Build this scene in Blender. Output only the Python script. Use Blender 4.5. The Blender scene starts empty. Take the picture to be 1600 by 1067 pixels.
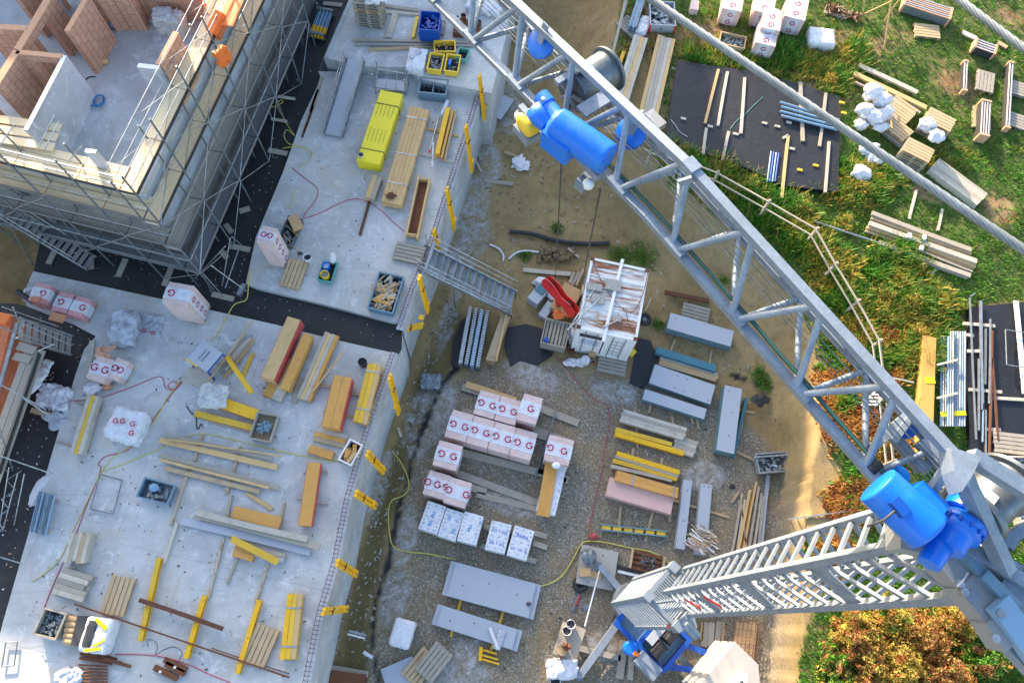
import bpy, math, random
import numpy as np
from mathutils import Vector, Matrix, noise as mnoise
random.seed(7); rng = np.random.default_rng(7)
SC = bpy.context.scene; COL = SC.collection
# ------------------------------------------------------------------ camera, sky, sun, exposure
FPX, CAMH = 1150.0, 29.5
_d = np.array([-40.0, 446.5, FPX]); _d /= np.linalg.norm(_d)
_up = -_d
_X = np.array([1.0, 0, 0]) - _d * _d[0]; _X /= np.linalg.norm(_X)
_Y = np.cross(_up, _X)
CR = np.array([_X, _Y, _up])
cam = bpy.data.objects.new('camera', bpy.data.cameras.new('camera')); COL.objects.link(cam)
cam.data.sensor_width = 36.0; cam.data.lens = FPX / 1600 * 36; cam.data.clip_end = 1500; cam.data.clip_start = 0.05
_x, _y, _z = CR[:, 0], -CR[:, 1], -CR[:, 2]
cam.matrix_world = Matrix(((_x[0], _y[0], _z[0], 0), (_x[1], _y[1], _z[1], 0), (_x[2], _y[2], _z[2], CAMH), (0, 0, 0, 1)))
SC.camera = cam
SUN_EL, SUN_AZ = math.radians(17.0), math.radians(113.0)   # azimuth of the sun, counter-clockwise from +X
world = bpy.data.worlds.new('World'); SC.world = world; world.use_nodes = True
_nt = world.node_tree; _bg = _nt.nodes['Background']; _bg.inputs['Strength'].default_value = 0.15
_sky = _nt.nodes.new('ShaderNodeTexSky'); _sky.sky_type = 'NISHITA'; _sky.sun_disc = False
_sky.air_density = 1.0; _sky.dust_density = 2.0; _sky.ozone_density = 0.8
_sky.sun_elevation = SUN_EL; _sky.sun_rotation = math.pi / 2 - SUN_AZ
_nt.links.new(_sky.outputs[0], _bg.inputs[0])
sun = bpy.data.objects.new('sun', bpy.data.lights.new('sun', 'SUN')); COL.objects.link(sun)
sun.data.energy = 3.9; sun.data.angle = math.radians(0.9); sun.data.color = (1.0, 0.8, 0.56)
_sd = Vector((math.cos(SUN_EL) * math.cos(SUN_AZ), math.cos(SUN_EL) * math.sin(SUN_AZ), math.sin(SUN_EL)))
sun.rotation_euler = _sd.to_track_quat('Z', 'Y').to_euler()
SC.view_settings.view_transform = 'Standard'; SC.view_settings.look = 'None'; SC.view_settings.gamma = 1.0
SC.view_settings.use_curve_mapping = False; SC.view_settings.exposure = 1.85
try:
    SC.cycles.max_bounces = 5; SC.cycles.use_denoising = True
except Exception: pass

# ------------------------------------------------------------------ where a pixel of the photograph meets the level h
Y0, SL, SU, BK, FL, GR = 0.0, 3.2, 3.75, 3.0, 8.6, 2.5       # yard, slab, raised slab, black membrane, house floor, meadow
def P(x, y, h=0.0):
    r = CR @ np.array([x - 800.0, y - 533.5, FPX]); t = (h - CAMH) / r[2]
    return Vector((r[0] * t, r[1] * t, h))
def LN(a, b, h):
    p, q = P(a[0], a[1], h), P(b[0], b[1], h); d = q - p
    return (p + q) / 2, math.atan2(d.y, d.x), d.length
def PIX(v):     # world points (n,3) -> photo pixels
    c = (np.asarray(v) - np.array([0, 0, CAMH])) @ CR
    return np.stack([c[:, 0] / c[:, 2] * FPX + 800, c[:, 1] / c[:, 2] * FPX + 533.5], 1)

# ------------------------------------------------------------------ mesh builder
def rotz(a): return Matrix.Rotation(a, 3, 'Z')
class MB:
    def __init__(s): s.v = []; s.f = []; s.u = []; s.m = []; s.s = []
    def face(s, idx, uv, mi=0, sm=False): s.f.append(tuple(idx)); s.u.extend(uv); s.m.append(mi); s.s.append(sm)
    def box(s, c, size, R=None, mi=0, jit=True, taper=None):
        R = R or Matrix.Identity(3); c = Vector(c); h = [x / 2 for x in size]; b = len(s.v)
        for z in (-1, 1):
            for y in (-1, 1):
                for x in (-1, 1):
                    k = taper if (taper and z > 0) else 1
                    s.v.append(c + R @ Vector((x * h[0] * k, y * h[1] * k, z * h[2])))
        ou, ov = (random.random() * 7, 10.0 * random.randrange(60) + 3) if jit else (0, 0)
        L = sorted(range(3), key=lambda i: -size[i])[0]
        for q, ax in (((0, 2, 3, 1), (0, 1)), ((4, 5, 7, 6), (0, 1)), ((0, 1, 5, 4), (0, 2)), ((2, 6, 7, 3), (0, 2)), ((0, 4, 6, 2), (1, 2)), ((1, 3, 7, 5), (1, 2))):
            a0, a1 = ax
            if a1 == L: a0, a1 = a1, a0
            uv = []
            for i in q:
                p = ((1 if i & 1 else -1) * h[0], (1 if i & 2 else -1) * h[1], (1 if i & 4 else -1) * h[2])
                uv.append((p[a0] + h[a0] + ou, p[a1] + h[a1] + ov))
            s.face([b + i for i in q], uv, mi)
        return s
    def bar(s, p, q, w, h, mi=0, roll=0.0, jit=True):
        p, q = Vector(p), Vector(q); x = (q - p); L = x.length
        if L < 1e-5: return s
        x = x / L; up = Vector((0, 0, 1)) if abs(x.z) < 0.98 else Vector((0, 1, 0))
        y = up.cross(x).normalized(); z = x.cross(y)
        R = Matrix((x, y, z)).transposed()
        if roll: R = R @ Matrix.Rotation(roll, 3, 'X')
        return s.box((p + q) / 2, (L, w, h), R, mi, jit)
    def tube(s, pts, r, n=8, mi=0, cap=True, closed=False, sm=True):
        pts = [Vector(p) for p in pts]; N = len(pts); b = len(s.v)
        rr = r if isinstance(r, (list, tuple)) else [r] * N
        t0 = (pts[1] - pts[0]).normalized(); a = Vector((0, 0, 1)) if abs(t0.z) < 0.9 else Vector((1, 0, 0))
        nx = t0.cross(a).normalized(); acc = 0.0
        for i in range(N):
            if closed: t = (pts[(i + 1) % N] - pts[i - 1])
            else: t = (pts[min(i + 1, N - 1)] - pts[max(i - 1, 0)])
            t = t.normalized(); nx = (nx - t * nx.dot(t)).normalized(); ny = t.cross(nx)
            for k in range(n):
                an = 2 * math.pi * k / n
                s.v.append(pts[i] + (nx * math.cos(an) + ny * math.sin(an)) * rr[i])
        for i in range(N if closed else N - 1):
            j = (i + 1) % N; L = (pts[j] - pts[i]).length
            for k in range(n):
                l = (k + 1) % n
                s.face((b + i * n + k, b + i * n + l, b + j * n + l, b + j * n + k), ((acc, k / n), (acc, (k + 1) / n), (acc + L, (k + 1) / n), (acc + L, k / n)), mi, sm)
            acc += L
        if cap and not closed:
            s.face([b + k for k in range(n)][::-1], [(0, 0)] * n, mi); s.face([b + (N - 1) * n + k for k in range(n)], [(0, 0)] * n, mi)
        return s
    def lathe(s, o, ax, prof, n=24, mi=0, sm=True):      # prof: (distance along the axis, radius)
        o, ax = Vector(o), Vector(ax).normalized()
        pts = []
        b = len(s.v); a = Vector((0, 0, 1)) if abs(ax.z) < 0.9 else Vector((1, 0, 0)); nx = ax.cross(a).normalized(); ny = ax.cross(nx)
        for (t, r) in prof:
            for k in range(n):
                an = 2 * math.pi * k / n; s.v.append(o + ax * t + (nx * math.cos(an) + ny * math.sin(an)) * max(r, 1e-4))
        for i in range(len(prof) - 1):
            flat = abs(prof[i + 1][1] - prof[i][1]) > 3 * abs(prof[i + 1][0] - prof[i][0])
            for k in range(n):
                l = (k + 1) % n
                s.face((b + i * n + k, b + i * n + l, b + (i + 1) * n + l, b + (i + 1) * n + k), ((prof[i][0], k / n), (prof[i][0], (k + 1) / n), (prof[i + 1][0], (k + 1) / n), (prof[i + 1][0], k / n)), mi, sm and not flat)
        s.face([b + k for k in range(n)], [(0, 0)] * n, mi); s.face([b + (len(prof) - 1) * n + k for k in range(n)][::-1], [(0, 0)] * n, mi)
        return s
    def prism(s, poly, z0, z1, mi=0, mside=None):
        b = len(s.v); n = len(poly); A = sum(poly[i][0] * poly[(i + 1) % n][1] - poly[(i + 1) % n][0] * poly[i][1] for i in range(n))
        if A < 0: poly = poly[::-1]
        for z in (z0, z1):
            for p in poly: s.v.append(Vector((p[0], p[1], z)))
        s.face([b + n + i for i in range(n)], [(p[0], p[1]) for p in poly], mi)
        s.face([b + i for i in range(n)][::-1], [(p[0], p[1]) for p in poly][::-1], mi)
        acc = 0
        for i in range(n):
            j = (i + 1) % n; L = math.hypot(poly[j][0] - poly[i][0], poly[j][1] - poly[i][1])
            s.face((b + i, b + j, b + n + j, b + n + i), ((acc, z0), (acc + L, z0), (acc + L, z1), (acc, z1)), mi if mside is None else mside); acc += L
        return s
    def soft(s, c, size, rz=0.0, n=6, amp=0.02, rad=0.06, mi=0, seed=0, sag=0.0, sm=True):   # wrapped / crumpled box, closed
        c = Vector(c); R = rotz(rz); b = len(s.v); key = {}; hx, hy, hz = [x / 2 for x in size]
        nn = [max(2, int(round(n * x / max(size)))) for x in size]
        def vid(i, j, k):
            if (i, j, k) in key: return key[(i, j, k)]
            p = Vector((i / nn[0] * 2 - 1, j / nn[1] * 2 - 1, k / nn[2] * 2 - 1)); p = Vector((p.x * hx, p.y * hy, p.z * hz))
            q = Vector((max(-hx + rad, min(hx - rad, p.x)), max(-hy + rad, min(hy - rad, p.y)), max(-hz + rad, min(hz - rad, p.z))))
            dv = p - q
            if dv.length > rad: p = q + dv.normalized() * rad
            w = mnoise.noise_vector(p * (2.2 / max(size)) * 3 + Vector((seed * 9.1, seed * 3.3, 1.7)))
            p = p + w * amp + (p.normalized() * abs(mnoise.noise(p * 7 + Vector((seed, 2, 3)))) * amp)
            if k == 0: p.z = -hz
            if sag and k == nn[2]: p.z -= sag * (abs(mnoise.noise(p * 2.5 + Vector((seed * 5, 0, 0)))) + .2)
            if amp > .035: p = p + p.normalized() * amp * .4 * (.5 - abs(mnoise.noise(p * 4.2 + Vector((seed, 7, 1)))) * 2.2)
            s.v.append(c + R @ p); key[(i, j, k)] = len(s.v) - 1; return key[(i, j, k)]
        def quad(l, m):
            s.face([vid(*a) for a in l], [(((a[0]) / nn[0]) * size[0], (a[1] / nn[1]) * size[1] + (a[2] / nn[2]) * size[2]) for a in l], m, sm)
        for i in range(nn[0]):
            for j in range(nn[1]):
                quad([(i, j, 0), (i, j + 1, 0), (i + 1, j + 1, 0), (i + 1, j, 0)], mi); quad([(i, j, nn[2]), (i + 1, j, nn[2]), (i + 1, j + 1, nn[2]), (i, j + 1, nn[2])], mi)
        for i in range(nn[0]):
            for k in range(nn[2]):
                quad([(i, 0, k), (i + 1, 0, k), (i + 1, 0, k + 1), (i, 0, k + 1)], mi); quad([(i, nn[1], k), (i, nn[1], k + 1), (i + 1, nn[1], k + 1), (i + 1, nn[1], k)], mi)
        for j in range(nn[1]):
            for k in range(nn[2]):
                quad([(0, j, k), (0, j, k + 1), (0, j + 1, k + 1), (0, j + 1, k)], mi); quad([(nn[0], j, k), (nn[0], j + 1, k), (nn[0], j + 1, k + 1), (nn[0], j, k + 1)], mi)
        return s
    def blob(s, c, rad, n=10, amp=0.25, seed=0, mi=0, fr=1.6):       # crumpled closed lump
        c = Vector(c); b = len(s.v); m = 2 * n
        for i in range(n + 1):
            th = math.pi * i / n
            for k in range(m if 0 < i < n else 1):
                ph = 2 * math.pi * k / m; d = Vector((math.sin(th) * math.cos(ph), math.sin(th) * math.sin(ph), math.cos(th)))
                q = 1 + amp * mnoise.noise(d * fr + Vector((seed * 7.3, seed * 1.9, 0))) * 2 + amp * .7 * abs(mnoise.noise(d * fr * 3.1 + Vector((seed, 5, 0))))
                s.v.append(c + Vector((d.x * rad[0] * q, d.y * rad[1] * q, max(-rad[2], d.z * rad[2] * q))))
        def vi(i, k): return b if i == 0 else (b + 1 + (n - 1) * m if i == n else b + 1 + (i - 1) * m + k % m)
        for i in range(n):
            for k in range(m):
                q = [vi(i, k), vi(i + 1, k), vi(i + 1, k + 1), vi(i, k + 1)]
                q = [x for j, x in enumerate(q) if x not in q[:j]]
                s.face(q, [(0, 0)] * len(q), mi, True)
        return s
    def board(s, c, size, bow=0.0, mi=0, n=5, sag=0.0):      # sawn board along x, slightly bowed
        if size[0] < 1.0 or size[0] < 3 * size[1]: return s.box(c, size, None, mi)
        c = Vector(c); b = len(s.v); L, w, t = size; ou, ov = random.random() * 7, 10.0 * random.randrange(60) + 3
        for i in range(n + 1):
            x = i / n; k = math.sin(math.pi * x); y0, z0 = bow * k, sag * k
            for y, z in ((-w / 2, -t / 2), (w / 2, -t / 2), (w / 2, t / 2), (-w / 2, t / 2)): s.v.append(c + Vector(((x - .5) * L, y + y0, z + z0)))
        for i in range(n):
            for k, hgt in ((0, w), (1, t), (2, w), (3, t)):
                l = (k + 1) % 4; u0, u1 = i / n * L + ou, (i + 1) / n * L + ou
                s.face((b + i * 4 + k, b + (i + 1) * 4 + k, b + (i + 1) * 4 + l, b + i * 4 + l)[::-1], ((u0, ov), (u1, ov), (u1, ov + hgt), (u0, ov + hgt))[::-1], mi)
        s.face((b, b + 1, b + 2, b + 3), ((0, ov), (w, ov), (w, ov + t), (0, ov + t)), mi); e = b + n * 4; s.face((e + 3, e + 2, e + 1, e), ((0, ov), (w, ov), (w, ov + t), (0, ov + t)), mi)
        return s
    def build(s, name, mats, parent=None, loc=None, rz=0.0):
        me = bpy.data.meshes.new(name); me.from_pydata([tuple(x) for x in s.v], [], s.f)
        ul = me.uv_layers.new(name='UVMap'); ul.data.foreach_set('uv', np.array(s.u, dtype=np.float32).ravel())
        me.polygons.foreach_set('material_index', np.array(s.m, dtype=np.int32)); me.polygons.foreach_set('use_smooth', np.array(s.s, dtype=bool))
        for m in (mats if isinstance(mats, (list, tuple)) else [mats]): me.materials.append(m)
        me.update()
        if any(s.s): me.set_sharp_from_angle(angle=math.radians(62))
        o = bpy.data.objects.new(name, me); COL.objects.link(o)
        if parent is not None: o.parent = parent
        if loc is not None: o.location = loc
        if rz: o.rotation_euler = (0, 0, rz)
        return o
def tag(o, label, cat, group=None, kind=None):
    if label: o['label'] = label
    if cat: o['category'] = cat
    if group: o['group'] = group
    if kind: o['kind'] = kind
    return o
def thing(name, label, cat, loc=(0, 0, 0), rz=0.0, group=None):
    o = bpy.data.objects.new(name, None); COL.objects.link(o); o.empty_display_size = 0.2
    o.location = loc; o.rotation_euler = (0, 0, rz); return tag(o, label, cat, group)
def dup(root, loc, rz, label, group=None):
    r = root.copy(); COL.objects.link(r); r.location = loc; r.rotation_euler = (0, 0, rz); r['label'] = label
    if group: r['group'] = group
    for ch in list(root.children):
        c = ch.copy(); COL.objects.link(c); c.parent = r
        for g in list(ch.children):
            e = g.copy(); COL.objects.link(e); e.parent = c
    return r

# ------------------------------------------------------------------ materials
def new(name, rough=0.7, metal=0.0):
    m = bpy.data.materials.new(name); m.use_nodes = True; nt = m.node_tree; b = nt.nodes['Principled BSDF']
    b.inputs['Roughness'].default_value = rough; b.inputs['Metallic'].default_value = metal
    return m, nt, b
def nd(nt, t, **k):
    n = nt.nodes.new(t)
    for a, v in k.items():
        if a in n.inputs: n.inputs[a].default_value = v
        else: setattr(n, a, v)
    return n
def ramp(nt, src, stops):
    r = nt.nodes.new('ShaderNodeValToRGB'); e = r.color_ramp.elements
    while len(e) < len(stops): e.new(0.5)
    for x, (p, c) in zip(e, stops): x.position = p; x.color = (*c, 1) if len(c) == 3 else c
    nt.links.new(src, r.inputs[0]); return r.outputs[0]
def mix(nt, f, a, b, mode='MIX'):
    m = nt.nodes.new('ShaderNodeMix'); m.data_type = 'RGBA'; m.blend_type = mode
    for i, x in ((0, f), (6, a), (7, b)):
        if isinstance(x, (int, float)): m.inputs[i].default_value = x
        elif isinstance(x, tuple): m.inputs[i].default_value = (*x, 1)
        else: nt.links.new(x, m.inputs[i])
    return m.outputs[2]
def noise(nt, co, scale, detail=4, rough=.6, dist=0.0):
    n = nd(nt, 'ShaderNodeTexNoise', Scale=scale, Detail=detail, Roughness=rough, Distortion=dist)
    if co is not None: nt.links.new(co, n.inputs['Vector'])
    return n.outputs[0]
def bump(nt, b, h, st=.3, dist=.02):
    n = nd(nt, 'ShaderNodeBump', Strength=st, Distance=dist); nt.links.new(h, n.inputs['Height']); nt.links.new(n.outputs[0], b.inputs['Normal'])
def objco(nt): return nd(nt, 'ShaderNodeTexCoord').outputs['Object']
def geoco(nt): return nd(nt, 'ShaderNodeNewGeometry').outputs['Position']
def uvco(nt): return nd(nt, 'ShaderNodeTexCoord').outputs['UV']
def sc(c, k): return tuple(min(1, x * k) for x in c)
def paint(name, c, rough=.5, metal=0.0, var=.18, scale=4.0, wear=None, coat=0.0):
    m, nt, b = new(name, rough, metal); co = geoco(nt)
    col = mix(nt, noise(nt, co, scale, 5), sc(c, 1 - var), sc(c, 1 + var))
    if name == 'crane_blue':
        col = mix(nt, ramp(nt, noise(nt, co, 2.6, 8, .75, .6), [(.52, (0, 0, 0)), (.66, (.5, .5, .5))]), col, (.02, .24, .52)); col = mix(nt, ramp(nt, noise(nt, co, 13, 6, .8), [(.66, (0, 0, 0)), (.72, (.7, .7, .7))]), col, (.10, .14, .2))
        nt.links.new(ramp(nt, noise(nt, co, 5, 6, .7), [(.3, (.25,) * 3), (.7, (.55,) * 3)]), b.inputs['Roughness'])
    if wear: col = mix(nt, ramp(nt, noise(nt, co, scale * 3.5, 6, .7), [(0.56, (0, 0, 0)), (0.66, (1, 1, 1))]), col, wear)
    nt.links.new(col, b.inputs['Base Color']); bump(nt, b, noise(nt, co, 40, 3), .08, .01)
    if coat: b.inputs['Coat Weight'].default_value = coat
    return m
def wood(name, c, var=.25, stain=None, rough=.75, board=.16):
    m, nt, b = new(name, rough); uv = uvco(nt)
    mp = nd(nt, 'ShaderNodeMapping'); mp.inputs['Scale'].default_value = (1.2, 22, 1); nt.links.new(uv, mp.inputs[0])
    g = noise(nt, mp.outputs[0], 1.0, 5, .65, .4)
    col = mix(nt, g, sc(c, 1 - var), sc(c, 1 + var * .7))
    sep = nd(nt, 'ShaderNodeSeparateXYZ'); nt.links.new(uv, sep.inputs[0])
    fl = nd(nt, 'ShaderNodeMath', operation='MULTIPLY'); nt.links.new(sep.outputs[1], fl.inputs[0]); fl.inputs[1].default_value = .1
    f2 = nd(nt, 'ShaderNodeMath', operation='FLOOR'); nt.links.new(fl.outputs[0], f2.inputs[0])
    wn = nd(nt, 'ShaderNodeTexWhiteNoise', noise_dimensions='1D'); nt.links.new(f2.outputs[0], wn.inputs['W'])
    col = mix(nt, 1.0, col, ramp(nt, wn.outputs[0], [(0, (1 - board,) * 3), (1, (1, 1, 1))]), 'MULTIPLY')
    st = ramp(nt, noise(nt, geoco(nt), 3.0, 6, .7), [(.5, (0, 0, 0)), (.72, (1, 1, 1))])
    col = mix(nt, st, col, stain or sc(c, .7)); nt.links.new(col, b.inputs['Base Color']); bump(nt, b, g, .25, .004)
    return m
def steel(name, c=(.46, .49, .52), rough=.42, metal=.75, streak=(.30, .31, .32), spot=(.62, .64, .66)):
    m, nt, b = new(name, rough, metal); co = geoco(nt)
    v = nd(nt, 'ShaderNodeTexVoronoi', Scale=26.0); nt.links.new(co, v.inputs['Vector'])
    col = mix(nt, v.outputs['Color'], sc(c, .88), sc(c, 1.12))
    n = noise(nt, co, 3.2, 6, .65)
    col = mix(nt, ramp(nt, n, [(.42, (0, 0, 0)), (.62, (1, 1, 1))]), col, streak)
    col = mix(nt, ramp(nt, noise(nt, co, 9, 5, .7), [(.6, (0, 0, 0)), (.74, (1, 1, 1))]), col, spot)
    nt.links.new(col, b.inputs['Base Color'])
    nt.links.new(ramp(nt, n, [(0.3, (rough - .1,) * 3), (.7, (rough + .18,) * 3)]), b.inputs['Roughness'])
    return m
def film(name, c, c2, rough=.35, scale=5):
    m, nt, b = new(name, rough); co = geoco(nt); n = noise(nt, co, scale, 6, .7, .8)
    nt.links.new(mix(nt, ramp(nt, n, [(.35, (0, 0, 0)), (.65, (1, 1, 1))]), c, c2), b.inputs['Base Color']); bump(nt, b, noise(nt, co, 9, 5, .65, 1.8), .8, .04); return m
def brick(name, c1, c2, mor, bw=.37, bh=.238):
    m, nt, b = new(name, .85); uv = uvco(nt)
    t = nd(nt, 'ShaderNodeTexBrick', Scale=1.0); t.inputs['Color1'].default_value = (*c1, 1); t.inputs['Color2'].default_value = (*c2, 1); t.inputs['Mortar'].default_value = (*mor, 1)
    t.inputs['Mortar Size'].default_value = .010; t.inputs['Brick Width'].default_value = bw; t.inputs['Row Height'].default_value = bh; nt.links.new(uv, t.inputs['Vector'])
    col = mix(nt, noise(nt, geoco(nt), 6, 5), (0.75, .75, .75), (1.1, 1.1, 1.1)); col = mix(nt, 1.0, t.outputs[0], col, 'MULTIPLY')
    nt.links.new(col, b.inputs['Base Color']); bump(nt, b, t.outputs['Fac'], -.4, .01); return m
def concrete(name, c, stain=(.30, .27, .22), rough=.8, dark=.55, ochre=True):
    m, nt, b = new(name, rough); co = geoco(nt)
    col = mix(nt, ramp(nt, noise(nt, co, .4, 7, .66), [(.32, (0, 0, 0)), (.68, (1, 1, 1))]), sc(c, .72), sc(c, 1.22))
    col = mix(nt, ramp(nt, noise(nt, co, 1.9, 8, .74, .8), [(.54, (0, 0, 0)), (.66, (1, 1, 1))]), col, sc(c, 1.38 if c[0] > .1 else 1.6))
    col = mix(nt, ramp(nt, noise(nt, co, 1.3, 8, .72, .6), [(.52, (0, 0, 0)), (.68, (1, 1, 1))]), col, sc(c, dark + .22))
    col = mix(nt, ramp(nt, noise(nt, co, 3.7, 8, .75), [(.6, (0, 0, 0)), (.72, (1, 1, 1))]), col, sc(c, dark + .1))
    if ochre: col = mix(nt, ramp(nt, noise(nt, co, .33, 7, .66, 1.0), [(.56, (0, 0, 0)), (.70, (.6, .6, .6))]), col, stain)
    col = mix(nt, ramp(nt, noise(nt, co, 16, 4, .7), [(.68, (0, 0, 0)), (.75, (.7, .7, .7))]), col, sc(c, .45))
    if c[0] > .4 and ochre:
        mp = nd(nt, 'ShaderNodeMapping'); mp.inputs['Rotation'].default_value = (0, 0, math.radians(12)); nt.links.new(co, mp.inputs[0]); bt = nd(nt, 'ShaderNodeTexBrick', Scale=1.0); bt.inputs['Color1'].default_value = bt.inputs['Color2'].default_value = (1, 1, 1, 1); bt.inputs['Mortar'].default_value = (.5, .5, .5, 1); bt.inputs['Mortar Size'].default_value = .012; bt.inputs['Brick Width'].default_value = 5.2; bt.inputs['Row Height'].default_value = 3.7; nt.links.new(mp.outputs[0], bt.inputs['Vector']); col = mix(nt, .5, col, bt.outputs[0], 'MULTIPLY')
        mq = nd(nt, 'ShaderNodeMapping'); mq.inputs['Rotation'].default_value = (0, 0, math.radians(-35)); mq.inputs['Scale'].default_value = (.5, 4.5, 1); nt.links.new(co, mq.inputs[0]); col = mix(nt, ramp(nt, noise(nt, mq.outputs[0], .8, 7, .75, 1.0), [(.56, (0, 0, 0)), (.66, (.55, .55, .55))]), col, sc(c, .62)); col = mix(nt, ramp(nt, noise(nt, co, 34, 3, .6), [(.64, (0, 0, 0)), (.7, (.5, .5, .5))]), col, sc(c, .5))
        col = mix(nt, ramp(nt, noise(nt, co, .22, 5, .6), [(.46, (0, 0, 0)), (.62, (.45, .45, .45))]), col, (c[0] * 1.18, c[1] * 1.08, c[2] * .94))
    nt.links.new(col, b.inputs['Base Color']); bump(nt, b, noise(nt, co, 22 if c[0] > .1 else (2.2 if name == 'black_sheet' else 9), 4 if name == 'black_sheet' else 6, .55 if name == 'black_sheet' else .7, 1.6), .2 if c[0] > .1 else .35, .01 if c[0] > .1 else (.05 if name == 'black_sheet' else .03)); return m
M = {}
M['slab'] = concrete('slab_concrete', (.49, .50, .51), (.50, .42, .31))
M['floor'] = concrete('floor_concrete', (.44, .46, .48), dark=.5, ochre=False)
M['wallc'] = concrete('wall_concrete', (.42, .44, .46), dark=.62, ochre=False)
M['render'] = concrete('rough_render', (.33, .37, .43), dark=.6, ochre=False)
M['bitumen'] = concrete('bitumen', (.018, .018, .02), (.05, .045, .04), .62, .5)
M['sheet'] = concrete('black_sheet', (.008, .010, .017), (.02, .02, .02), .55, .5)
M['brick'] = brick('clay_block', (.56, .31, .21), (.62, .37, .26), (.27, .15, .10))
M['brickred'] = brick('red_block', (.60, .16, .07), (.66, .20, .09), (.36, .12, .06))
M['pinkflat'] = paint('pink_board', (.62, .40, .36), .8, 0, .12, 3)
M['darkwall'] = concrete('depth_shade_wall', (.10, .10, .105), dark=.6, ochre=False)  # darkened to paint in the shade of the open depth below the decks
M['claytop'] = paint('clay_top', (.60, .33, .20), .9, var=.15, scale=9)
M['clay'] = paint('clay', (.55, .25, .14), .9, var=.2, scale=9)
M['panel'] = concrete('plaster_panel', (.46, .48, .53), dark=.72, ochre=False)
M['foam'] = paint('white_foam', (.72, .72, .72), .9, var=.2, scale=20)
M['pine'] = wood('fresh_pine', (.66, .44, .20))
M['plank'] = wood('sun_toned_plank', (.88, .69, .43), board=.10, var=.12, stain=(.76, .58, .36))  # pale warm tone stands in for sunlight on the upper decks
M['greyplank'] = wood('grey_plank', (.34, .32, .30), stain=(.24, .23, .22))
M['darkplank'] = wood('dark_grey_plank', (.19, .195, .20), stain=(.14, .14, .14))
M['weath'] = wood('weathered_wood', (.42, .37, .30), stain=(.30, .27, .23))
M['dirtywood'] = wood('dirty_wood', (.48, .36, .22), stain=(.29, .21, .13))
M['ply'] = wood('orange_ply', (.66, .34, .085), stain=(.48, .25, .07))
M['yply'] = wood('yellow_ply', (.74, .46, .04), stain=(.56, .34, .05))
M['crust'] = wood('crusted_timber', (.50, .42, .32), stain=(.24, .09, .035), var=.5)
M['drumgrey'] = steel('drum_steel', (.17, .20, .22), .4, .6, (.11, .13, .15), (.28, .31, .33))
M['limewood'] = wood('lime_crusted_wood', (.55, .50, .42), stain=(.35, .30, .24))
M['palletw'] = wood('pallet_wood', (.56, .41, .24), stain=(.40, .30, .19))
M['palletg'] = wood('old_pallet_wood', (.36, .33, .28), stain=(.24, .22, .19))
M['dark'] = paint('dark_gap', (.03, .03, .032), .8)
M['redpaint'] = paint('red_edge_paint', (.50, .08, .08), .6)
M['yellow'] = paint('yellow_paint', (.80, .44, .004), .45, wear=(.32, .17, .06))
M['yellowsheet'] = paint('yellow_wrap', (.80, .66, .01), .4, var=.08, scale=2)
M['bucket_y'] = paint('yellow_plastic', (.76, .52, .04), .4, var=.08)
M['galv'] = steel('galvanised')
M['galvd'] = steel('galvanised_dark', (.24, .28, .31), .5, .6, (.17, .2, .22), (.33, .36, .38))
M['jib'] = steel('jib_steel', (.25, .31, .385), .52, .35, (.19, .24, .30), (.36, .41, .46))
M['mast'] = steel('mast_steel', (.255, .30, .36), .5, .3, (.20, .24, .29), (.33, .37, .42))
M['greyarm'] = paint('grey_paint', (.27, .28, .29), .5, .2, .1)
M['formgrey'] = paint('grey_form_sheet', (.40, .43, .48), .5, .15, .07, 2.5)
M['teal'] = paint('teal_frame', (.13, .24, .28), .5, .1, .2)
M['tealdark'] = paint('dark_teal_beam', (.05, .17, .22), .5, .1, .15)
M['blue'] = paint('crane_blue', (.002, .15, .66), .4, 0, .05, 2, coat=.1)
M['bluedeep'] = paint('deep_blue', (.003, .065, .36), .4, 0, .12, 3)
M['red'] = paint('signal_red', (.72, .035, .03), .4, 0, .1)
M['orange'] = paint('orange_net', (.85, .19, .035), .6, 0, .2, 8)
M['white'] = paint('white_paint', (.74, .75, .76), .5, 0, .06)
M['whitep'] = film('white_film', (.74, .76, .80), (.55, .58, .66))
M['bagw'] = film('white_bag', (.80, .79, .81), (.62, .62, .70), .4, 8)
M['tarp'] = film('grey_tarp', (.62, .63, .62), (.46, .47, .47), .6, 3)
M['clearf'] = film('clear_film', (.50, .55, .62), (.35, .38, .42), .3, 6)
M['pink'] = film('pink_film', (.72, .57, .55), (.62, .44, .41), .4, 3)
M['pinkred'] = film('red_print_film', (.62, .22, .25), (.66, .42, .44), .4, 9)
M['magenta'] = paint('magenta_print', (.42, .02, .07), .5, 0, .05)
M['bluep'] = paint('blue_print', (.05, .12, .55), .5, 0, .05)
M['cyanp'] = paint('cyan_print', (.03, .28, .62), .5, 0, .05)
M['blackp'] = paint('black_print', (.04, .04, .045), .6)
M['rust'] = paint('rust', (.17, .065, .03), .85, .2, .35, 6)
M['rustbeam'] = paint('rusty_beam', (.13, .055, .035), .8, .3, .3, 5, wear=(.26, .11, .05))
M['rubber'] = paint('rubber', (.025, .025, .027), .6)
M['rope'] = steel('wire_rope', (.27, .31, .34), .5, .6, (.18, .21, .23), (.36, .39, .41))
M['cable'] = paint('dark_cable', (.05, .05, .05), .6)
M['hosey'] = paint('yellow_hose', (.62, .55, .10), .5)
M['hoser'] = paint('red_hose', (.50, .06, .10), .5)
M['hoseb'] = paint('blue_hose', (.02, .17, .45), .5)
M['green'] = paint('green_cable', (.01, .16, .12), .5)
M['cream'] = paint('cream_concrete', (.40, .375, .345), .75, 0, .08, 2)
M['bin'] = paint('bin_steel_blue', (.16, .26, .34), .5, .3, .2)
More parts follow.
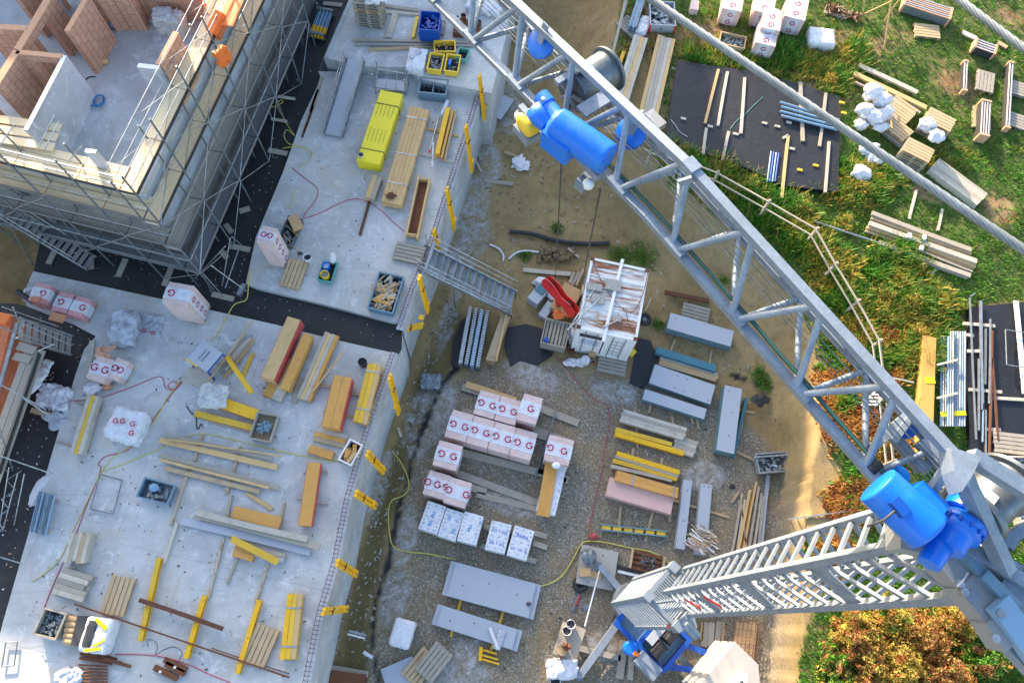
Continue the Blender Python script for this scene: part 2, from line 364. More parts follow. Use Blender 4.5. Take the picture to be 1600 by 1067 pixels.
M['bingreen'] = paint('green_tub', (.10, .33, .30), .5)
M['card'] = paint('cardboard', (.50, .33, .17), .85, 0, .12)
M['stone'] = paint('grey_stone', (.34, .33, .31), .9, 0, .25, 5)
M['pipe'] = paint('blue_grey_pipe', (.20, .33, .47), .4, .1, .1)
M['glass'] = paint('dark_glass', (.05, .09, .12), .1, 0, .1)
M['screen'] = paint('steel_parts', (.16, .18, .20), .5, .6, .5, 20)
M['contw'] = None
# ------------------------------------------------------------------ ground
def sm(a, b, x): t = np.clip((x - a) / (b - a), 0, 1); return t * t * (3 - 2 * t)
def psd(p, poly, closed=True):
    poly = np.array(poly, float); n = len(poly); D = np.full(len(p), 1e9); ins = np.zeros(len(p), bool)
    for i in range(n if closed else n - 1):
        a, b = poly[i], poly[(i + 1) % n]; e = b - a; w = p - a
        t = np.clip((w @ e) / max(e @ e, 1e-9), 0, 1); D = np.minimum(D, np.hypot(*(w - t[:, None] * e).T))
        if closed:
            c = (a[1] > p[:, 1]) != (b[1] > p[:, 1]); ins ^= c & (p[:, 0] < (b[0] - a[0]) * (p[:, 1] - a[1]) / (b[1] - a[1] + 1e-12) + a[0])
    return np.where(ins, D, -D) if closed else D
def vnoise(x, y, s, seed=0):        # smooth value noise, vectorised
    r = np.random.default_rng(seed); T = r.random((256, 256)); X, Y = x * s + 1000, y * s + 1000
    i, j = np.floor(X).astype(int), np.floor(Y).astype(int); fx, fy = X - i, Y - j; fx = fx * fx * (3 - 2 * fx); fy = fy * fy * (3 - 2 * fy)
    g = lambda a, b: T[a % 256, b % 256]
    return (g(i, j) * (1 - fx) + g(i + 1, j) * fx) * (1 - fy) + (g(i, j + 1) * (1 - fx) + g(i + 1, j + 1) * fx) * fy
def fbm(x, y, s, seed=0, o=4): return sum(vnoise(x, y, s * 2 ** k, seed + k) / 2 ** k for k in range(o)) / sum(1 / 2 ** k for k in range(o))
W2 = lambda pts, h: np.array([[*P(x, y, h)[:2]] for x, y in pts])
CREST = W2([(990, -250), (985, -100), (978, 0), (958, 100), (985, 190), (1075, 243), (1180, 290), (1275, 358), (1330, 440), (1365, 533), (1340, 600), (1285, 665), (1262, 725), (1256, 800), (1252, 900), (1248, 1000), (1240, 1120), (1230, 1400)], GR)
TOE = W2([(890, -250), (895, -100), (905, 0), (880, 90), (835, 200), (850, 300), (950, 370), (1050, 430), (1130, 530), (1185, 620), (1215, 700), (1228, 800), (1222, 900), (1210, 1000), (1200, 1120), (1190, 1400)], 0)
big = 200.0
HIGH = np.vstack([CREST, [[CREST[-1][0], -big], [big, -big], [big, big], [CREST[0][0], big]]])
LOW = np.vstack([TOE, [[TOE[-1][0], -big], [-big, -big], [-big, big], [TOE[0][0], big]]])
def gz(x, y):
    p = np.stack([x, y], 1); a, b = psd(p, HIGH), psd(p, LOW)
    t = np.where(a > 0, 1, np.where(b > 0, 0, -b / np.maximum(-a - b, 1e-6))); t = sm(.0, 1, t)
    z = GR * t + (fbm(x, y, .35, 3) - .5) * .25 * t + (fbm(x, y, 1.1, 9) - .5) * (.10 + 1.0 * t * (1 - t)) + (fbm(x, y, 4, 19, 2) - .5) * (.05 + .5 * t * (1 - t))
    return z - .0, t
fx = np.arange(-27, 32, .15); fy = np.arange(-6, 35, .15)
xs = np.concatenate([np.linspace(-300, -30, 8), fx, np.linspace(35, 300, 8)]); ys = np.concatenate([np.linspace(-300, -9, 8), fy, np.linspace(38, 300, 8)])
GX, GY = np.meshgrid(xs, ys); gx, gy = GX.ravel(), GY.ravel(); gzv, gt = gz(gx, gy)
V = np.stack([gx, gy, gzv], 1); px = PIX(V); px = np.where(np.isfinite(px), px, 1e6)
wob = (fbm(gx, gy, .9, 31) - .5) * 60 + (fbm(gx, gy, 4, 37) - .5) * 26
GRAVEL = [(700, 590), (735, 570), (850, 560), (905, 575), (1000, 590), (1030, 600), (1120, 610), (1190, 680), (1225, 735), (1230, 860), (1225, 960), (1230, 1090), (1230, 1500), (560, 1500), (565, 1040), (590, 960), (605, 860), (640, 740), (672, 650)]
gravel = sm(-10, 14, psd(px, GRAVEL) + wob * .35)
def spots(l):
    w = np.zeros(len(px))
    for x, y, rx, ry, a in l:
        dx, dy = px[:, 0] - x, px[:, 1] - y; c, s_ = math.cos(a), math.sin(a)
        d = 1 - np.hypot((dx * c + dy * s_) / rx, (-dx * s_ + dy * c) / ry); w = np.maximum(w, sm(-.12, .2, d + wob / 90))
    return w
lime = spots([(830, 588, 48, 20, .35), (962, 612, 34, 15, .2), (690, 640, 26, 50, .25), (655, 660, 26, 55, .2), (632, 845, 18, 60, .2), (618, 930, 20, 55, .25), (725, 345, 45, 75, .2), (700, 500, 12, 60, .3), (780, 170, 40, 40, 0), (765, 255, 20, 40, 0),
    (800, 790, 60, 18, .3), (770, 905, 50, 14, .2), (700, 1055, 60, 20, 0), (735, 1015, 24, 22, 0), (1105, 745, 35, 22, 0), (940, 1010, 28, 22, 0), (590, 760, 14, 60, .3)])
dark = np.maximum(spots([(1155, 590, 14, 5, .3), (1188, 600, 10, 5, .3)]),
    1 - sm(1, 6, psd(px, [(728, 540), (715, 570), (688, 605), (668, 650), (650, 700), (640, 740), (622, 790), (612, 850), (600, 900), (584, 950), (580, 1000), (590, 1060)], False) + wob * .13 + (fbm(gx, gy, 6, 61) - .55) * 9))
mud = sm(-8, 10, psd(px, [(700, 480), (725, 500), (700, 590), (655, 680), (625, 760), (600, 850), (575, 960), (570, 1080), (520, 1080), (560, 880), (610, 720), (660, 560)]) + wob * .25)
gzv = gzv + .10 * lime * fbm(gx, gy, 2.5, 77) - .12 * mud - .06 * dark * (gt < .2); V[:, 2] = gzv
# vegetation: where, how dry, how brown
GRASS = [(1045, 250), (1120, 322), (1200, 400), (1262, 480), (1300, 560), (1300, 640), (1310, 700), (1340, 760), (1335, 850), (1310, 900), (1285, 950), (1262, 1030), (1250, 1500), (2600, 1500), (2600, -900), (995, -900), (985, 0), (968, 100), (1000, 60), (1050, 130), (1040, 215)]
veg = sm(-12, 20, psd(px, GRASS) + wob * .5)
sheets = [[(1058, 95), (1180, 112), (1310, 150), (1312, 215), (1310, 300), (1225, 290), (1150, 255), (1085, 235), (1040, 215)], [(1515, 480), (1620, 470), (1640, 730), (1520, 735), (1510, 600)]]
for s_ in sheets: veg *= 1 - sm(-4, 4, psd(px, s_))
brown = spots([(1250, 130, 95, 45, .3), (1330, 70, 60, 22, .3), (1400, 55, 26, 20, .3), (1490, 130, 46, 22, .8), (1560, 330, 40, 20, .8), (1450, 300, 28, 14, .5), (1100, 60, 60, 30, 0), (1320, 640, 50, 90, .9), (1375, 560, 40, 60, .5), (1300, 880, 40, 60, .4), (1360, 700, 50, 60, .6), (1010, 60, 30, 60, 0), (1575, 25, 40, 12, .6)])
veg = veg * (1 - .72 * brown * (fbm(gx, gy, 1.4, 51) > .38)); gcol = np.stack([gravel, lime, dark, np.ones_like(lime)], 1).astype(np.float32); gveg = np.stack([veg, brown, mud, np.ones_like(lime)], 1).astype(np.float32)
ny, nx = GX.shape; idx = np.arange(nx * ny).reshape(ny, nx)
Q = np.stack([idx[:-1, :-1], idx[:-1, 1:], idx[1:, 1:], idx[1:, :-1]], -1).reshape(-1, 4)
def npmesh(name, V, F, mats, cols=None, smooth=False):
    me = bpy.data.meshes.new(name); k = F.shape[1]; me.vertices.add(len(V)); me.vertices.foreach_set('co', V.astype(np.float32).ravel())
    me.loops.add(F.size); me.loops.foreach_set('vertex_index', F.astype(np.int32).ravel()); me.polygons.add(len(F))
    me.polygons.foreach_set('loop_start', np.arange(0, F.size, k, dtype=np.int32)); me.polygons.foreach_set('use_smooth', np.full(len(F), smooth))
    for nm, c in (cols or {}).items():
        at = me.attributes.new(nm, 'FLOAT_COLOR', 'POINT'); at.data.foreach_set('color', c.ravel())
    for m in mats: me.materials.append(m)
    me.update(); me.validate(); o = bpy.data.objects.new(name, me); COL.objects.link(o); return o
m, nt, b = new('site_ground', .95); co = geoco(nt)
zc = nd(nt, 'ShaderNodeVertexColor', layer_name='zone'); zs = nd(nt, 'ShaderNodeSeparateColor'); nt.links.new(zc.outputs[0], zs.inputs[0])
vc = nd(nt, 'ShaderNodeVertexColor', layer_name='veg'); vs = nd(nt, 'ShaderNodeSeparateColor'); nt.links.new(vc.outputs[0], vs.inputs[0])
earth = mix(nt, ramp(nt, noise(nt, co, .5, 8, .7), [(.35, (0, 0, 0)), (.65, (1, 1, 1))]), (.23, .16, .065), (.35, .255, .125))
earth = mix(nt, ramp(nt, noise(nt, co, 2.6, 8, .75), [(.5, (0, 0, 0)), (.7, (1, 1, 1))]), earth, (.19, .135, .06))
earth = mix(nt, ramp(nt, noise(nt, co, 9, 4, .7), [(.64, (0, 0, 0)), (.72, (1, 1, 1))]), earth, (.40, .33, .22))
vo = nd(nt, 'ShaderNodeTexVoronoi', Scale=25.0); nt.links.new(co, vo.inputs['Vector']); vr = nd(nt, 'ShaderNodeSeparateColor'); nt.links.new(vo.outputs['Color'], vr.inputs[0])
grv = ramp(nt, vr.outputs[0], [(0, (.125, .105, .075)), (.55, (.205, .175, .13)), (.86, (.27, .24, .195)), (.985, (.46, .42, .37))])
grv = mix(nt, ramp(nt, noise(nt, co, .7, 6, .7), [(.45, (0, 0, 0)), (.7, (.8, .8, .8))]), grv, (.27, .19, .095))
grv = mix(nt, ramp(nt, noise(nt, co, 1.1, 6, .7), [(.55, (0, 0, 0)), (.75, (.7, .7, .7))]), grv, (.33, .30, .26))
col = mix(nt, zs.outputs[0], earth, grv)
col = mix(nt, vs.outputs[2], col, mix(nt, noise(nt, co, 1.5, 6, .7), (.11, .085, .03), (.20, .15, .065)))
lm = mix(nt, 1.0, zs.outputs[1], ramp(nt, noise(nt, co, 2.2, 8, .75, .8), [(.40, (0, 0, 0)), (.60, (1, 1, 1))]), 'MULTIPLY')
col = mix(nt, lm, col, mix(nt, ramp(nt, noise(nt, co, 7, 6, .75), [(.38, (0, 0, 0)), (.62, (1, 1, 1))]), (.24, .23, .22), (.46, .47, .48)))
soil = mix(nt, noise(nt, co, 2, 6, .7), (.05, .085, .012), (.13, .13, .035)); soil = mix(nt, vs.outputs[1], soil, mix(nt, noise(nt, co, 3, 6, .7), (.14, .085, .04), (.29, .19, .10)))
col = mix(nt, vs.outputs[0], col, soil)
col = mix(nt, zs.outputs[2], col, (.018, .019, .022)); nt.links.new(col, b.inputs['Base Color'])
bump(nt, b, noise(nt, co, 12, 6, .75), .5, .04)
M['ground'] = m
g = npmesh('ground', V, Q, [m], {'zone': gcol, 'veg': gveg}, True); tag(g, 'brown earth, gravel yard and meadow of the building site', None, None, 'structure')
def PG(x, y, off=0.0):
    z = 1.0
    for _ in range(6): p = P(x, y, z); z = float(gz(np.array([p.x]), np.array([p.y]))[0][0])
    return P(x, y, z + off)
def gh(x, y): return float(gz(np.array([x]), np.array([y]))[0][0])

# ------------------------------------------------------------------ concrete decks over the basement and black membrane
def poly(pts, h): return [P(x, y, h) for x, y in pts]
def prism(name, pts, h, z0, mats, label, kind='structure', mside=None):
    mb = MB(); mb.prism([(p.x, p.y) for p in poly(pts, h)], z0, h, 0, mside); return tag(mb.build(name, mats), label, None, None, kind)
EDGE = [(753, 150), (735, 210), (716, 268), (696, 330), (674, 398), (650, 455), (629, 517)]
EDGE2 = [(622, 553), (590, 642), (573, 700), (550, 780), (531, 878), (507, 960), (493, 1030), (478, 1110), (455, 1260)]
prism('slab_upper', [(497, 112), (502, 122), (470, 190), (443, 267), (400, 370), (384, 443), (400, 450), (500, 474), (612, 503), (626, 505)] + EDGE[-1:0:-1] + [(757, 140), (640, 112)], SL, -.3, [M['slab'], M['wallc']], 'grey concrete deck over the basement', mside=1)
prism('slab_lower', [(52, 424), (150, 445), (255, 468), (430, 507), (520, 530)] + EDGE2 + [(-80, 1260), (-40, 1150), (5, 970), (60, 780), (118, 585), (132, 545), (150, 525), (112, 505), (42, 478), (36, 460)], SL, -.3, [M['slab'], M['wallc']], 'lower grey concrete deck over the basement', mside=1)
prism('slab_raised', [(560, -160), (545, 0), (506, 90), (520, 94), (574, 104), (640, 106), (655, 122), (690, 130), (768, 146), (790, 60), (800, -10), (830, -160)], SU, -.3, [M['slab'], M['wallc']], 'raised concrete deck at the top', mside=1)
prism('membrane_strip', [(385, 440), (610, 500), (628, 505), (628, 545), (622, 556), (520, 533), (430, 510), (255, 471), (52, 427), (62, 380), (20, 250), (-300, 200), (-300, -300), (545, -300), (538, 0), (498, 110), (500, 124), (443, 267)], BK, -.3, [M['bitumen'], M['wallc']], 'black bitumen roof around the house', mside=1)
prism('membrane_left', [(20, 474), (60, 482), (112, 502), (156, 523), (132, 550), (118, 590), (60, 785), (5, 975), (-40, 1155), (-400, 1155), (-400, 470)], BK, -.3, [M['bitumen'], M['wallc']], 'black bitumen strip at the left', mside=1)
prism('black_ground_sheet', sheets[0], GR + .22, GR - .5, [M['sheet']], 'black ground sheet with timber bearers'); prism('black_ground_sheet.001', sheets[1], GR + .22, GR - .5, [M['sheet']], 'black ground sheet under steel profiles')
prism('ground_sheet.002', [(793, 512), (822, 506), (850, 514), (872, 532), (862, 556), (838, 570), (812, 562), (798, 572), (788, 540)], .09, -.1, [M['sheet']], 'black sheet beside the slatted crate'); prism('ground_sheet.003', [(998, 528), (1016, 532), (1028, 560), (1018, 590), (1006, 606), (984, 598), (990, 566)], .09, -.1, [M['sheet']], 'black sheet right of the container'); prism('ground_sheet.004', [(722, 500), (736, 492), (728, 540), (716, 578), (704, 566), (708, 530)], .09, -.1, [M['sheet']], 'black sheet left of the grating mats')
bpy.data.objects['black_ground_sheet'].name = 'ground_sheet'; bpy.data.objects['black_ground_sheet.001'].name = 'ground_sheet.001'
# parapet of the raised deck
prism('slab_kerb', [(545, 2), (508, 88), (513, 90), (550, 4)], SU + .06, SU, [M['wallc']], 'pale edge strip of the raised deck')

# ------------------------------------------------------------------ house under construction
HU = Vector((math.cos(math.radians(77)), math.sin(math.radians(77)), 0)); HV = Vector((math.cos(math.radians(166)), math.sin(math.radians(166)), 0)); HO = P(335, 455, BK)
def HP(u, v, z): p = HO + HU * u + HV * v; return Vector((p.x, p.y, z))
house = thing('brick_house', 'unroofed house with orange clay block walls and grey concrete floor inside scaffolding', 'house', HP(5, 5, BK))
def hp(name, mb, mats): o = mb.build(name, mats); o.parent = house; o.matrix_parent_inverse = Matrix.Translation(-house.location); return o
def hpoly(l): return [tuple(HP(u, v, 0)[:2]) for u, v in l]
mb = MB(); mb.prism(hpoly([(.78, .78), (16, .78), (16, 14), (.78, 14)]), 5.9, FL - .25); hp('lower_wall', mb, [M['render']]); mb = MB(); mb.prism(hpoly([(.9, .9), (16, .9), (16, 14), (.9, 14)]), BK, 5.9); hp('base_wall', mb, [M['darkwall']])
mb = MB(); mb.prism(hpoly([(.72, .72), (16, .72), (16, 14), (.72, 14)]), FL - .25, FL); hp('floor_slab', mb, [M['floor']])
WT = FL + 1.95
def wall(name, a, b, th, mats, top=WT, z0=FL, base=False, hz=None):
    h = FL if base else top; p, q = P(*a, h), P(*b, h); mb = MB()
    p.z = q.z = (z0 + top) / 2; mb.bar(p, q, th, top - z0, 0, 0, False)
    if len(mats) > 1: mb.m[-5] = 1
    return hp(name, mb, mats)
BW = [M['brick'], M['claytop']]
wall('insulated_wall', (101, 87), (40, 203), .14, [M['panel'], M['foam']])
wall('brick_wall', (25, 81), (48, 83), .17, BW); wall('brick_wall', (78, 86), (98, 88), .17, BW); wall('brick_lintel', (48, 83), (78, 86), .17, BW, z0=WT - .3)
wall('brick_wall', (26, 79), (-8, 133), .24, BW); wall('brick_wall', (40, 56), (27, 77), .24, BW); wall('brick_lintel', (62, 20), (40, 56), .24, BW, z0=WT - .3); wall('brick_wall', (78, -8), (62, 20), .24, BW)
wall('brick_wall', (-30, 40), (43, 44), .2, BW); wall('brick_wall', (104, 49), (136, -6), .17, BW); wall('brick_wall', (-40, 135), (-60, 200), .24, BW)
wall('brick_wall', (150, 22), (176, 45), .2, BW, base=True); wall('brick_wall', (176, 45), (180, 20), .2, BW, base=True); wall('brick_wall', (182, 46), (206, 41), .3, BW, base=True)
wall('brick_wall', (207, 42), (233, 43), .35, BW, base=True); wall('brick_wall', (232, 30), (222, -30), .3, BW, base=True); wall('brick_wall', (236, 22), (330, 30), .25, BW, base=True)
wall('brick_wall', (275, 50), (247, 101), .2, BW); wall('insulated_wall', (215, 102), (249, 106), .16, [M['panel'], M['foam']]); wall('insulated_wall', (133, 235), (150, 237), .14, [M['panel'], M['foam']])
wall('brick_wall', (60, -60), (20, -10), .2, BW); wall('insulated_wall', (20, -40), (70, -30), .16, [M['panel'], M['foam']])
wall('shade_wall', (-160, -95), (215, -62), .3, BW, top=FL + 4.2, base=True)  # unseen tall wall added to shade the floor and inner walls
wall('brick_wall', (345, -30), (322, 22), .25, [M['brickred'], M['claytop']], top=FL + 1.2)
for (a, b) in (((352, -10), (333, 30)),): wall('brick_wall', a, b, .25, [M['brickred'], M['claytop']], top=FL + .6)
for a, b in (((385, 190), (372, 165)), ((350, 310), (362, 285))): pass
# yellow roof edge insulation and stacked floor trim seen low on the bottom side
mb = MB(); mb.bar(HP(.55, .9, 7.2), HP(.55, 5.5, 7.2), .08, .25, 0); hp('edge_trim', mb, [M['dirtywood']])

# ------------------------------------------------------------------ scaffold round the house
scaf = thing('scaffold', 'grey tube scaffold with plank decks wrapped around the unroofed house', 'scaffold', HP(0, 0, BK))
def sp(name, mb, mats, par=None):
    o = mb.build(name, mats); r = par or scaf; o.parent = r; o.matrix_parent_inverse = Matrix.Translation(-r.location); return o
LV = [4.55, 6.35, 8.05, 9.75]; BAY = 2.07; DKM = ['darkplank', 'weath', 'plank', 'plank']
for k, z in enumerate(LV):
    w = .30
    for i in range(6):     # right side
        u0, u1 = i * BAY + .02, (i + 1) * BAY - .02
        if i == 0: u0 = -.0
        mb = MB()
        for j in range(2): mb.bar(HP(u0, .05 + j * .31 + w / 2, z), HP(u1, .05 + j * .31 + w / 2, z), w, .05)
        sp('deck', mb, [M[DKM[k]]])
    for i in range(5):
        v0, v1 = max(.62, i * BAY + .02), (i + 1) * BAY - .02
        mb = MB()
        for j in range(3 if k > 1 else 2): mb.bar(HP(.06 + j * .28 + w / 2 - .1 * (k == 0), v0, z), HP(.06 + j * .28 + w / 2 - .1 * (k == 0), v1, z), w, .05)
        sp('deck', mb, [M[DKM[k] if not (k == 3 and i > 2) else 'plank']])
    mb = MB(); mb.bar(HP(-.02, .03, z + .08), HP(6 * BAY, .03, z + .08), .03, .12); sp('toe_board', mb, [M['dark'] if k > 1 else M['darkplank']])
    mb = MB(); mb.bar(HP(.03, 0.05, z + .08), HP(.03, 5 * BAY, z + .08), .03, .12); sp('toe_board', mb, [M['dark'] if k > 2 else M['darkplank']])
    for dz in ((1.0,) if k < 3 else (.5, 1.0)):
        mb = MB(); mb.tube([HP(0, .0, z + dz), HP(6 * BAY, .0, z + dz)], .02, 6); sp('guard_rail', mb, [M['galv']])
        mb = MB(); mb.tube([HP(0, 0, z + dz), HP(0, 5 * BAY, z + dz)], .022, 6); sp('guard_rail', mb, [M['galv']])
        if k == 3:
            mb = MB(); mb.tube([HP(.3, .62, z + dz), HP(5 * BAY, .62, z + dz)], .018, 6); sp('guard_rail', mb, [M['galv']])
for i in range(7):
    for v in (0, .6):
        mb = MB(); mb.tube([HP(i * BAY, v, BK + .05), HP(i * BAY, v, 10.9 if v == 0 else 10.4)], .033, 7); sp('post', mb, [M['galvd']])
    for z in LV: mb = MB(); mb.tube([HP(i * BAY, 0, z - .04), HP(i * BAY, .62, z - .04)], .022, 6); sp('transom', mb, [M['galv']])
for i in range(1, 6):
    for u in (0, .6):
        mb = MB(); mb.tube([HP(u, i * BAY, BK + .05), HP(u, i * BAY, 10.9)], .033, 7); sp('post', mb, [M['galvd']])
    for z in LV: mb = MB(); mb.tube([HP(0, i * BAY, z - .04), HP(.62, i * BAY, z - .04)], .022, 6); sp('transom', mb, [M['galv']])
for i in range(6):
    for k in range(4):
        mb = MB(); a, c = (0, 1) if (i + k) % 2 else (1, 0)
        mb.tube([HP((i + a) * BAY, -.03, LV[k] - 1.5 if k == 0 else LV[k - 1] + .1), HP((i + c) * BAY, -.03, LV[k])], .017, 6); sp('brace', mb, [M['galv']])
        if i < 5 and (i + k) % 2 == 0:
            mb = MB(); mb.tube([HP(-.03, (i + a) * BAY, LV[k] - 1.5 if k == 0 else LV[k - 1] + .1), HP(-.03, (i + c) * BAY, LV[k])], .017, 6); sp('brace', mb, [M['galv']])
        if k in (2, 3):
            mb = MB(); mb.tube([HP(i * BAY, .03, LV[k] + .06), HP((i + 1) * BAY, .6, LV[k] + .06)], .008, 5); mb.tube([HP(i * BAY, .6, LV[k] + 1), HP((i + 1) * BAY, .0, LV[k] + .5)], .008, 5); sp('wire', mb, [M['galvd']])
# wide boarded landing at the upper left and outriggers by the black strip
mb = MB()
for j in range(3): mb.bar(P(-60, 178 + j * 15, 9.9), P(94 - j * 5, 200 + j * 15, 9.9), .27, .05)
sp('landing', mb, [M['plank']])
mb = MB()
for z, x0, y0, x1, y1 in ((10.9, 60, 232, 85, 180), (10.9, 68, 237, 92, 190), (10.6, 100, 260, 128, 228), (10.8, 0, 228, 22, 195)): mb.tube([P(x0, y0, z - .4), P(x1, y1, z)], .02, 6)
sp('handrail', mb, [M['galv']])
for (a, b, h0, h1) in (((395, 130), (436, 60), 4.3, 4.3),):
    mb = MB(); dvec = (P(*b, h1) - P(*a, h0)); pr = Vector((-dvec.y, dvec.x, 0)).normalized()
    for j in range(4): mb.bar(P(*a, h0) + pr * (j - 1) * .24, P(*b, h1) + pr * (j - 1) * .24, .22, .05)
    sp('deck', mb, [M['weath']])
mb = MB()
for (a, za, b, zb) in (((396, 128), 4.3, (404, 186), BK), ((440, 60), 4.3, (446, 107), BK), ((352, 385), 5.2, (300, 440), BK), ((362, 370), 5.2, (380, 385), BK), ((330, 415), 4.5, (385, 455), BK + .1), ((318, 428), 4.4, (348, 462), BK + .1), ((405, 0), 6, (427, 33), BK), ((432, -5), 6, (444, 36), BK),
        ((360, 372), 5, (347, 447), BK + .1), ((372, 392), BK + .6, (352, 450), BK + .2), ((305, 400), 5, (331, 458), BK)):
    mb.tube([P(*a, za), P(*b, zb)], .022, 6)
sp('raker', mb, [M['galv']])
mb = MB(); mb.bar(P(373, 462, BK + .2), P(382, 445, BK + .2), .16, .2); sp('base_frame', mb, [M['galv']])
t = MB(); t.soft((0, 0, 0), (.5, .16, .7), 0, 5, .12, .05, 0, 4); o = t.build('orange_net', [M['orange']], None, P(348, 88, 9.7), 1.1); tag(o, 'orange plastic net hanging from the scaffold rail at the top', 'net')
mb = MB(); mb.bar(P(371, -6, 10.1), P(352, 40, 10.1), .55, .04); mb.bar(P(345, 20, 10.2), P(330, 52, 9.9), .3, .25); o = mb.build('orange_sheet', [M['orange']]); tag(o, 'orange sheet lying over the scaffold deck near the top edge', 'sheet')
# stair of the scaffold
st = thing('scaffold_stair', 'grey metal scaffold stair with open treads at the lower left of the house', 'stair', P(140, 414, BK))
def flight(a, za, b, zb, w, n):
    A, B = P(*a, za), P(*b, zb); d = (B - A); f = Vector((d.x, d.y, 0)).normalized(); s = Vector((-f.y, f.x, 0))
    for q in (-1, 1):
        mb = MB(); mb.bar(A + s * q * w / 2, B + s * q * w / 2, .04, .14); sp('stringer', mb, [M['galv']], st)
        mb = MB(); mb.tube([A + s * q * w / 2 + Vector((0, 0, .95)), B + s * q * w / 2 + Vector((0, 0, .95))], .02, 6); sp('handrail', mb, [M['galv']], st)
    for i in range(n):
        c = A.lerp(B, (i + .5) / n); mb = MB(); mb.bar(c - s * (w / 2 - .02), c + s * (w / 2 - .02), .17, .03); sp('tread', mb, [M['greyplank']], st)
flight((-12, 318), 5.9, (143, 412), BK + .15, .62, 16); flight((-10, 262), 7.6, (92, 338), 4.6, .6, 11)
for a, za, b, zb in (((52, 415), BK, (2, 330), 7.5), ((62, 385), BK, (2, 340), 5.0), ((148, 405), BK, (85, 330), 7)):
    mb = MB(); mb.tube([P(*a, za), P(*b, zb)], .024, 6); sp('post', mb, [M['galvd']], st)
# ------------------------------------------------------------------ second house and its scaffold, at the left edge
h2 = thing('brick_house', 'corner of an orange block house behind scaffold at the left edge', 'house', P(-40, 600, BK))
def h2p(name, mb, mats): o = mb.build(name, mats); o.parent = h2; o.matrix_parent_inverse = Matrix.Translation(-h2.location); return o
def edgebox(pts, h, z0):
    mb = MB(); mb.prism([(p.x, p.y) for p in poly(pts, h)], z0, h); return mb
h2p('brick_wall', edgebox([(20, 494), (-60, 478), (-120, 640), (-30, 640), (0, 575)], 4.9, BK), [M['brickred']])
h2p('top_course', edgebox([(17, 491), (-60, 476), (-60, 500), (8, 506)], 5.0, 4.9), [M['orange']])
h2p('floor_slab', edgebox([(4, 580), (-20, 720), (-60, 850), (-160, 850), (-100, 580)], 3.7, BK), [M['rust']])
s2 = thing('scaffold', 'grey tube scaffold with weathered decks at the left edge', 'scaffold', P(40, 640, BK))
for (a, b, h, w, n, mt) in (((27, 505), (-25, 690), 5.6, .12, 1, 'galvd'), ((66, 548), (-8, 760), 4.6, .23, 3, 'weath'), ((28, 540), (55, 548), 4.65, .3, 1, 'weath'), ((22, 556), (48, 563), 4.65, .28, 1, 'weath')):
    A, B = P(*a, h), P(*b, h); dv = B - A; pr = Vector((-dv.y, dv.x, 0)).normalized(); mb = MB()
    for j in range(n): mb.bar(A - pr * j * .25, B - pr * j * .25, w, .05)
    sp('deck', mb, [M[mt]], s2)
mb = MB(); mb.bar(P(62, 552, 4.7), P(-2, 740, 4.7), .03, .15); sp('toe_board', mb, [M['dark']], s2)
for (a, za, b, zb, r) in (((18, 492), 6.2, (112, 530), BK + .8, .022), ((28, 502), 5.9, (112, 540), BK + .9, .022), ((60, 548), 5.2, (84, 538), 5.2, .02), ((0, 600), 5.8, (72, 640), 5.2, .022), ((36, 622), 5.6, (78, 650), 5.2, .022), ((0, 712), 5.0, (84, 741), BK + .5, .022), ((70, 568), 4.8, (76, 580), BK, .022), ((14, 730), 4.8, (-2, 830), BK, .02), ((28, 738), 4.6, (4, 830), BK, .02), ((38, 740), 4.6, (22, 820), BK, .02), ((0, 870), BK + .6, (34, 880), BK + .3, .022), ((20, 480), 7, (55, 560), BK, .025), ((-10, 640), 7, (20, 735), BK, .025)):
    mb = MB(); mb.tube([P(*a, za), P(*b, zb)], r, 6); sp('tube', mb, [M['galv']], s2)
mb = MB()
for i in range(7): a = (14 - i * 4 if i % 2 else 34 - i * 5, 735 + i * 15); c = (34 - (i + 1) * 5 if i % 2 else 14 - (i + 1) * 4, 735 + (i + 1) * 15); mb.tube([P(*a, 4), P(*c, 4)], .014, 5)
sp('lattice', mb, [M['galv']], s2)
st2 = thing('scaffold_stair', 'short grey scaffold stair with broad treads at the left edge house', 'stair', P(112, 535, BK)); _s = st; st = st2
flight((28, 512), 5.3, (112, 540), BK + .3, .75, 8); st = _s
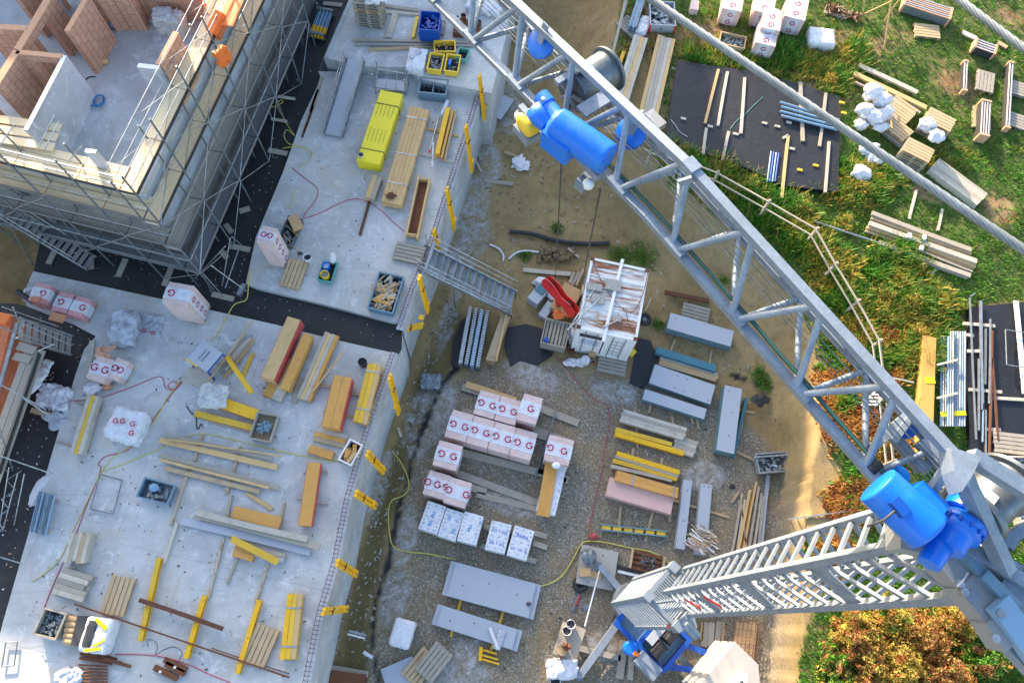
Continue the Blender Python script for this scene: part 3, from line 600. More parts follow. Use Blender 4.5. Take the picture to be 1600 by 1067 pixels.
# ------------------------------------------------------------------ builders for the things lying about
def plank(label, a, b, w, t, h0, mat, name='plank', cat='plank', group=None, gap=0):
    c, rz, L = LN(a, b, h0 + t); mb = MB(); mb.board((0, 0, t / 2), (L, w, t), random.uniform(-.012, .012) * L * .5)
    return tag(mb.build(name, [M[mat]], None, (c.x, c.y, h0), rz), label, cat, group)
def stack(label, a, b, w, hgt, h0, mats, n=4, rows=2, straps=(), name='timber_stack', cat='timber stack', group=None, part='board', edge=None, skew=.02):
    c, rz, L = LN(a, b, h0 + hgt); t = thing(name, label, cat, (c.x, c.y, h0), rz, group); bw = w / n; bh = hgt / rows
    for r in range(rows):
        for i in range(n):
            dx = random.uniform(-1, 1) * skew; l = L * (1 - random.random() * skew * 1.5); mb = MB()
            mb.board((dx, -w / 2 + (i + .5) * bw, (r + .5) * bh - (.002 if i % 2 else 0)), (l, bw - .008, bh - .006), random.uniform(-.004, .004)); mt = mats[(i + r * 2) % len(mats)] if isinstance(mats, (list, tuple)) else mats
            mb.build(part, [M[mt]], t)
    for s in straps:
        mb = MB(); x = (s - .5) * L
        mb.bar((x, -w / 2 - .012, hgt + .006), (x, w / 2 + .012, hgt + .006), .05, .012); mb.bar((x, -w / 2 - .008, 0), (x, -w / 2 - .008, hgt + .012), .012, .05); mb.bar((x, w / 2 + .008, 0), (x, w / 2 + .008, hgt + .012), .012, .05); mb.build('strap', [M['galv']], t)
    if edge:
        mb = MB(); mb.box((0, -w / 2 - .004, hgt / 2), (L * .985, .006, hgt * .97)); mb.box((0, w / 2 + .004, hgt / 2), (L * .985, .006, hgt * .97)); mb.build('painted_edge', [M[edge]], t)
    return t
_pal = {}
def pallet(label, a, b, h0, mat='palletw', group=None, z=None):     # a-b: its long centre line on the top face
    c, rz, L = LN(a, b, h0 + .144)
    if mat not in _pal:
        t = thing('pallet', label, 'pallet', (c.x, c.y, h0), rz, group)
        for i in range(5):
            mb = MB(); mb.box((0, -.4 + .07 + i * .165, .133), (1.2, .135, .022)); mb.build('deck_board', [M[mat]], t)
        for x in (-.53, 0, .53):
            mb = MB(); mb.box((x, 0, .111), (.14, .8, .022))
            for y in (-.34, 0, .34): mb.box((x, y, .061), (.14, .11, .078))
            mb.build('block_row', [M[mat]], t)
        for y in (-.34, 0, .34):
            mb = MB(); mb.box((0, y, .011), (1.2, .10, .022)); mb.build('bottom_board', [M[mat]], t)
        _pal[mat] = t; return t
    return dup(_pal[mat], (c.x, c.y, h0), rz, label, group)
def gmark(mb, o, ex, ey, r, seg=14, thick=.40, mi=0):      # round G, drawn as an open ring with a bar, flat on the plane o + ex, ey
    ex, ey = Vector(ex), Vector(ey); nz = ex.cross(ey)
    def P2(x, y): return Vector(o) + ex * x + ey * y
    for (ri, ro, a0, a1) in ((r * (1 - thick), r, .75, 5.9),):
        b = len(mb.v)
        for i in range(seg + 1):
            an = a0 + (a1 - a0) * i / seg; mb.v.append(P2(math.cos(an) * ri, math.sin(an) * ri)); mb.v.append(P2(math.cos(an) * ro, math.sin(an) * ro))
        for i in range(seg): mb.face((b + 2 * i, b + 2 * i + 1, b + 2 * i + 3, b + 2 * i + 2), [(0, 0)] * 4, mi)
    b = len(mb.v); k = r * (1 - thick)
    for x, y in ((k * .1, -k * .15), (r, -k * .15), (r, k * .25), (k * .1, k * .25)): mb.v.append(P2(x, y))
    mb.face((b, b + 1, b + 2, b + 3), [(0, 0)] * 4, mi)
    b = len(mb.v)
    for x, y in ((k * .95, -r * .62), (r, -r * .62), (r, k * .2), (k * .95, k * .2)): mb.v.append(P2(x, y))
    mb.face((b, b + 1, b + 2, b + 3), [(0, 0)] * 4, mi)
    b = len(mb.v); R1, R2 = r * 1.28, r * 1.36
    for i in range(seg + 6):
        an = 2 * math.pi * i / (seg + 6); mb.v.append(P2(math.cos(an) * R1, math.sin(an) * R1)); mb.v.append(P2(math.cos(an) * R2, math.sin(an) * R2))
    n = seg + 6
    for i in range(n): j = (i + 1) % n; mb.face((b + 2 * i, b + 2 * i + 1, b + 2 * j + 1, b + 2 * j), [(0, 0)] * 4, mi + 1)
M['pinkring'] = paint('pale_pink_print', (.66, .40, .44), .5, 0, .05)
def gpack(label, a, b, w, hgt, h0, marks=(-.3, .3), flip=(0, 1), group='wrapped clay block packs in the yard', sidemarks=0, topfilm=True, seed=0, body='pink', pal=True, name='block_pack', sides=('y',)):
    # a-b is the centre line of the top; the printed film band runs along it
    c, rz, L = LN(a, b, h0 + hgt); t = thing(name, label, 'block pack', (c.x, c.y, h0), rz, group); z0 = .12 if pal else 0
    mb = MB(); mb.soft((0, 0, z0 + (hgt - z0) / 2), (L - .01, w - .01, hgt - z0), 0, 8, .005, .012, 0, seed, 0, False); mb.build('wrapped_blocks', [M[body]], t)
    bw = w * .52; mb = MB(); mb.box((0, 0, z0 + (hgt - z0) / 2), (L + .016, bw, hgt - z0 + .03), None, 0, False); mb.build('film_band', [M['whitep']], t)
    mb = MB()
    for i, m_ in enumerate(marks):
        e = (1, 0, 0) if flip[i % len(flip)] else (-1, 0, 0); f = (0, 1, 0) if flip[i % len(flip)] else (0, -1, 0)
        gmark(mb, (m_ * L, 0, hgt + .02), e, f, min(.14, bw * .31))
    for k in range(sidemarks):
        z = hgt - (k + .7) * (hgt / (sidemarks + .4)); gmark(mb, (L / 2 + .013, 0, z), (0, 1, 0), (0, 0, 1), .12); gmark(mb, (-L / 2 - .013, 0, z), (0, -1, 0), (0, 0, 1), .09)
    if mb.f: mb.build('logo', [M['magenta'], M['pinkring']], t)
    if pal:
        mb = MB()
        for y in (-.38, 0, .38): mb.box((0, y * w, .05), (L * .98, .1, .1))
        mb.build('pallet_base', [M['palletw']], t)
    return t
def textmesh(name, txt, size, mat, parent, loc, rz=0.0, rx=0.0):
    cu = bpy.data.curves.new(name, 'FONT'); cu.body = txt; cu.size = size; cu.align_x = 'CENTER'; cu.align_y = 'CENTER'; cu.resolution_u = 2
    o = bpy.data.objects.new('tmp', cu); COL.objects.link(o); dg = bpy.context.evaluated_depsgraph_get(); me = bpy.data.meshes.new_from_object(o.evaluated_get(dg))
    bpy.data.objects.remove(o); bpy.data.curves.remove(cu); me.name = name; me.materials.clear(); me.materials.append(M[mat])
    q = bpy.data.objects.new(name, me); COL.objects.link(q); q.parent = parent; q.location = loc; q.rotation_euler = (rx, 0, rz); return q
def bpack(label, quad, hgt, h0, texts, mat='bluep', z=1):
    q = [P(x, y, h0 + hgt) for x, y in quad]; c = sum(q, Vector()) / 4; ex = (q[1] - q[0] + q[2] - q[3]) / 2; ey = (q[0] - q[3] + q[1] - q[2]) / 2
    rz = math.atan2(ex.y, ex.x); W_, D_ = ex.length, ey.length; t = thing('block_pack', label, 'block pack', (c.x, c.y, h0), rz, 'white film packs with blue print')
    mb = MB(); mb.soft((0, 0, .1 + (hgt - .1) / 2), (W_, D_, hgt - .1), 0, 8, .006, .015, 0, len(label), 0, False); mb.build('wrapped_blocks', [M['whitep']], t)
    mb = MB()
    for i in range(7):
        for x in (-.36, .36, 0):
            if x == 0 and i % 3: continue
            mb.box((x * W_ + (.02 if i % 2 else -.02), (i - 3) * D_ / 7.4, hgt + .012), (.085, .012, .003))
    for i in range(5): mb.box((W_ / 2 + .012, (i - 2) * D_ / 5.5, hgt * .6), (.003, .08, .02))
    mb.build('print_marks', [M['blackp']], t)
    for (tx, x, y, s, r) in texts: textmesh('lettering', tx, s, mat, t, (x * W_, y * D_, hgt + .016), r)
    textmesh('lettering', texts[0][0], .13, mat, t, (W_ / 2 + .018, 0, hgt * .55), math.pi / 2, math.pi / 2)
    mb = MB()
    for y in (-.38, 0, .38): mb.box((0, y * D_, .05), (W_ * .98, .1, .1))
    mb.build('pallet_base', [M['palletw']], t); return t
def bin_(label, quad, hgt, h0, mat, name='steel_bin', cat='bin', wall=.03, inner='dark', ribs=True, fill=.35, group=None):
    q = [P(x, y, h0 + hgt) for x, y in quad]; c = sum(q, Vector()) / 4; ex = (q[1] - q[0] + q[2] - q[3]) / 2; ey = (q[0] - q[3] + q[1] - q[2]) / 2
    rz = math.atan2(ex.y, ex.x); W_, D_ = ex.length, ey.length; t = thing(name, label, cat, (c.x, c.y, h0), rz, group)
    mb = MB()
    for s in (-1, 1):
        mb.box((0, s * (D_ / 2 - wall / 2), hgt / 2 + .03), (W_, wall, hgt - .06)); mb.box((s * (W_ / 2 - wall / 2), 0, hgt / 2 + .03), (wall, D_ - 2 * wall, hgt - .06))
    mb.build('side_wall', [M[mat]], t); mb = MB(); mb.box((0, 0, .05), (W_ - 2 * wall - .002, D_ - 2 * wall - .002, .05)); mb.build('bottom', [M[inner]], t)
    mb = MB()
    for s in (-1, 1): mb.box((0, s * (D_ / 2), hgt - .012), (W_ + .05, .05, .04)); mb.box((s * (W_ / 2), 0, hgt - .012), (.05, D_ - .05, .04))
    if ribs:
        for z in (.35, .65):
            for s in (-1, 1): mb.box((0, s * (D_ / 2 + .006), hgt * z), (W_, .016, .03)); mb.box((s * (W_ / 2 + .006), 0, hgt * z), (.016, D_, .03))
    mb.build('rim', [M[mat]], t); return t, W_, D_
def heap(label, c, sx, sy, h, h0, mats, n, name='scrap_heap', cat='scrap heap', rz=0.0, ln=(.2, .5), wd=(.03, .1), kind='stuff', par=None, dirn=None):
    p = c if isinstance(c, Vector) else P(c[0], c[1], h0 + h); mb = MB()
    for i in range(n):
        a = random.uniform(0, math.pi) if dirn is None else random.gauss(dirn, .28); l, w = random.uniform(*ln), random.uniform(*wd)
        mb.box((random.uniform(-1, 1) * sx / 2, random.uniform(-1, 1) * sy / 2, random.random() * h * (.6) + .03), (l, w, random.uniform(.015, .05)), rotz(a) @ Matrix.Rotation(random.gauss(0, .18), 3, 'Y'), i % len(mats))
    o = mb.build(name, [M[m] for m in mats], None if par is None else par, (p.x, p.y, h0) if par is None else c, rz)
    o['kind'] = 'stuff'
    if par is None: tag(o, label, cat, None, kind)
    return o
def bits(name, par, W_, D_, z, mat, n, s=(.04, .12)):
    mb = MB()
    for i in range(n): mb.box((random.uniform(-.42, .42) * W_, random.uniform(-.42, .42) * D_, z + random.uniform(0, .08)), (random.uniform(*s), random.uniform(*s) * .5, random.uniform(.02, .05)), rotz(random.uniform(0, 3.1)) @ Matrix.Rotation(random.uniform(-.5, .5), 3, 'Y'))
    o = mb.build(name, [M[mat]], par); o['kind'] = 'stuff'; return o
def hose(label, pts, h0, mat, r=.018, name='hose', cat='hose', sub=4):
    q = [P(x, y, h0 + r) for x, y in pts]; out = []
    for i in range(len(q) - 1):
        p0, p1, p2, p3 = q[max(0, i - 1)], q[i], q[i + 1], q[min(len(q) - 1, i + 2)]
        for k in range(sub):
            t = k / sub; out.append(.5 * ((2 * p1) + (-p0 + p2) * t + (2 * p0 - 5 * p1 + 4 * p2 - p3) * t * t + (-p0 + 3 * p1 - 3 * p2 + p3) * t ** 3))
    out.append(q[-1]); c = out[0].copy(); mb = MB(); mb.tube([p - c for p in out], r, 6)
    return tag(mb.build(name, [M[mat]], None, c), label, cat)
def drum(label, px, r, h, h0, mat, name='bucket', cat='bucket', inner='dark', lid=None, open_=True):
    p = P(px[0], px[1], h0 + h); t = thing(name, label, cat, (p.x, p.y, h0)); mb = MB()
    if open_: mb.lathe((0, 0, 0), (0, 0, 1), [(0, r * .86), (h, r), (h, r * .9), (.05, r * .78)], 20)
    else: mb.lathe((0, 0, 0), (0, 0, 1), [(0, r * .95), (h * .3, r), (h, r)], 20)
    mb.build('shell', [M[mat]], t)
    if open_: mb = MB(); mb.lathe((0, 0, .06), (0, 0, 1), [(0, r * .78), (h * .5, r * .84)], 20); mb.build('contents', [M[inner]], t)
    mb = MB(); mb.tube([(r * math.cos(a), r * math.sin(a) * .9, h - .02 + .06 * math.sin(a)) for a in np.linspace(0, math.pi, 9)], .008, 5); mb.build('handle', [M['galv']], t)
    return t
def lump(label, px, r, h0, mat, seed=0, amp=.3, name='plastic_bag', cat='bag', group=None, rz=0.0, fr=1.6, n=15):
    p = P(px[0], px[1], h0 + r[2] * .8); mb = MB(); mb.blob((0, 0, r[2]), r, n, amp, seed, 0, fr)
    return tag(mb.build(name, [M[mat]], None, (p.x, p.y, h0), rz), label, cat, group)
def cover(label, quad, hgt, h0, mat, seed=0, amp=.05, name='tarpaulin', cat='tarpaulin', rad=.1, n=20, sag=0.0, group=None):
    q = [P(x, y, h0 + hgt) for x, y in quad]; c = sum(q, Vector()) / 4; ex = (q[1] - q[0] + q[2] - q[3]) / 2; ey = (q[0] - q[3] + q[1] - q[2]) / 2
    mb = MB(); mb.soft((0, 0, hgt / 2), (ex.length, ey.length, hgt), 0, max(n, 16), amp * .85, min(rad, hgt * .45), 0, seed, sag)
    return tag(mb.build(name, [M[mat]], None, (c.x, c.y, h0), math.atan2(ex.y, ex.x)), label, cat, group)
def box(label, quad, hgt, h0, mat, name, cat, group=None, lip=None):
    q = [P(x, y, h0 + hgt) for x, y in quad]; c = sum(q, Vector()) / 4; ex = (q[1] - q[0] + q[2] - q[3]) / 2; ey = (q[0] - q[3] + q[1] - q[2]) / 2
    mb = MB(); mb.box((0, 0, hgt / 2), (ex.length, ey.length, hgt)); return tag(mb.build(name, [M[mat]], None, (c.x, c.y, h0), math.atan2(ex.y, ex.x)), label, cat, group)
def panelbox(label, quad, hgt, h0, top, side, name='formwork_element', cat='form panel', group=None, holes=(), lips=()):
    q = [P(x, y, h0 + hgt) for x, y in quad]; c = sum(q, Vector()) / 4; ex = (q[1] - q[0] + q[2] - q[3]) / 2; ey = (q[0] - q[3] + q[1] - q[2]) / 2; W_, D_ = ex.length, ey.length
    t = thing(name, label, cat, (c.x, c.y, h0), math.atan2(ex.y, ex.x), group); n = max(1, int(round(hgt / .13)))
    for i in range(n):
        mb = MB(); z = (i + .5) * hgt / n; mb.box((0, 0, z), (W_ - .012 * (i % 2), D_ - .012 * (i % 2), hgt / n - .012)); mb.box((0, 0, z - hgt / n / 2 + .006), (W_ - .05, D_ - .05, .012)); mb.build('frame', [M[side]], t)
    mb = MB(); mb.box((0, 0, hgt - .002), (W_ - .02, D_ - .02, .016)); mb.build('face_sheet', [M[top]], t)
    if holes:
        mb = MB()
        for x, y in holes: mb.lathe((x * W_, y * D_, hgt + .003), (0, 0, 1), [(0, .03), (.008, .026)], 8)
        mb.build('tie_cap', [M['blackp']], t)
    for s in lips: mb = MB(); mb.box((s * (W_ / 2 + .09), 0, hgt * .45), (.2, D_, .03)); mb.build('edge_flange', [M[side]], t)
    return t
def pole(label, a, b, r, h0, mat, name='pipe', cat='pipe', h1=None, group=None):
    p, q = P(*a, h0 + r), P(*b, (h0 if h1 is None else h1) + r); mb = MB(); mb.tube([Vector(), q - p], r, 8); return tag(mb.build(name, [M[mat]], None, p), label, cat, group)
# ------------------------------------------------------------------ upper deck
def rampthing():
    A, B = P(556, 95, SU + .12), P(521, 212, SL + .1); d = B - A; f = Vector((d.x, d.y, 0)).normalized(); s = Vector((-f.y, f.x, 0)); t = thing('access_ramp', 'grey sheet metal ramp with low side rails from the raised deck', 'ramp', B); inv = Matrix.Translation(-B)
    def k(n, mb, m): o = mb.build(n, [M[m]]); o.parent = t; o.matrix_parent_inverse = inv
    mb = MB(); mb.bar(A, B, .72, .05); k('deck_plate', mb, 'formgrey')
    for q in (-1, 1):
        mb = MB(); mb.bar(A + s * q * .40 + Vector((0, 0, .05)), B + s * q * .40 + Vector((0, 0, .05)), .06, .14); k('side_beam', mb, 'galvd')
        for z in (.3, .55):
            mb = MB(); p0, p1 = A + s * q * .42, B + s * q * .42; mb.tube([p0.lerp(p1, .02), p0.lerp(p1, .05) + Vector((0, 0, z)), p0.lerp(p1, .9) + Vector((0, 0, z)), p0.lerp(p1, .96)], .02, 6); k('rail', mb, 'galv')
rampthing()
def rack():
    q = [P(590, 108, SL + .7), P(636, 116, SL + .7), P(634, 142, SL + .3), P(586, 140, SL + .3)]; c = P(610, 135, SL); t = thing('stacking_rack', 'blue grey steel stacking rack with corner tubes above the yellow package', 'rack', c); inv = Matrix.Translation(-c)
    def k(n, mb, m): o = mb.build(n, [M[m]]); o.parent = t; o.matrix_parent_inverse = inv
    for i in range(4):
        mb = MB(); p = q[i].copy(); p.z = SL; mb.tube([p, p + Vector((0, 0, 1.25 if i in (0, 3) else 1.0))], .03, 7); k('post', mb, 'galv')
        a, b2 = q[i], q[(i + 1) % 4]; mb = MB(); mb.tube([a, b2], .025, 6); k('rail', mb, 'galv')
    for x in (.33, .66): mb = MB(); mb.tube([q[0].lerp(q[1], x), q[3].lerp(q[2], x)], .02, 6); k('cross_rail', mb, 'galv')
    mb = MB(); a, b2 = q[3].lerp(q[0], .5), q[2].lerp(q[1], .5); a.z = b2.z = SL + .25; mb.bar(a, b2, .5, .05); k('deck_plate', mb, 'formgrey')
rack()
t, w, d = bin_('blue grey steel box with a divided inside below the three yellow tubs', [(657, 121), (700, 126), (697, 148), (654, 144)], .55, SL, 'bin'); bits('fittings', t, w, d, .2, 'screen', 60); mb = MB(); mb.box((0, 0, .3), (.03, d - .08, .4)); mb.build('divider', [M['bin']], t)
t = thing('wrapped_package', 'long bright yellow wrapped package with black print and two straps', 'package', *[(lambda c, r, L: ((c.x, c.y, SL), r))(*LN((612, 144), (575, 254), SL + .55))][0])
c_, r_, L_ = LN((612, 144), (575, 254), SL + .55); mb = MB(); mb.soft((0, 0, .275), (L_, .98, .55), 0, 16, .004, .012, 0, 3, 0, False); mb.build('wrap', [M['yellowsheet']], t)
for x in (-.31, .33): mb = MB(); mb.box((x * L_, 0, .285), (.02, 1.01, .57)); mb.build('strap', [M['blackp']], t)
mb = MB()
for bl in (-.23, .13):
    for i in range(9):
        for j in range(5): mb.box((bl * L_ + (i - 4) * .075 + random.uniform(-.01, .01), -.34 + j * .165, .568), (.035, .022, .004))
mb.build('print_marks', [M['blackp']], t)
drum('round white tape reel lying on the lower end of the yellow package', (564, 242), .11, .08, SL + .56, 'white', 'tape_reel', 'reel')
stack('neat stack of pale pine beams beside the yellow package', (656, 168), (611, 318), .84, .36, SL + .1, ['pine'], 5, 2, (.12, .5, .8), 'beam_stack', 'timber stack', None, 'beam')
lump('dark tangled chain heap on the lower end of the pine beams', (610, 306), (.16, .12, .05), SL + .46, 'rustbeam', 4, .5, 'chain', 'chain')
plank('narrow yellow formwork beam on the small pile at the deck edge', (700, 168), (683, 240), .2, .26, SL + .1, 'yellow', 'formwork_beam', 'beam')
plank('thin brown plank beside the narrow yellow formwork beam', (708, 172), (690, 246), .09, .22, SL + .1, 'ply'); plank('outer ochre plank of the small pile at the deck edge', (713, 172), (695, 250), .07, .2, SL + .1, 'dirtywood')
pole('long pale pipe left of the narrow yellow formwork beam', (686, 182), (672, 234), .045, SL + .12, 'galv'); pole('white plastic wrapped roll at the top of the small pile', (699, 158), (690, 180), .09, SL + .15, 'whitep', 'roll', 'roll')
plank('upright grey steel profile standing below the small pile', (677, 222), (675, 262), .07, .08, SL + .3, 'galv', 'steel_profile', 'profile')
plank('pale bearer timber crossing under the pine beams, upper one', (640, 195), (716, 212), .1, .09, SL, 'pine', 'bearer', 'timber'); plank('greenish bearer timber crossing under the pine beams, lower one', (628, 232), (706, 252), .1, .09, SL, 'limewood', 'bearer', 'timber')
drum('small red cap on the small pile at the deck edge', (671, 236), .05, .08, SL + .25, 'red', 'cap', 'cap', open_=False)
# long open trough box
c_, r_, L_ = LN((663, 276), (643, 370), SL + .3); t = thing('wooden_trough', 'long open wooden trough with rust brown inside by the edge', 'trough', (c_.x, c_.y, SL), r_)
for s in (-1, 1): mb = MB(); mb.box((.04 * s, s * .23, .17), (L_, .07, .30)); mb.build('side_board', [M['pine']], t)
for x in (-.46, .46): mb = MB(); mb.box((x * L_, 0, .2), (.06, .38, .22)); mb.build('end_board', [M['pine']], t)
mb = MB(); mb.box((0, 0, .06), (L_ * .9, .38, .06)); mb.build('bottom_board', [M['rust']], t)
stack('short thick pine block pair left of the pine beams', (590, 275), (578, 309), .4, .34, SL, ['pine', 'weath'], 2, 2, (), 'timber_block', 'timber')
plank('thin rusty steel beam lying alone on the upper deck', (578, 310), (562, 366), .09, .1, SL, 'rustbeam', 'steel_beam', 'beam')
pallet('dirty grey pallet lying by the top of the steel stair', (621, 391), (658, 399), SL, 'palletg')
pallet('clean pale pallet lying beside the tall block pack', (466, 409), (452, 446), SL, 'palletw')
t, w, d = bin_('large blue grey bin filled with broken wood offcuts near the deck edge', [(594, 425), (632, 433), (612, 489), (573, 480)], .45, SL, 'bin'); heap('', Vector((0, 0, .1)), w * .75, d * .75, .45, 0, ['pine', 'weath', 'dirtywood', 'ply', 'limewood'], 60, 'offcuts', '', 0, (.25, .7), (.05, .14), None, t)
t, w, d = bin_('small green tub holding buckets and a white bag', [(504, 407), (526, 411), (519, 441), (497, 437)], .3, SL, 'bingreen', 'tub', 'tub', ribs=False)
drum('blue bucket in the small green tub', (509, 414), .15, .34, SL + .1, 'blue', inner='white'); drum('yellow bucket in the small green tub', (507, 428), .17, .36, SL + .1, 'bucket_y', inner='stone'); lump('slender white bag standing in the small green tub', (520, 404), (.1, .16, .25), SL + .2, 'bagw', 3)
drum('white bucket with black inside next to the clean pale pallet', (480, 401), .17, .33, SL, 'white')
gpack('tall leaning pack of clay blocks in pink film by the mortar trough', (405, 365), (429, 370), .72, 1.95, SL, (-.2, .2), (1, 0), 'tall block packs on the decks', 4, seed=2)
t, w, d = bin_('long dark mortar trough behind the tall block pack', [(447, 338), (472, 342), (456, 386), (436, 378)], .3, SL, 'screen', 'mortar_trough', 'trough', ribs=False); bits('tools', t, w, d, .15, 'galvd', 14, (.1, .3))
box('brown cardboard box on the upper end of the mortar trough', [(448, 340), (464, 334), (473, 350), (458, 357)], .3, SL + .32, 'card', 'cardboard_box', 'box')
pole('wooden broom handle leaning across the mortar trough', (443, 366), (467, 394), .018, SL + .35, 'pine', 'broom', 'broom', SL); pole('second shorter stick across the mortar trough', (452, 357), (467, 370), .014, SL + .34, 'hosey', 'stick', 'stick')
lump('black brush head at the lower end of the broom handle', (469, 396), (.1, .06, .05), SL, 'blackp', 1, .2, 'brush', 'brush')
hose('thin red hose curling over the upper deck', [(456, 262), (478, 280), (494, 292), (497, 302), (490, 318), (474, 340), (500, 333), (540, 314), (565, 312), (592, 326), (612, 345), (632, 362)], SL, 'hoser', .014)
hose('faded yellow hose at the left edge of the upper deck', [(442, 232), (456, 230), (478, 232), (488, 243), (478, 255), (466, 262)], SL, 'hosey', .014); hose('faint yellow cord by the mortar trough', [(464, 292), (458, 304), (456, 318), (448, 326)], SL, 'hosey', .012)
for i, (a, b, w, mt) in enumerate((((503, 120), (486, 175), .16, 'weath'), ((497, 140), (474, 206), .1, 'dirtywood'), ((490, 165), (472, 214), .08, 'rustbeam'))):
    plank(['wide weathered board along the left edge of the upper deck', 'narrow brown board along the left edge of the upper deck', 'dark rusty strip lying inside the left edge boards'][i], a, b, w, .05, SL, mt)
# upright yellow guard clamps on the deck edge, steel stair
def vtop(base, zb, top):
    w = P(*base, zb); best = min(np.arange(zb + .2, zb + 3.2, .02), key=lambda z: np.hypot(*(PIX([[w.x, w.y, z]])[0] - np.array(top)))); return w, float(best)
GL = ['tallest, nearest the yellow tubs', 'beside the long ochre plank pile', 'beside the dirty grey pallet and trough', 'just above the steel stair', 'just below the steel stair', 'leaning out at the membrane joint', 'beside the strapped beam pair', 'beside the white tub of wood', 'below the white tub', 'level with the small bearers', 'nearest the strapped yellow beams']
for i, (tp, bs) in enumerate((((749, 118), (757, 186)), ((728, 197), (737, 268)), ((698, 295), (710, 358)), ((678, 360), (686, 392)), ((655, 433), (669, 487)), ((631, 515), (661, 508)), ((609, 588), (623, 645)), ((574, 708), (600, 737)), ((556, 770), (587, 791)), ((527, 878), (557, 897)), ((505, 955), (542, 951)))):
    w, zt = vtop(bs, 2.2, tp); t = thing('guard_clamp', 'yellow guard rail clamp post on the deck edge, ' + GL[i], 'guard post', (w.x, w.y, 2.2), 0, 'yellow clamp posts along the deck edge'); q = P(*tp, zt) - w; e = Vector((.26, .96, 0)) * .055; out = Vector((.96, -.26, 0))
    for s in (-1, 1): mb = MB(); mb.bar(e * s * 1.3, q + e * s * 1.2, .11, .1); mb.build('post', [M['yellow']], t)
    mb = MB(); mb.bar(q * .68 - e * 2.1, q * .68 + e * 2.1, .15, .1); mb.build('collar', [M['rust']], t); mb = MB(); mb.bar(out * -.1 + Vector((0, 0, .8)), out * .1 + Vector((0, 0, .8)), .2, .08); mb.build('jaw', [M['yellow']], t)
def stair():
    A, B = P(659, 402, SL + .12), P(803, 474, .55); d = B - A; f = Vector((d.x, d.y, 0)).normalized(); s = Vector((-f.y, f.x, 0)); t = thing('site_stair', 'galvanised steel stair with grating treads from deck edge to yard', 'stair', (B.x, B.y, 0)); inv = Matrix.Translation(-Vector((B.x, B.y, 0)))
    def k(n, mb, m): o = mb.build(n, [M[m]]); o.parent = t; o.matrix_parent_inverse = inv; return o
    for q in (-1, 1):
        mb = MB(); mb.bar(A + s * q * .56, B + s * q * .56, .05, .2); k('stringer', mb, 'galv')
        for z in (.5, .95): mb = MB(); mb.tube([A + s * q * .6 + Vector((0, 0, z)), B + s * q * .6 + Vector((0, 0, z))], .02, 6); k('rail', mb, 'galv')
        for x in (.02, .34, .66, .98): mb = MB(); p = A.lerp(B, x) + s * q * .6; mb.tube([p, p + Vector((0, 0, .95))], .02, 6); k('rail_post', mb, 'galv')
    for i in range(14):
        c = A.lerp(B, (i + .4) / 14); mb = MB()
        mb.bar(c - s * .53, c + s * .53, .21, .02)
        mb.bar(c - s * .53 - f * .12, c + s * .53 - f * .12, .025, .045, 1); o_ = mb.build('tread', [M['galvd'], M['galv']]); o_.parent = t; o_.matrix_parent_inverse = inv
    for x in (0.35, 1): mb = MB(); p = A.lerp(B, x); mb.tube([p - s * .5, Vector((p.x - s.x * .5, p.y - s.y * .5, 0))], .03, 6); mb.tube([p + s * .5, Vector((p.x + s.x * .5, p.y + s.y * .5, 0))], .03, 6); k('leg', mb, 'galvd')
stair()
# starter bars on the wall head
mb = MB(); mw = MB()
for ed in (EDGE, EDGE2):
    q = [P(x, y, SL) for x, y in ed]
    for a, b in zip(q, q[1:]):
        dv = b - a; L = dv.length; f = dv / L; s = Vector((f.y, -f.x, 0)); s = s if s.x < 0 else -s
        mw.bar(a + s * .14 + Vector((0, 0, .02)), b + s * .14 + Vector((0, 0, .02)), .24, .05)
        for off in (.07, .21): mb.tube([a + s * off + Vector((0, 0, .27)), b + s * off + Vector((0, 0, .27))], .008, 4)
        n = int(L / .14)
        for i in range(n):
            p = a + f * (i + .5) * .14; mb.tube([p + s * .06, p + s * .06 + Vector((0, 0, .3)), p + s * .22 + Vector((0, 0, .3)), p + s * .22], .009, 4, cap=False)
tag(mw.build('wall_head', [M['panel']]), 'pale wall head along the deck edge', None, None, 'structure'); tag(mb.build('starter_bars', [M['rust']]), 'rows of rusty starter bar loops along the deck edge', None, None, 'stuff')
# ------------------------------------------------------------------ raised deck
for k in range(9): pallet('empty wooden pallet in the tall stack on the raised deck, ' + ['lowest', 'second from the bottom', 'third from the bottom', 'fourth from the bottom', 'middle one', 'fourth from the top', 'third from the top', 'second from the top', 'topmost under white film'][k], (563 + random.uniform(-.7, .7), 30), (603, 36 + random.uniform(-.7, .7)), SU + .144 * k, 'palletw' if k in (5,) else 'palletg', 'stacked pallets on the raised deck') if False else None
_c, _r, _ = LN((562, 31), (601, 36), SU)
for k in range(9):
    lb = 'empty wooden pallet in the tall stack on the raised deck, ' + ['lowest', 'second from the bottom', 'third from the bottom', 'fourth from the bottom', 'middle one', 'fourth from the top', 'third from the top', 'second from the top', 'topmost under white film'][k]
    dup(_pal['palletw' if k == 6 else 'palletg'], (_c.x + random.uniform(-.03, .03), _c.y + random.uniform(-.03, .03), SU + .145 * k), _r, lb, 'stacked pallets on the raised deck')
lump('crumpled white film on top of the tall pallet stack', (583, 0), (.4, .25, .12), SU + 1.3, 'bagw', 8, .4, 'plastic_film', 'film')
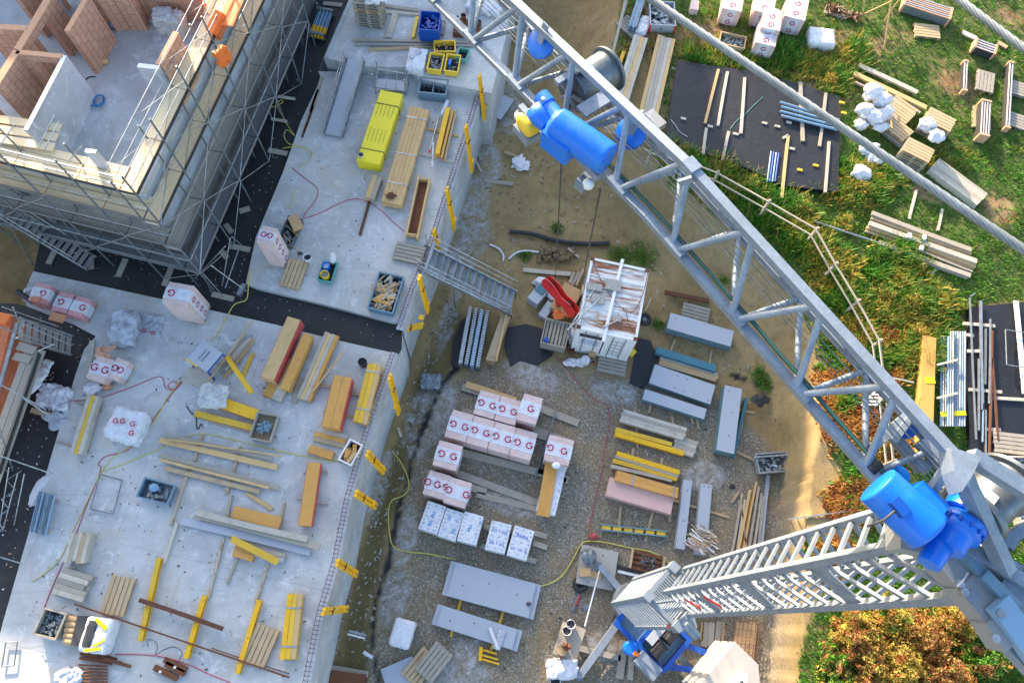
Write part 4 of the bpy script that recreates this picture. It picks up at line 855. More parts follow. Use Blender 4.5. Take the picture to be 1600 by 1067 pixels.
for i, (a, b, w, mt) in enumerate((((600, 8), (655, 16), .16, 'weath'), ((600, 18), (655, 22), .16, 'limewood'), ((606, 58), (618, 22), .3, 'limewood'), ((551, 62), (752, 66), .12, 'weath'), ((555, 69), (745, 71), .12, 'greyplank'), ((576, 77), (680, 72), .14, 'dirtywood'))):
    plank(['upper of two boards behind the tall pallet stack', 'lower of two boards behind the tall pallet stack', 'short pale board pair right of the pallet stack', 'longest board lying across the raised deck', 'grey board just below the longest board', 'brownish board lowest of the long boards'][i], a, b, w, .09, SU, mt)
t, w, d = bin_('blue plastic crate stack behind the crane jib', [(657, 17), (688, 20), (686, 48), (655, 46)], .75, SU + .14, 'bluedeep', 'plastic_crate', 'crate', inner='bluedeep'); bits('fittings', t, w, d, .55, 'bluedeep', 20, (.1, .3)); plank('yellow board leaning along the blue crate stack', (652, 26), (645, 58), .14, .12, SU, 'bucket_y')
pallet('old pallet under the blue crates', (656, 40), (692, 42), SU, 'palletg')
box('brown wooden cable spool pallet box behind the jib', [(712, 28), (752, 32), (748, 56), (707, 50)], .3, SU, 'rust', 'spool_base', 'crate')
for i, c in enumerate(((714, 26), (724, 24), (735, 30), (740, 25), (748, 34))): drum(['left spool of wound wire on the brown crate', 'back spool of wound wire on the brown crate', 'tall front spool of wound wire on the brown crate', 'right back spool of wound wire on the brown crate', 'dark small spool at the right corner of the brown crate'][i], c, .12, .32 if i != 4 else .15, SU + .3, 'rust' if i in (1, 3, 4) else 'foam', 'wire_spool', 'spool')
for i, (q, mt) in enumerate((([(678, 63), (710, 65), (712, 79), (679, 82)], 'card'), ([(673, 83), (695, 85), (688, 111), (667, 107)], 'screen'), ([(699, 85), (721, 87), (714, 113), (694, 110)], 'screen'))):
    t, w, d = bin_(['yellow plastic tub with gloves and a tool, upper of three', 'yellow plastic tub full of metal clips', 'yellow plastic tub with a blue bottle and parts'][i], q, .36, SU, 'bucket_y', 'tub', 'tub', ribs=False, group='three yellow tubs on the raised deck'); bits('contents', t, w, d, .2, mt, 45 if i == 1 else 12, (.05, .2)); 
    if i == 2: mb = MB(); mb.tube([(-.15, -.1, .3), (-.1, .2, .3)], .07, 8); mb.build('bottle', [M['blue']], t)
cover('white wrapped bag pack left of the yellow tubs', [(640, 73), (668, 76), (661, 110), (633, 105)], .42, SU, 'whitep', 5, .05); plank('dark grey stone slab on the white wrapped bag pack', (641, 90), (656, 78), .16, .05, SU + .44, 'formgrey', 'stone_slab', 'slab')
t, w, d = bin_('pale green tub half hidden by the jib', [(718, 74), (734, 78), (728, 94), (712, 90)], .3, SU, 'bingreen', 'tub', 'tub', ribs=False)
cover('white tarpaulin at the top right of the raised deck', [(735, -25), (790, -15), (782, 22), (728, 12)], .3, SU, 'whitep', 9, .08)
# ------------------------------------------------------------------ black membrane strip round the house
t = thing('prop_bundle', 'bundle of steel props with yellow inner ends on black membrane', 'prop bundle', P(490, 40, BK))
for i in range(9):
    mb = MB(); a = P(499 + i * 2.6, 14 + i * .6, BK + .2 + (i % 2) * .1); b_ = P(484 + i * 2.6, 56 + i * .7, BK + .2 + (i % 2) * .1); o_ = P(490, 40, BK); m_ = a.lerp(b_, .62); mb.tube([a - o_, m_ - o_], .035, 7); mb.tube([m_ - o_, b_ - o_], .042, 7, 1); mb.build('prop', [M['pipe'], M['yellow']], t)
for x in (.08, .93): mb = MB(); a = P(497, 13, BK + .2).lerp(P(482, 56, BK + .2), x) - P(490, 40, BK); b_ = P(522, 17, BK + .2).lerp(P(507, 62, BK + .2), x) - P(490, 40, BK); mb.bar(a, b_, .12, .35); mb.build('cradle', [M['galvd']], t)
mb = MB(); mb.tube([P(478, 41, BK + .9) - P(490, 40, BK), P(485, 56, BK + .2) - P(490, 40, BK)], .03, 6); mb.tube([P(495, 5, BK + .9) - P(490, 40, BK), P(499, 16, BK + .2) - P(490, 40, BK)], .03, 6); mb.build('corner_post', [M['galv']], t)
for i, (a, b) in enumerate((((437, 64), (443, 105)), ((443, 64), (447, 108)))): 
    w, zt = vtop(b, BK, a); t = thing('steel_prop', ['left', 'right'][i] + ' one of two steel props standing on the membrane by the house', 'prop', w, 0, 'two steel props'); q = P(*a, zt) - w; mb = MB(); mb.tube([Vector(), q * .5], .035, 7); mb.build('outer_tube', [M['galv']], t); mb = MB(); mb.tube([q * .35, q], .028, 7); mb.build('inner_tube', [M['yellow']], t); mb = MB(); mb.box((0, 0, .01), (.14, .14, .02)); mb.box(q, (.14, .14, .02)); mb.build('plate', [M['galv']], t)
FB = [((422, 34), (453, 39), 'upper left by the house scaffold'), ((505, 5), (535, 8), 'at the very top near the props'), ((404, 116), (429, 121), 'below the two standing props'), ((419, 234), (449, 240), 'beside the hanging yellow hose'), ((359, 384), (391, 390), 'next to the tall pack of blocks'), ((331, 459), (365, 467), 'at the corner joint'), ((268, 416), (256, 446), 'in front of the lower scaffold'), ((196, 404), (184, 432), 'beside the scaffold stair foot'), ((86, 389), (75, 412), 'under the upper stair flight'), ((141, 405), (142, 420), 'right at the stair foot'), ((352, 350), (362, 363), 'small one under the scaffold edge'), ((346, 393), (354, 402), 'small one nearest the rakers'), ((374, 330), (390, 325), 'small one under the right scaffold')]
for a, b, lb in FB: plank('short sleeper board under a scaffold foot, ' + lb, a, b, .22, .06, BK, 'weath', 'sleeper_board', 'board', 'sleeper boards under scaffold feet')
for i, (a, b) in enumerate((((434, 151), (461, 155)), ((424, 186), (448, 190)))): pole(['upper', 'lower'][i] + ' yellow edged round timber lying on the black membrane', a, b, .07, BK, 'limewood', 'round_timber', 'timber')
hose('yellow hose hanging down beside the black membrane timbers', [(404, 165), (425, 168), (442, 160), (438, 157), (433, 165), (440, 180), (452, 200), (460, 212), (448, 203), (444, 214), (452, 225), (470, 229), (490, 240)], BK + .3, 'hosey', .014)
plank('short wooden offcut on the membrane at the top', (464, 3), (478, 4), .2, .08, BK, 'dirtywood')
# ------------------------------------------------------------------ things on the house floor
cover('grey tarpaulin bundle over a machine on the house floor', [(240, 10), (280, 14), (281, 36), (238, 30)], .75, FL, 'tarp', 3, .12)
lump('yellow bucket under the grey tarpaulin bundle', (275, 40), (.18, .12, .12), FL, 'bucket_y', 2, .1, 'bucket', 'bucket'); hose('coil of brown cable beside the grey tarpaulin bundle', [(255, 46), (262, 52), (278, 52), (288, 42), (290, 32), (284, 44), (270, 54), (252, 50)], FL, 'rust', .02, 'cable_coil', 'cable')
hose('blue hose running down the plaster panel and coiled', [(89, 113), (100, 130), (115, 148), (130, 160), (140, 165), (152, 166), (162, 158), (160, 150), (152, 150), (147, 158), (152, 166), (161, 162), (163, 153)], FL + .05, 'hoseb', .03)
hose('short dark cable stub on the house floor', [(134, 125), (139, 121), (149, 120)], FL, 'cable', .02, 'cable', 'cable')
lump('wooden mallet shaped block beside the brick pier', (163, 97), (.16, .1, .1), FL, 'pine', 6, .1, 'wood_block', 'block'); box('small magenta canister by the brick pier', [(158, 47), (165, 45), (169, 54), (162, 57)], .25, FL, 'magenta', 'canister', 'canister'); lump('dark grey tool bag by the brick pier', (160, 62), (.25, .2, .1), FL, 'galvd', 12, .3); lump('black bag in the wall niche', (178, 40), (.22, .16, .14), FL, 'bin', 11, .2)
# ------------------------------------------------------------------ lower deck
gpack('torn open block pack nearest the brown ground, film hanging off', (50, 455), (75, 460), .75, .85, SL, (.2,), (0,), 'opened block packs at the left', 0, seed=8, body='pinkred')
gpack('half used block pack with brown blocks showing, middle of three', (86, 470), (110, 475), .8, .6, SL, (-.1,), (0,), 'opened block packs at the left', 0, seed=9, body='pinkred'); gpack('red printed block pack, right one of the row of three', (112, 476), (134, 482), .8, .6, SL, (.3,), (1,), 'opened block packs at the left', 0, seed=10, body='pinkred')
for i, q in enumerate(([(80, 487), (101, 492), (97, 504), (76, 499)], [(50, 462), (62, 464), (60, 472), (48, 470)])): box(['bare clay blocks on the half used pack', 'bare clay blocks on the torn open pack'][i], q, .1, SL + (.6 if i == 0 else .86), 'clay', 'clay_blocks', 'blocks')
pole('black drain pipe poking out behind the torn open pack', (27, 455), (52, 472), .1, SL + .2, 'blackp'); cover('long white plastic strip beside the black drain pipe', [(35, 452), (54, 446), (55, 450), (37, 457)], .12, SL + .3, 'whitep', 3, .04, 'plastic_film', 'film')
gpack('tall leaning pack of clay blocks by the bitumen joint', (258, 456), (298, 463), .85, 1.75, SL, (-.25, ), (0, 1), 'tall block packs on the decks', 4, seed=5)
cover('heap of clear film over blocks near the tall pack', [(178, 487), (214, 484), (204, 538), (168, 534)], .5, SL, 'clearf', 14, .12); cover('flat clear film with printed corner beside the film heap', [(217, 490), (252, 494), (254, 526), (214, 520)], .07, SL, 'clearf', 16, .06, 'plastic_film', 'film')
mb = MB(); gmark(mb, (0, 0, 0), (1, 0, 0), (0, 1, 0), .09); gmark(mb, (.35, -.05, 0), (-1, 0, 0), (0, -1, 0), .09); o = mb.build('printed_scrap', [M['magenta'], M['pinkring']], None, P(225, 516, SL + .16), -.2); tag(o, 'two round printed marks on the flat clear film', 'print')
gpack('opened block pack with loose broken blocks on top, near the left strip', (143, 572), (170, 580), .9, .62, SL, (-.3, .3), (1, 1), 'opened block packs at the left', 0, seed=21); gpack('small block pack touching the opened one, right side', (174, 573), (193, 580), .8, .58, SL, (-.2, .25), (0, 0), 'opened block packs at the left', 0, seed=22)
heap('broken clay blocks on the opened block pack', (163, 550), .6, .4, .15, SL + .5, ['clay', 'claytop'], 14, 'broken_blocks', 'blocks', 0, (.12, .25), (.1, .16))
lump('torn white film with one printed mark by the yellow boards', (145, 607), (.3, .2, .1), SL, 'bagw', 22, .35, 'plastic_film', 'film'); lump('brown broken block beside the torn white film', (168, 604), (.16, .13, .12), SL, 'clay', 23, .2, 'clay_block', 'block')
cover('block pack half covered by loose white film, alone on the deck', [(173, 632), (222, 644), (212, 692), (163, 680)], .7, SL, 'whitep', 27, .10, 'block_pack', 'block pack', .15, 14)
mb = MB()
for x, y in ((-.2, .0), (.05, .05), (.42, .02), (.5, -.3)): gmark(mb, (x, y, 0), (1, 0, 0), (0, 1, 0), .1)
tag(mb.build('printed_label', [M['magenta'], M['pinkring']], None, P(189, 659, SL + .80), -.2), 'row of round printed marks on the loose white film pack', 'print')
cover('white film and blocks spilling onto the black strip', [(62, 600), (108, 608), (100, 640), (55, 630)], .35, BK, 'bagw', 31, .2, 'plastic_film', 'film', .1, 12); lump('bluish film bag below the spilled white film', (92, 655), (.35, .25, .12), BK, 'clearf', 33, .5); cover('pale dusty film strip along the left scaffold', [(60, 560), (75, 565), (58, 615), (46, 610)], .15, BK + .4, 'bagw', 35, .12, 'plastic_film', 'film')
plank('reddish board sticking out below the spilled white film', (48, 640), (78, 648), .18, .12, BK + .1, 'dirtywood'); lump('white printed film bag at the bottom left strip', (65, 765), (.2, .6, .12), BK, 'bagw', 36, .35, rz=-.3)
stack('yellow green edged board pile on two cross timbers', (146, 617), (118, 708), .42, .32, SL + .1, ['yply', 'limewood', 'limewood'], 3, 2); plank('cross timber under the upper end of the yellow green board pile', (118, 628), (158, 642), .06, .08, SL, 'weath', 'bearer', 'timber'); plank('cross timber under the lower end of the yellow green board pile', (88, 690), (137, 706), .06, .08, SL, 'weath', 'bearer', 'timber')
plank('single old board leaning by the opened block pack', (144, 532), (135, 588), .2, .1, SL, 'limewood')
def sawtable():
    q = [P(x, y, SL + .8) for x, y in ((319, 533), (346, 551), (324, 583), (291, 558))]; c = sum(q, Vector()) / 4; ex = (q[1] - q[0]); rz = math.atan2(ex.y, ex.x); W_, D_ = ((q[1] - q[0]).length + (q[2] - q[3]).length) / 2, ((q[0] - q[3]).length + (q[1] - q[2]).length) / 2
    t = thing('table_saw', 'steel topped site table saw with blue frame and yellow guard strip', 'table saw', (c.x, c.y, SL), rz)
    mb = MB(); mb.box((0, 0, .80), (W_, D_, .03)); mb.build('table_top', [M['formgrey']], t); mb = MB(); mb.box((.05, 0, .82), (.05, D_ * .55, .02)); mb.box((-.1, 0, .822), (.02, D_ * .5, .06)); mb.build('fence', [M['galvd']], t)
    for sx in (-1, 1):
        for sy in (-1, 1): mb = MB(); mb.bar((sx * W_ * .45, sy * D_ * .45, .78), (sx * W_ * .52, sy * D_ * .52, 0), .06, .06); mb.build('leg', [M['bluedeep']], t)
        mb = MB(); mb.box((sx * W_ / 2, 0, .76), (.04, D_, .07)); mb.build('frame', [M['bluedeep']], t)
    mb = MB(); mb.box((-W_ * .25, -D_ / 2 - .03, .8), (W_ * .6, .05, .05)); mb.build('guard_strip', [M['bucket_y']], t); mb = MB(); mb.box((0, 0, .55), (W_ * .5, D_ * .5, .35)); mb.build('motor_box', [M['bluedeep']], t)
sawtable()
for i, (a, b, w, h, mt) in enumerate((((384, 523), (343, 583), .12, .25, 'weath'), ((391, 528), (352, 578), .1, .3, 'limewood'), ((396, 530), (350, 590), .1, .18, 'pine'), ((386, 531), (362, 560), .14, .35, 'weath'), ((378, 562), (340, 570), .12, .1, 'dirtywood'), ((345, 588), (372, 560), .1, .1, 'limewood'), ((395, 552), (379, 588), .14, .06, 'yply'))):
    plank(['broad grey board', 'pale board on edge', 'longest fresh board', 'short grey board on top', 'small brown board', 'short pale board', 'separate yellow board'][i] + ' in the loose wood heap beside the table saw', a, b, w, .05, SL + h - .05, mt, 'loose_board', 'board', 'loose boards beside the table saw')
plank('bright yellow beam lying across the loose wood heap', (354, 557), (392, 612), .17, .16, SL + .35, 'yellow', 'formwork_beam', 'beam'); plank('long thin pale batten reaching past the table saw', (395, 500), (323, 598), .045, .03, SL + .45, 'pine', 'batten', 'batten')
lump('sawdust spread beneath the table saw', (312, 590), (.5, .35, .025), SL, 'limewood', 41, .3, 'sawdust', 'sawdust')
panelbox('yellow formwork board on top of the pair, partly under the tarpaulin', [(340, 618), (405, 640), (400, 657), (335, 634)], .35, SL, 'yellow', 'ply', 'formwork_board', 'formwork'); panelbox('lower ochre formwork board with a line of print', [(305, 640), (398, 664), (390, 672), (303, 650)], .2, SL, 'yply', 'ply', 'formwork_board', 'formwork')
cover('creased white tarpaulin thrown over the yellow formwork boards', [(313, 598), (362, 604), (340, 632), (310, 634)], .3, SL + .35, 'tarp', 43, .12, rad=.12)
t, w, d = bin_('wooden crate with blue grey clamps beside the yellow formwork', [(403, 644), (435, 649), (421, 691), (389, 683)], .4, SL, 'palletg', 'wooden_crate', 'crate', inner='dirtywood', ribs=False); bits('clamps', t, w * .7, d * .5, .25, 'bin', 30, (.08, .22))
plank('bleached plank in front of the ochre formwork board', (326, 657), (397, 676), .13, .06, SL, 'weath'); hose('dark cable hook lying alone on the deck', [(291, 634), (297, 643), (306, 652), (307, 666), (310, 670), (314, 662), (317, 667)], SL, 'cable', .02, 'cable', 'cable')
stack('tall plywood sheet stack with red painted side, upper one', (460, 496), (417, 592), .52, .62, SL + .1, ['pine'], 1, 5, (), 'plywood_stack', 'plywood', None, 'sheet', 'redpaint'); stack('orange plywood strips right of the tall red sided stack', (481, 522), (444, 608), .36, .42, SL + .1, ['ply'], 1, 4, (), 'plywood_stack', 'plywood', None, 'sheet'); stack('lowest plywood offcuts sticking out below the red sided stack', (456, 560), (424, 622), .75, .2, SL, ['ply', 'limewood'], 2, 2, (), 'plywood_stack', 'plywood', None, 'sheet')
stack('mixed pale boards between the plywood stacks', (519, 520), (474, 625), .55, .22, SL + .08, ['limewood', 'ply', 'weath', 'pine'], 4, 2); plank('thin batten leaning on the mixed pale boards', (537, 549), (488, 612), .06, .05, SL + .3, 'pine', 'batten', 'batten'); plank('grey board left of the mixed pale boards', (471, 590), (458, 630), .22, .08, SL, 'weath')
stack('large orange plywood stack with red painted side, lower one', (536, 588), (516, 668), .66, .5, SL + .1, ['ply'], 2, 5, (), 'plywood_stack', 'plywood', None, 'sheet', 'redpaint', .005)
stack('yellowish beam pair held by two steel straps', (586, 568), (562, 660), .52, .32, SL + .08, ['yply', 'pine', 'yply'], 3, 2, (.14, .78), 'beam_stack', 'timber stack', None, 'beam')
drum('black bucket beside the strapped yellowish beams', (566, 565), .17, .3, SL, 'blackp'); plank('brown bearer under the large orange plywood stack', (498, 600), (566, 618), .1, .08, SL, 'dirtywood', 'bearer', 'timber'); plank('brown bearer under the strapped beams', (505, 642), (575, 655), .1, .08, SL, 'dirtywood', 'bearer', 'timber')
stack('short scuffed panels below the large plywood stack', (491, 677), (541, 690), .52, .12, SL, ['dirtywood', 'ply', 'limewood'], 3, 1, (), 'panel_pile', 'panels'); plank('round ended orange board beside the scuffed panels', (482, 700), (520, 712), .3, .14, SL, 'ply'); plank('thin old board under the round ended orange board', (500, 708), (533, 718), .2, .06, SL, 'weath')
t, w, d = bin_('white plastic tub holding pieces of wood', [(547, 686), (565, 695), (549, 727), (529, 717)], .4, SL, 'foam', 'tub', 'tub', ribs=False); heap('', Vector((0, 0, .15)), w * .5, d * .5, .3, 0, ['ply', 'pine'], 12, 'offcuts', '', 0, (.3, .5), (.08, .15), None, t, math.pi / 2)
stack('long orange plywood beam with red side on two bearers', (491, 722), (476, 821), .45, .32, SL + .1, ['ply'], 1, 4, (), 'plywood_stack', 'plywood', None, 'sheet', 'redpaint', .004); plank('dark bearer under the upper end of the long orange beam', (478, 731), (511, 737), .06, .08, SL, 'weath', 'bearer', 'timber'); plank('dark bearer under the lower end of the long orange beam', (462, 777), (512, 787), .05, .08, SL, 'weath', 'bearer', 'timber')
for i, (a, b, w, mt, z) in enumerate((((257, 680), (425, 716), .12, 'weath', .16), ((249, 687), (433, 730), .2, 'pine', .1), ((262, 686), (440, 712), .05, 'pine', .22), ((249, 711), (436, 762), .15, 'weath', .1), ((250, 718), (420, 762), .09, 'pine', .16), ((257, 731), (405, 768), .15, 'dirtywood', .1))):
    plank(['uppermost grey plank', 'broad pale plank', 'thin bent batten', 'middle grey plank', 'narrow fresh plank', 'lowest brown plank'][i] + ' of the long planks laid across the deck', a, b, w, .05, SL + z, mt, 'long_plank', 'plank', 'long planks across the lower deck')
for i, (a, b) in enumerate((((316, 678), (303, 720)), ((375, 697), (353, 772)), ((297, 722), (288, 752)))): plank(['left', 'right', 'lower left'][i] + ' short bearer beneath the long planks', a, b, .1, .08, SL, 'dirtywood', 'bearer', 'timber')
t, w, d = bin_('dark blue open bin with a shovel blade, alone on the deck', [(223, 746), (271, 757), (263, 789), (217, 775)], .35, SL, 'bin', inner='screen', ribs=False); bits('tools', t, w, d, .15, 'galvd', 12, (.08, .3)); mb = MB(); mb.blob((-.15, .1, .28), (.18, .14, .06), 8, .15, 4); mb.build('shovel_blade', [M['pipe']], t)
for i, (a, b, w, mt) in enumerate((((291, 745), (266, 820), .1, 'crust'), ((276, 817), (256, 880), .1, 'limewood'), ((361, 773), (353, 812), .09, 'crust'), ((349, 840), (325, 935), .09, 'crust'), ((419, 880), (399, 940), .09, 'crust'), ((372, 868), (354, 911), .08, 'weath'), ((444, 785), (436, 826), .07, 'dirtywood'))):
    plank(['rust stained skid running down from the long planks', 'lime crusted skid above the left yellow girder', 'short rust stained skid left of the plywood panel', 'rust stained skid above the middle yellow girder', 'rust stained skid above the right yellow girder', 'plain grey skid below the plywood pieces', 'thin skid right of the plywood panel'][i], a, b, w, .09, SL, mt, 'skid', 'timber', 'skids on the lower deck')
for i, (a, b) in enumerate((((248, 871), (218, 1001)), ((319, 930), (290, 1028)), ((405, 937), (370, 1052)))):
    c_, r_, L_ = LN(a, b, SL + .2); t = thing('formwork_girder', ['left long', 'middle', 'right'][i] + ' yellow formwork girder flat on the lower deck', 'girder', (c_.x, c_.y, SL), r_, 'yellow formwork girders'); mb = MB(); mb.box((0, 0, .18), (L_, .16, .04)); mb.build('top_chord', [M['yply' if i == 0 else 'yellow']], t); mb = MB(); mb.box((0, 0, .1), (L_ * .98, .04, .12)); mb.build('web', [M['yply']], t); mb = MB(); mb.box((0, 0, .02), (L_, .16, .04)); mb.build('bottom_chord', [M['yellow']], t)
panelbox('orange plywood panel beside the long grey planks', [(366, 789), (440, 808), (436, 827), (361, 809)], .14, SL + .1, 'ply', 'dirtywood', 'plywood_board', 'plywood')
for i, (a, b, w, z, mt) in enumerate((((304, 803), (500, 854), .24, .2, 'weath'), ((283, 813), (485, 862), .26, .06, 'formgrey'), ((306, 800), (480, 842), .2, .28, 'limewood'))): plank(['whitish grey plank, longest', 'blue grey plank nearest the skids', 'cracked pale plank on top'][i] + ' of the three in the middle of the lower deck', a, b, w, .07, SL + z, mt, 'long_plank', 'plank', 'three long planks in the middle')
plank('yellow board laid askew over the plywood pieces', (361, 841), (434, 878), .22, .06, SL + .34, 'yply', 'formwork_board', 'board'); stack('orange plywood pieces under the askew yellow board', (366, 858), (397, 868), .42, .22, SL, ['ply'], 2, 2, (), 'plywood_stack', 'plywood', None, 'sheet'); stack('grey form strips right of the plywood pieces', (392, 860), (445, 872), .3, .2, SL, ['formgrey', 'weath'], 2, 2, (), 'board_pile', 'boards'); plank('pale loose plank above the plywood panel', (384, 770), (425, 795), .14, .06, SL, 'pine')
stack('strapped yellow beams near the bottom deck edge', (461, 927), (449, 1031), .5, .3, SL + .05, ['yply', 'pine', 'yellow'], 3, 2, (.22, .8), 'beam_stack', 'timber stack', None, 'beam')
pallet('pale pallet beside the strapped yellow beams', (417, 984), (396, 1032), SL, 'palletw'); pallet('clean pallet standing free left of the yellow girders', (191, 908), (176, 953), SL, 'palletw')
stack('pile of grey boards above the steel crate row', (88, 905), (136, 920), .85, .25, SL, ['weath', 'palletg', 'limewood'], 5, 2, (), 'board_pile', 'boards', None, 'board', None, .08); stack('greenish upright board pile near the tube bundle', (126, 832), (114, 880), .68, .4, SL, ['limewood', 'dirtywood', 'limewood', 'weath'], 5, 2, (), 'board_pile', 'boards', None, 'board', None, .05)
t = thing('tube_bundle', 'bundle of teal scaffold tubes at the left deck edge', 'tube bundle', P(67, 803, SL)); o_ = P(67, 803, SL)
for i in range(9): mb = MB(); mb.tube([P(62 + i * 3, 767 + i * .8, SL + .15 + (i % 3) * .1) - o_, P(47 + i * 3, 830 + i * .8, SL + .15 + (i % 3) * .1) - o_], .035, 7); mb.build('tube', [M['galvd' if i % 2 else 'pipe']], t)
mb = MB(); mb.bar(P(60, 775, SL + .05) - o_, P(92, 783, SL + .05) - o_, .08, .1); mb.bar(P(48, 822, SL + .05) - o_, P(78, 832, SL + .05) - o_, .08, .1); mb.build('bearer', [M['weath']], t)
def tframe(label, pts, z, r=.024):
    q = [P(x, y, z) for x, y in pts]; c = sum(q, Vector()) / 4; t = thing('scaffold_loop', label, 'frame', (c.x, c.y, SL))
    for i in range(4): mb = MB(); mb.tube([q[i] - Vector((c.x, c.y, SL)), q[(i + 1) % 4] - Vector((c.x, c.y, SL))], r, 6); mb.build('tube', [M['galvd']], t)
tframe('steel tube frame lying by the hoses', [(157, 741), (191, 750), (177, 803), (141, 795)], SL + .1); tframe('small steel tube frame at the bottom left corner', [(9, 1003), (27, 1003), (22, 1039), (3, 1041)], SL + .1)
t, w, d = bin_('grey mesh crate of scaffold couplings, left of the crate row', [(67, 950), (97, 958), (92, 1000), (55, 990)], .5, SL, 'palletg', 'coupling_crate', 'crate', inner='screen', ribs=False); bits('couplings', t, w, d, .3, 'galvd', 70, (.06, .16))
t = thing('roll_crate', 'dark crate of rust brown rolls, middle of the crate row', 'crate', P(120, 985, SL)); o_ = P(120, 985, SL)
for i in range(5): mb = MB(); mb.tube([P(105 - i * 1.2, 965 + i * 9, SL + .3) - o_, P(124 - i * 1.2, 968 + i * 9, SL + .3) - o_], .1, 9); mb.build('roll', [M['card']], t)
mb = MB(); mb.bar(P(133, 962, SL + .2) - o_, P(122, 1008, SL + .2) - o_, .3, .4); mb.build('dark_roll', [M['blackp']], t)
t = thing('big_bag', 'white big bag with yellow stripes and dark opening, right of the crate row', 'bag', P(163, 992, SL), math.radians(-8)); mb = MB(); mb.soft((0, 0, .3), (.88, 1.05, .6), 0, 14, .025, .1, 0, 51); mb.build('bag_body', [M['whitep']], t); mb = MB(); mb.soft((-.18, .02, .6), (.3, .8, .06), 0, 8, .02, .03, 0, 3); mb.build('opening', [M['blackp']], t); mb = MB(); mb.box((.08, .35, .62), (.5, .12, .02), rotz(-.5)); mb.box((.05, -.42, .62), (.5, .09, .02), rotz(.25)); mb.box((.2, -.2, .62), (.4, .07, .02), rotz(.6)); mb.build('stripe', [M['yellowsheet']], t)
for i, (a, b) in enumerate((((123, 1012), (182, 1030)), ((125, 1020), (190, 1036)), ((124, 1027), (175, 1036)), ((160, 1028), (204, 1041)))): plank(['top', 'second', 'third', 'outlying'][i] + ' rusty strip in the steel scrap below the big bag', a, b, .1, .04, SL + .03 * i, 'rust', 'rusty_strip', 'steel strip', 'rusty strips')
t = thing('reinforcement_stack', 'stack of rust brown bent reinforcement stirrups at the bottom edge', 'steel stack', P(146, 1055, SL)); o_ = P(146, 1055, SL)
for i in range(9): mb = MB(); a, b = P(123, 1038 + i * 5, SL + .12) - o_, P(168, 1040 + i * 5, SL + .12) - o_; mb.tube([a, a.lerp(b, .3) + Vector((0, 0, .05)), a.lerp(b, .6), b], .03, 5); mb.build('stirrup', [M['rust']], t)
for i, (a, b) in enumerate((((256, 1030), (290, 1046)), ((240, 1042), (276, 1060)), ((258, 1036), (288, 1052)))): plank(['upper', 'lower left', 'middle'][i] + ' bundle of rusty reinforcement with a white tag', a, b, .17, .12, SL, 'rust', 'steel_bundle', 'steel bundle', 'tagged steel bundles')
for i, c in enumerate(((273, 1042), (250, 1049))): box(['white tag on the upper rusty bundle', 'white tag on the lower left rusty bundle'][i], [(c[0] - 2, c[1] - 2), (c[0] + 2, c[1] - 2), (c[0] + 2, c[1] + 2), (c[0] - 2, c[1] + 2)], .02, SL + .13, 'white', 'tag', 'tag')
plank('dark rusty steel beam lying across two yellow girders', (217, 937), (347, 982), .13, .12, SL + .21, 'rustbeam', 'steel_beam', 'beam'); plank('very long thin rusty bar across the lower deck', (115, 943), (452, 1058), .05, .04, SL + .21, 'rust', 'steel_bar', 'bar'); plank('second thin rusty bar by the bottom pallets', (330, 1012), (452, 1052), .03, .03, SL + .05, 'rust', 'steel_bar', 'bar')
cover('white crumpled sheet at the bottom left edge', [(90, 1044), (118, 1048), (125, 1080), (84, 1076)], .25, SL, 'bagw', 61, .12, 'plastic_film', 'film')
hose('long red hose crossing the lower deck', [(108, 626), (150, 623), (205, 605), (244, 589), (255, 592), (258, 605), (268, 609), (276, 600), (270, 596), (262, 603), (275, 608), (292, 585), (302, 572)], SL, 'hoser', .015); hose('red hose loop from the saw down to the tube frame', [(300, 575), (280, 600), (250, 640), (215, 690), (190, 706), (165, 713), (153, 725), (157, 735), (135, 790), (120, 830), (100, 875), (80, 920), (65, 960)], SL, 'hoser', .015)
hose('yellow hose from the saw along the red loop', [(302, 576), (284, 592), (262, 620), (246, 650), (215, 690), (180, 712), (158, 738), (140, 775), (118, 820), (95, 870), (70, 895), (50, 908)], SL, 'hosey', .016); hose('pale yellow hose across the plank ends', [(158, 737), (200, 722), (240, 705), (290, 683), (320, 678), (370, 688), (430, 703), (490, 715), (530, 722)], SL, 'hosey', .016); hose('yellow cable hanging at the bitumen joint', [(392, 420), (388, 445), (385, 468), (366, 476), (352, 500), (338, 525), (328, 532)], SL, 'hosey', .02)
hose('bright red cord near the bottom edge', [(180, 1022), (215, 1022), (250, 1025), (290, 1036), (330, 1054), (360, 1066)], SL, 'hoser', .014); hose('thin grey wire loops on the lower deck', [(232, 1010), (230, 1000), (240, 1000), (246, 1010), (243, 1022), (255, 1015), (272, 1010), (284, 1018), (280, 1030)], SL, 'cable', .008, 'wire', 'wire')
box('small steel plate with handle at the upper left deck corner', [(38, 462), (48, 464), (46, 472), (36, 470)], .06, SL, 'formgrey', 'steel_plate', 'plate')
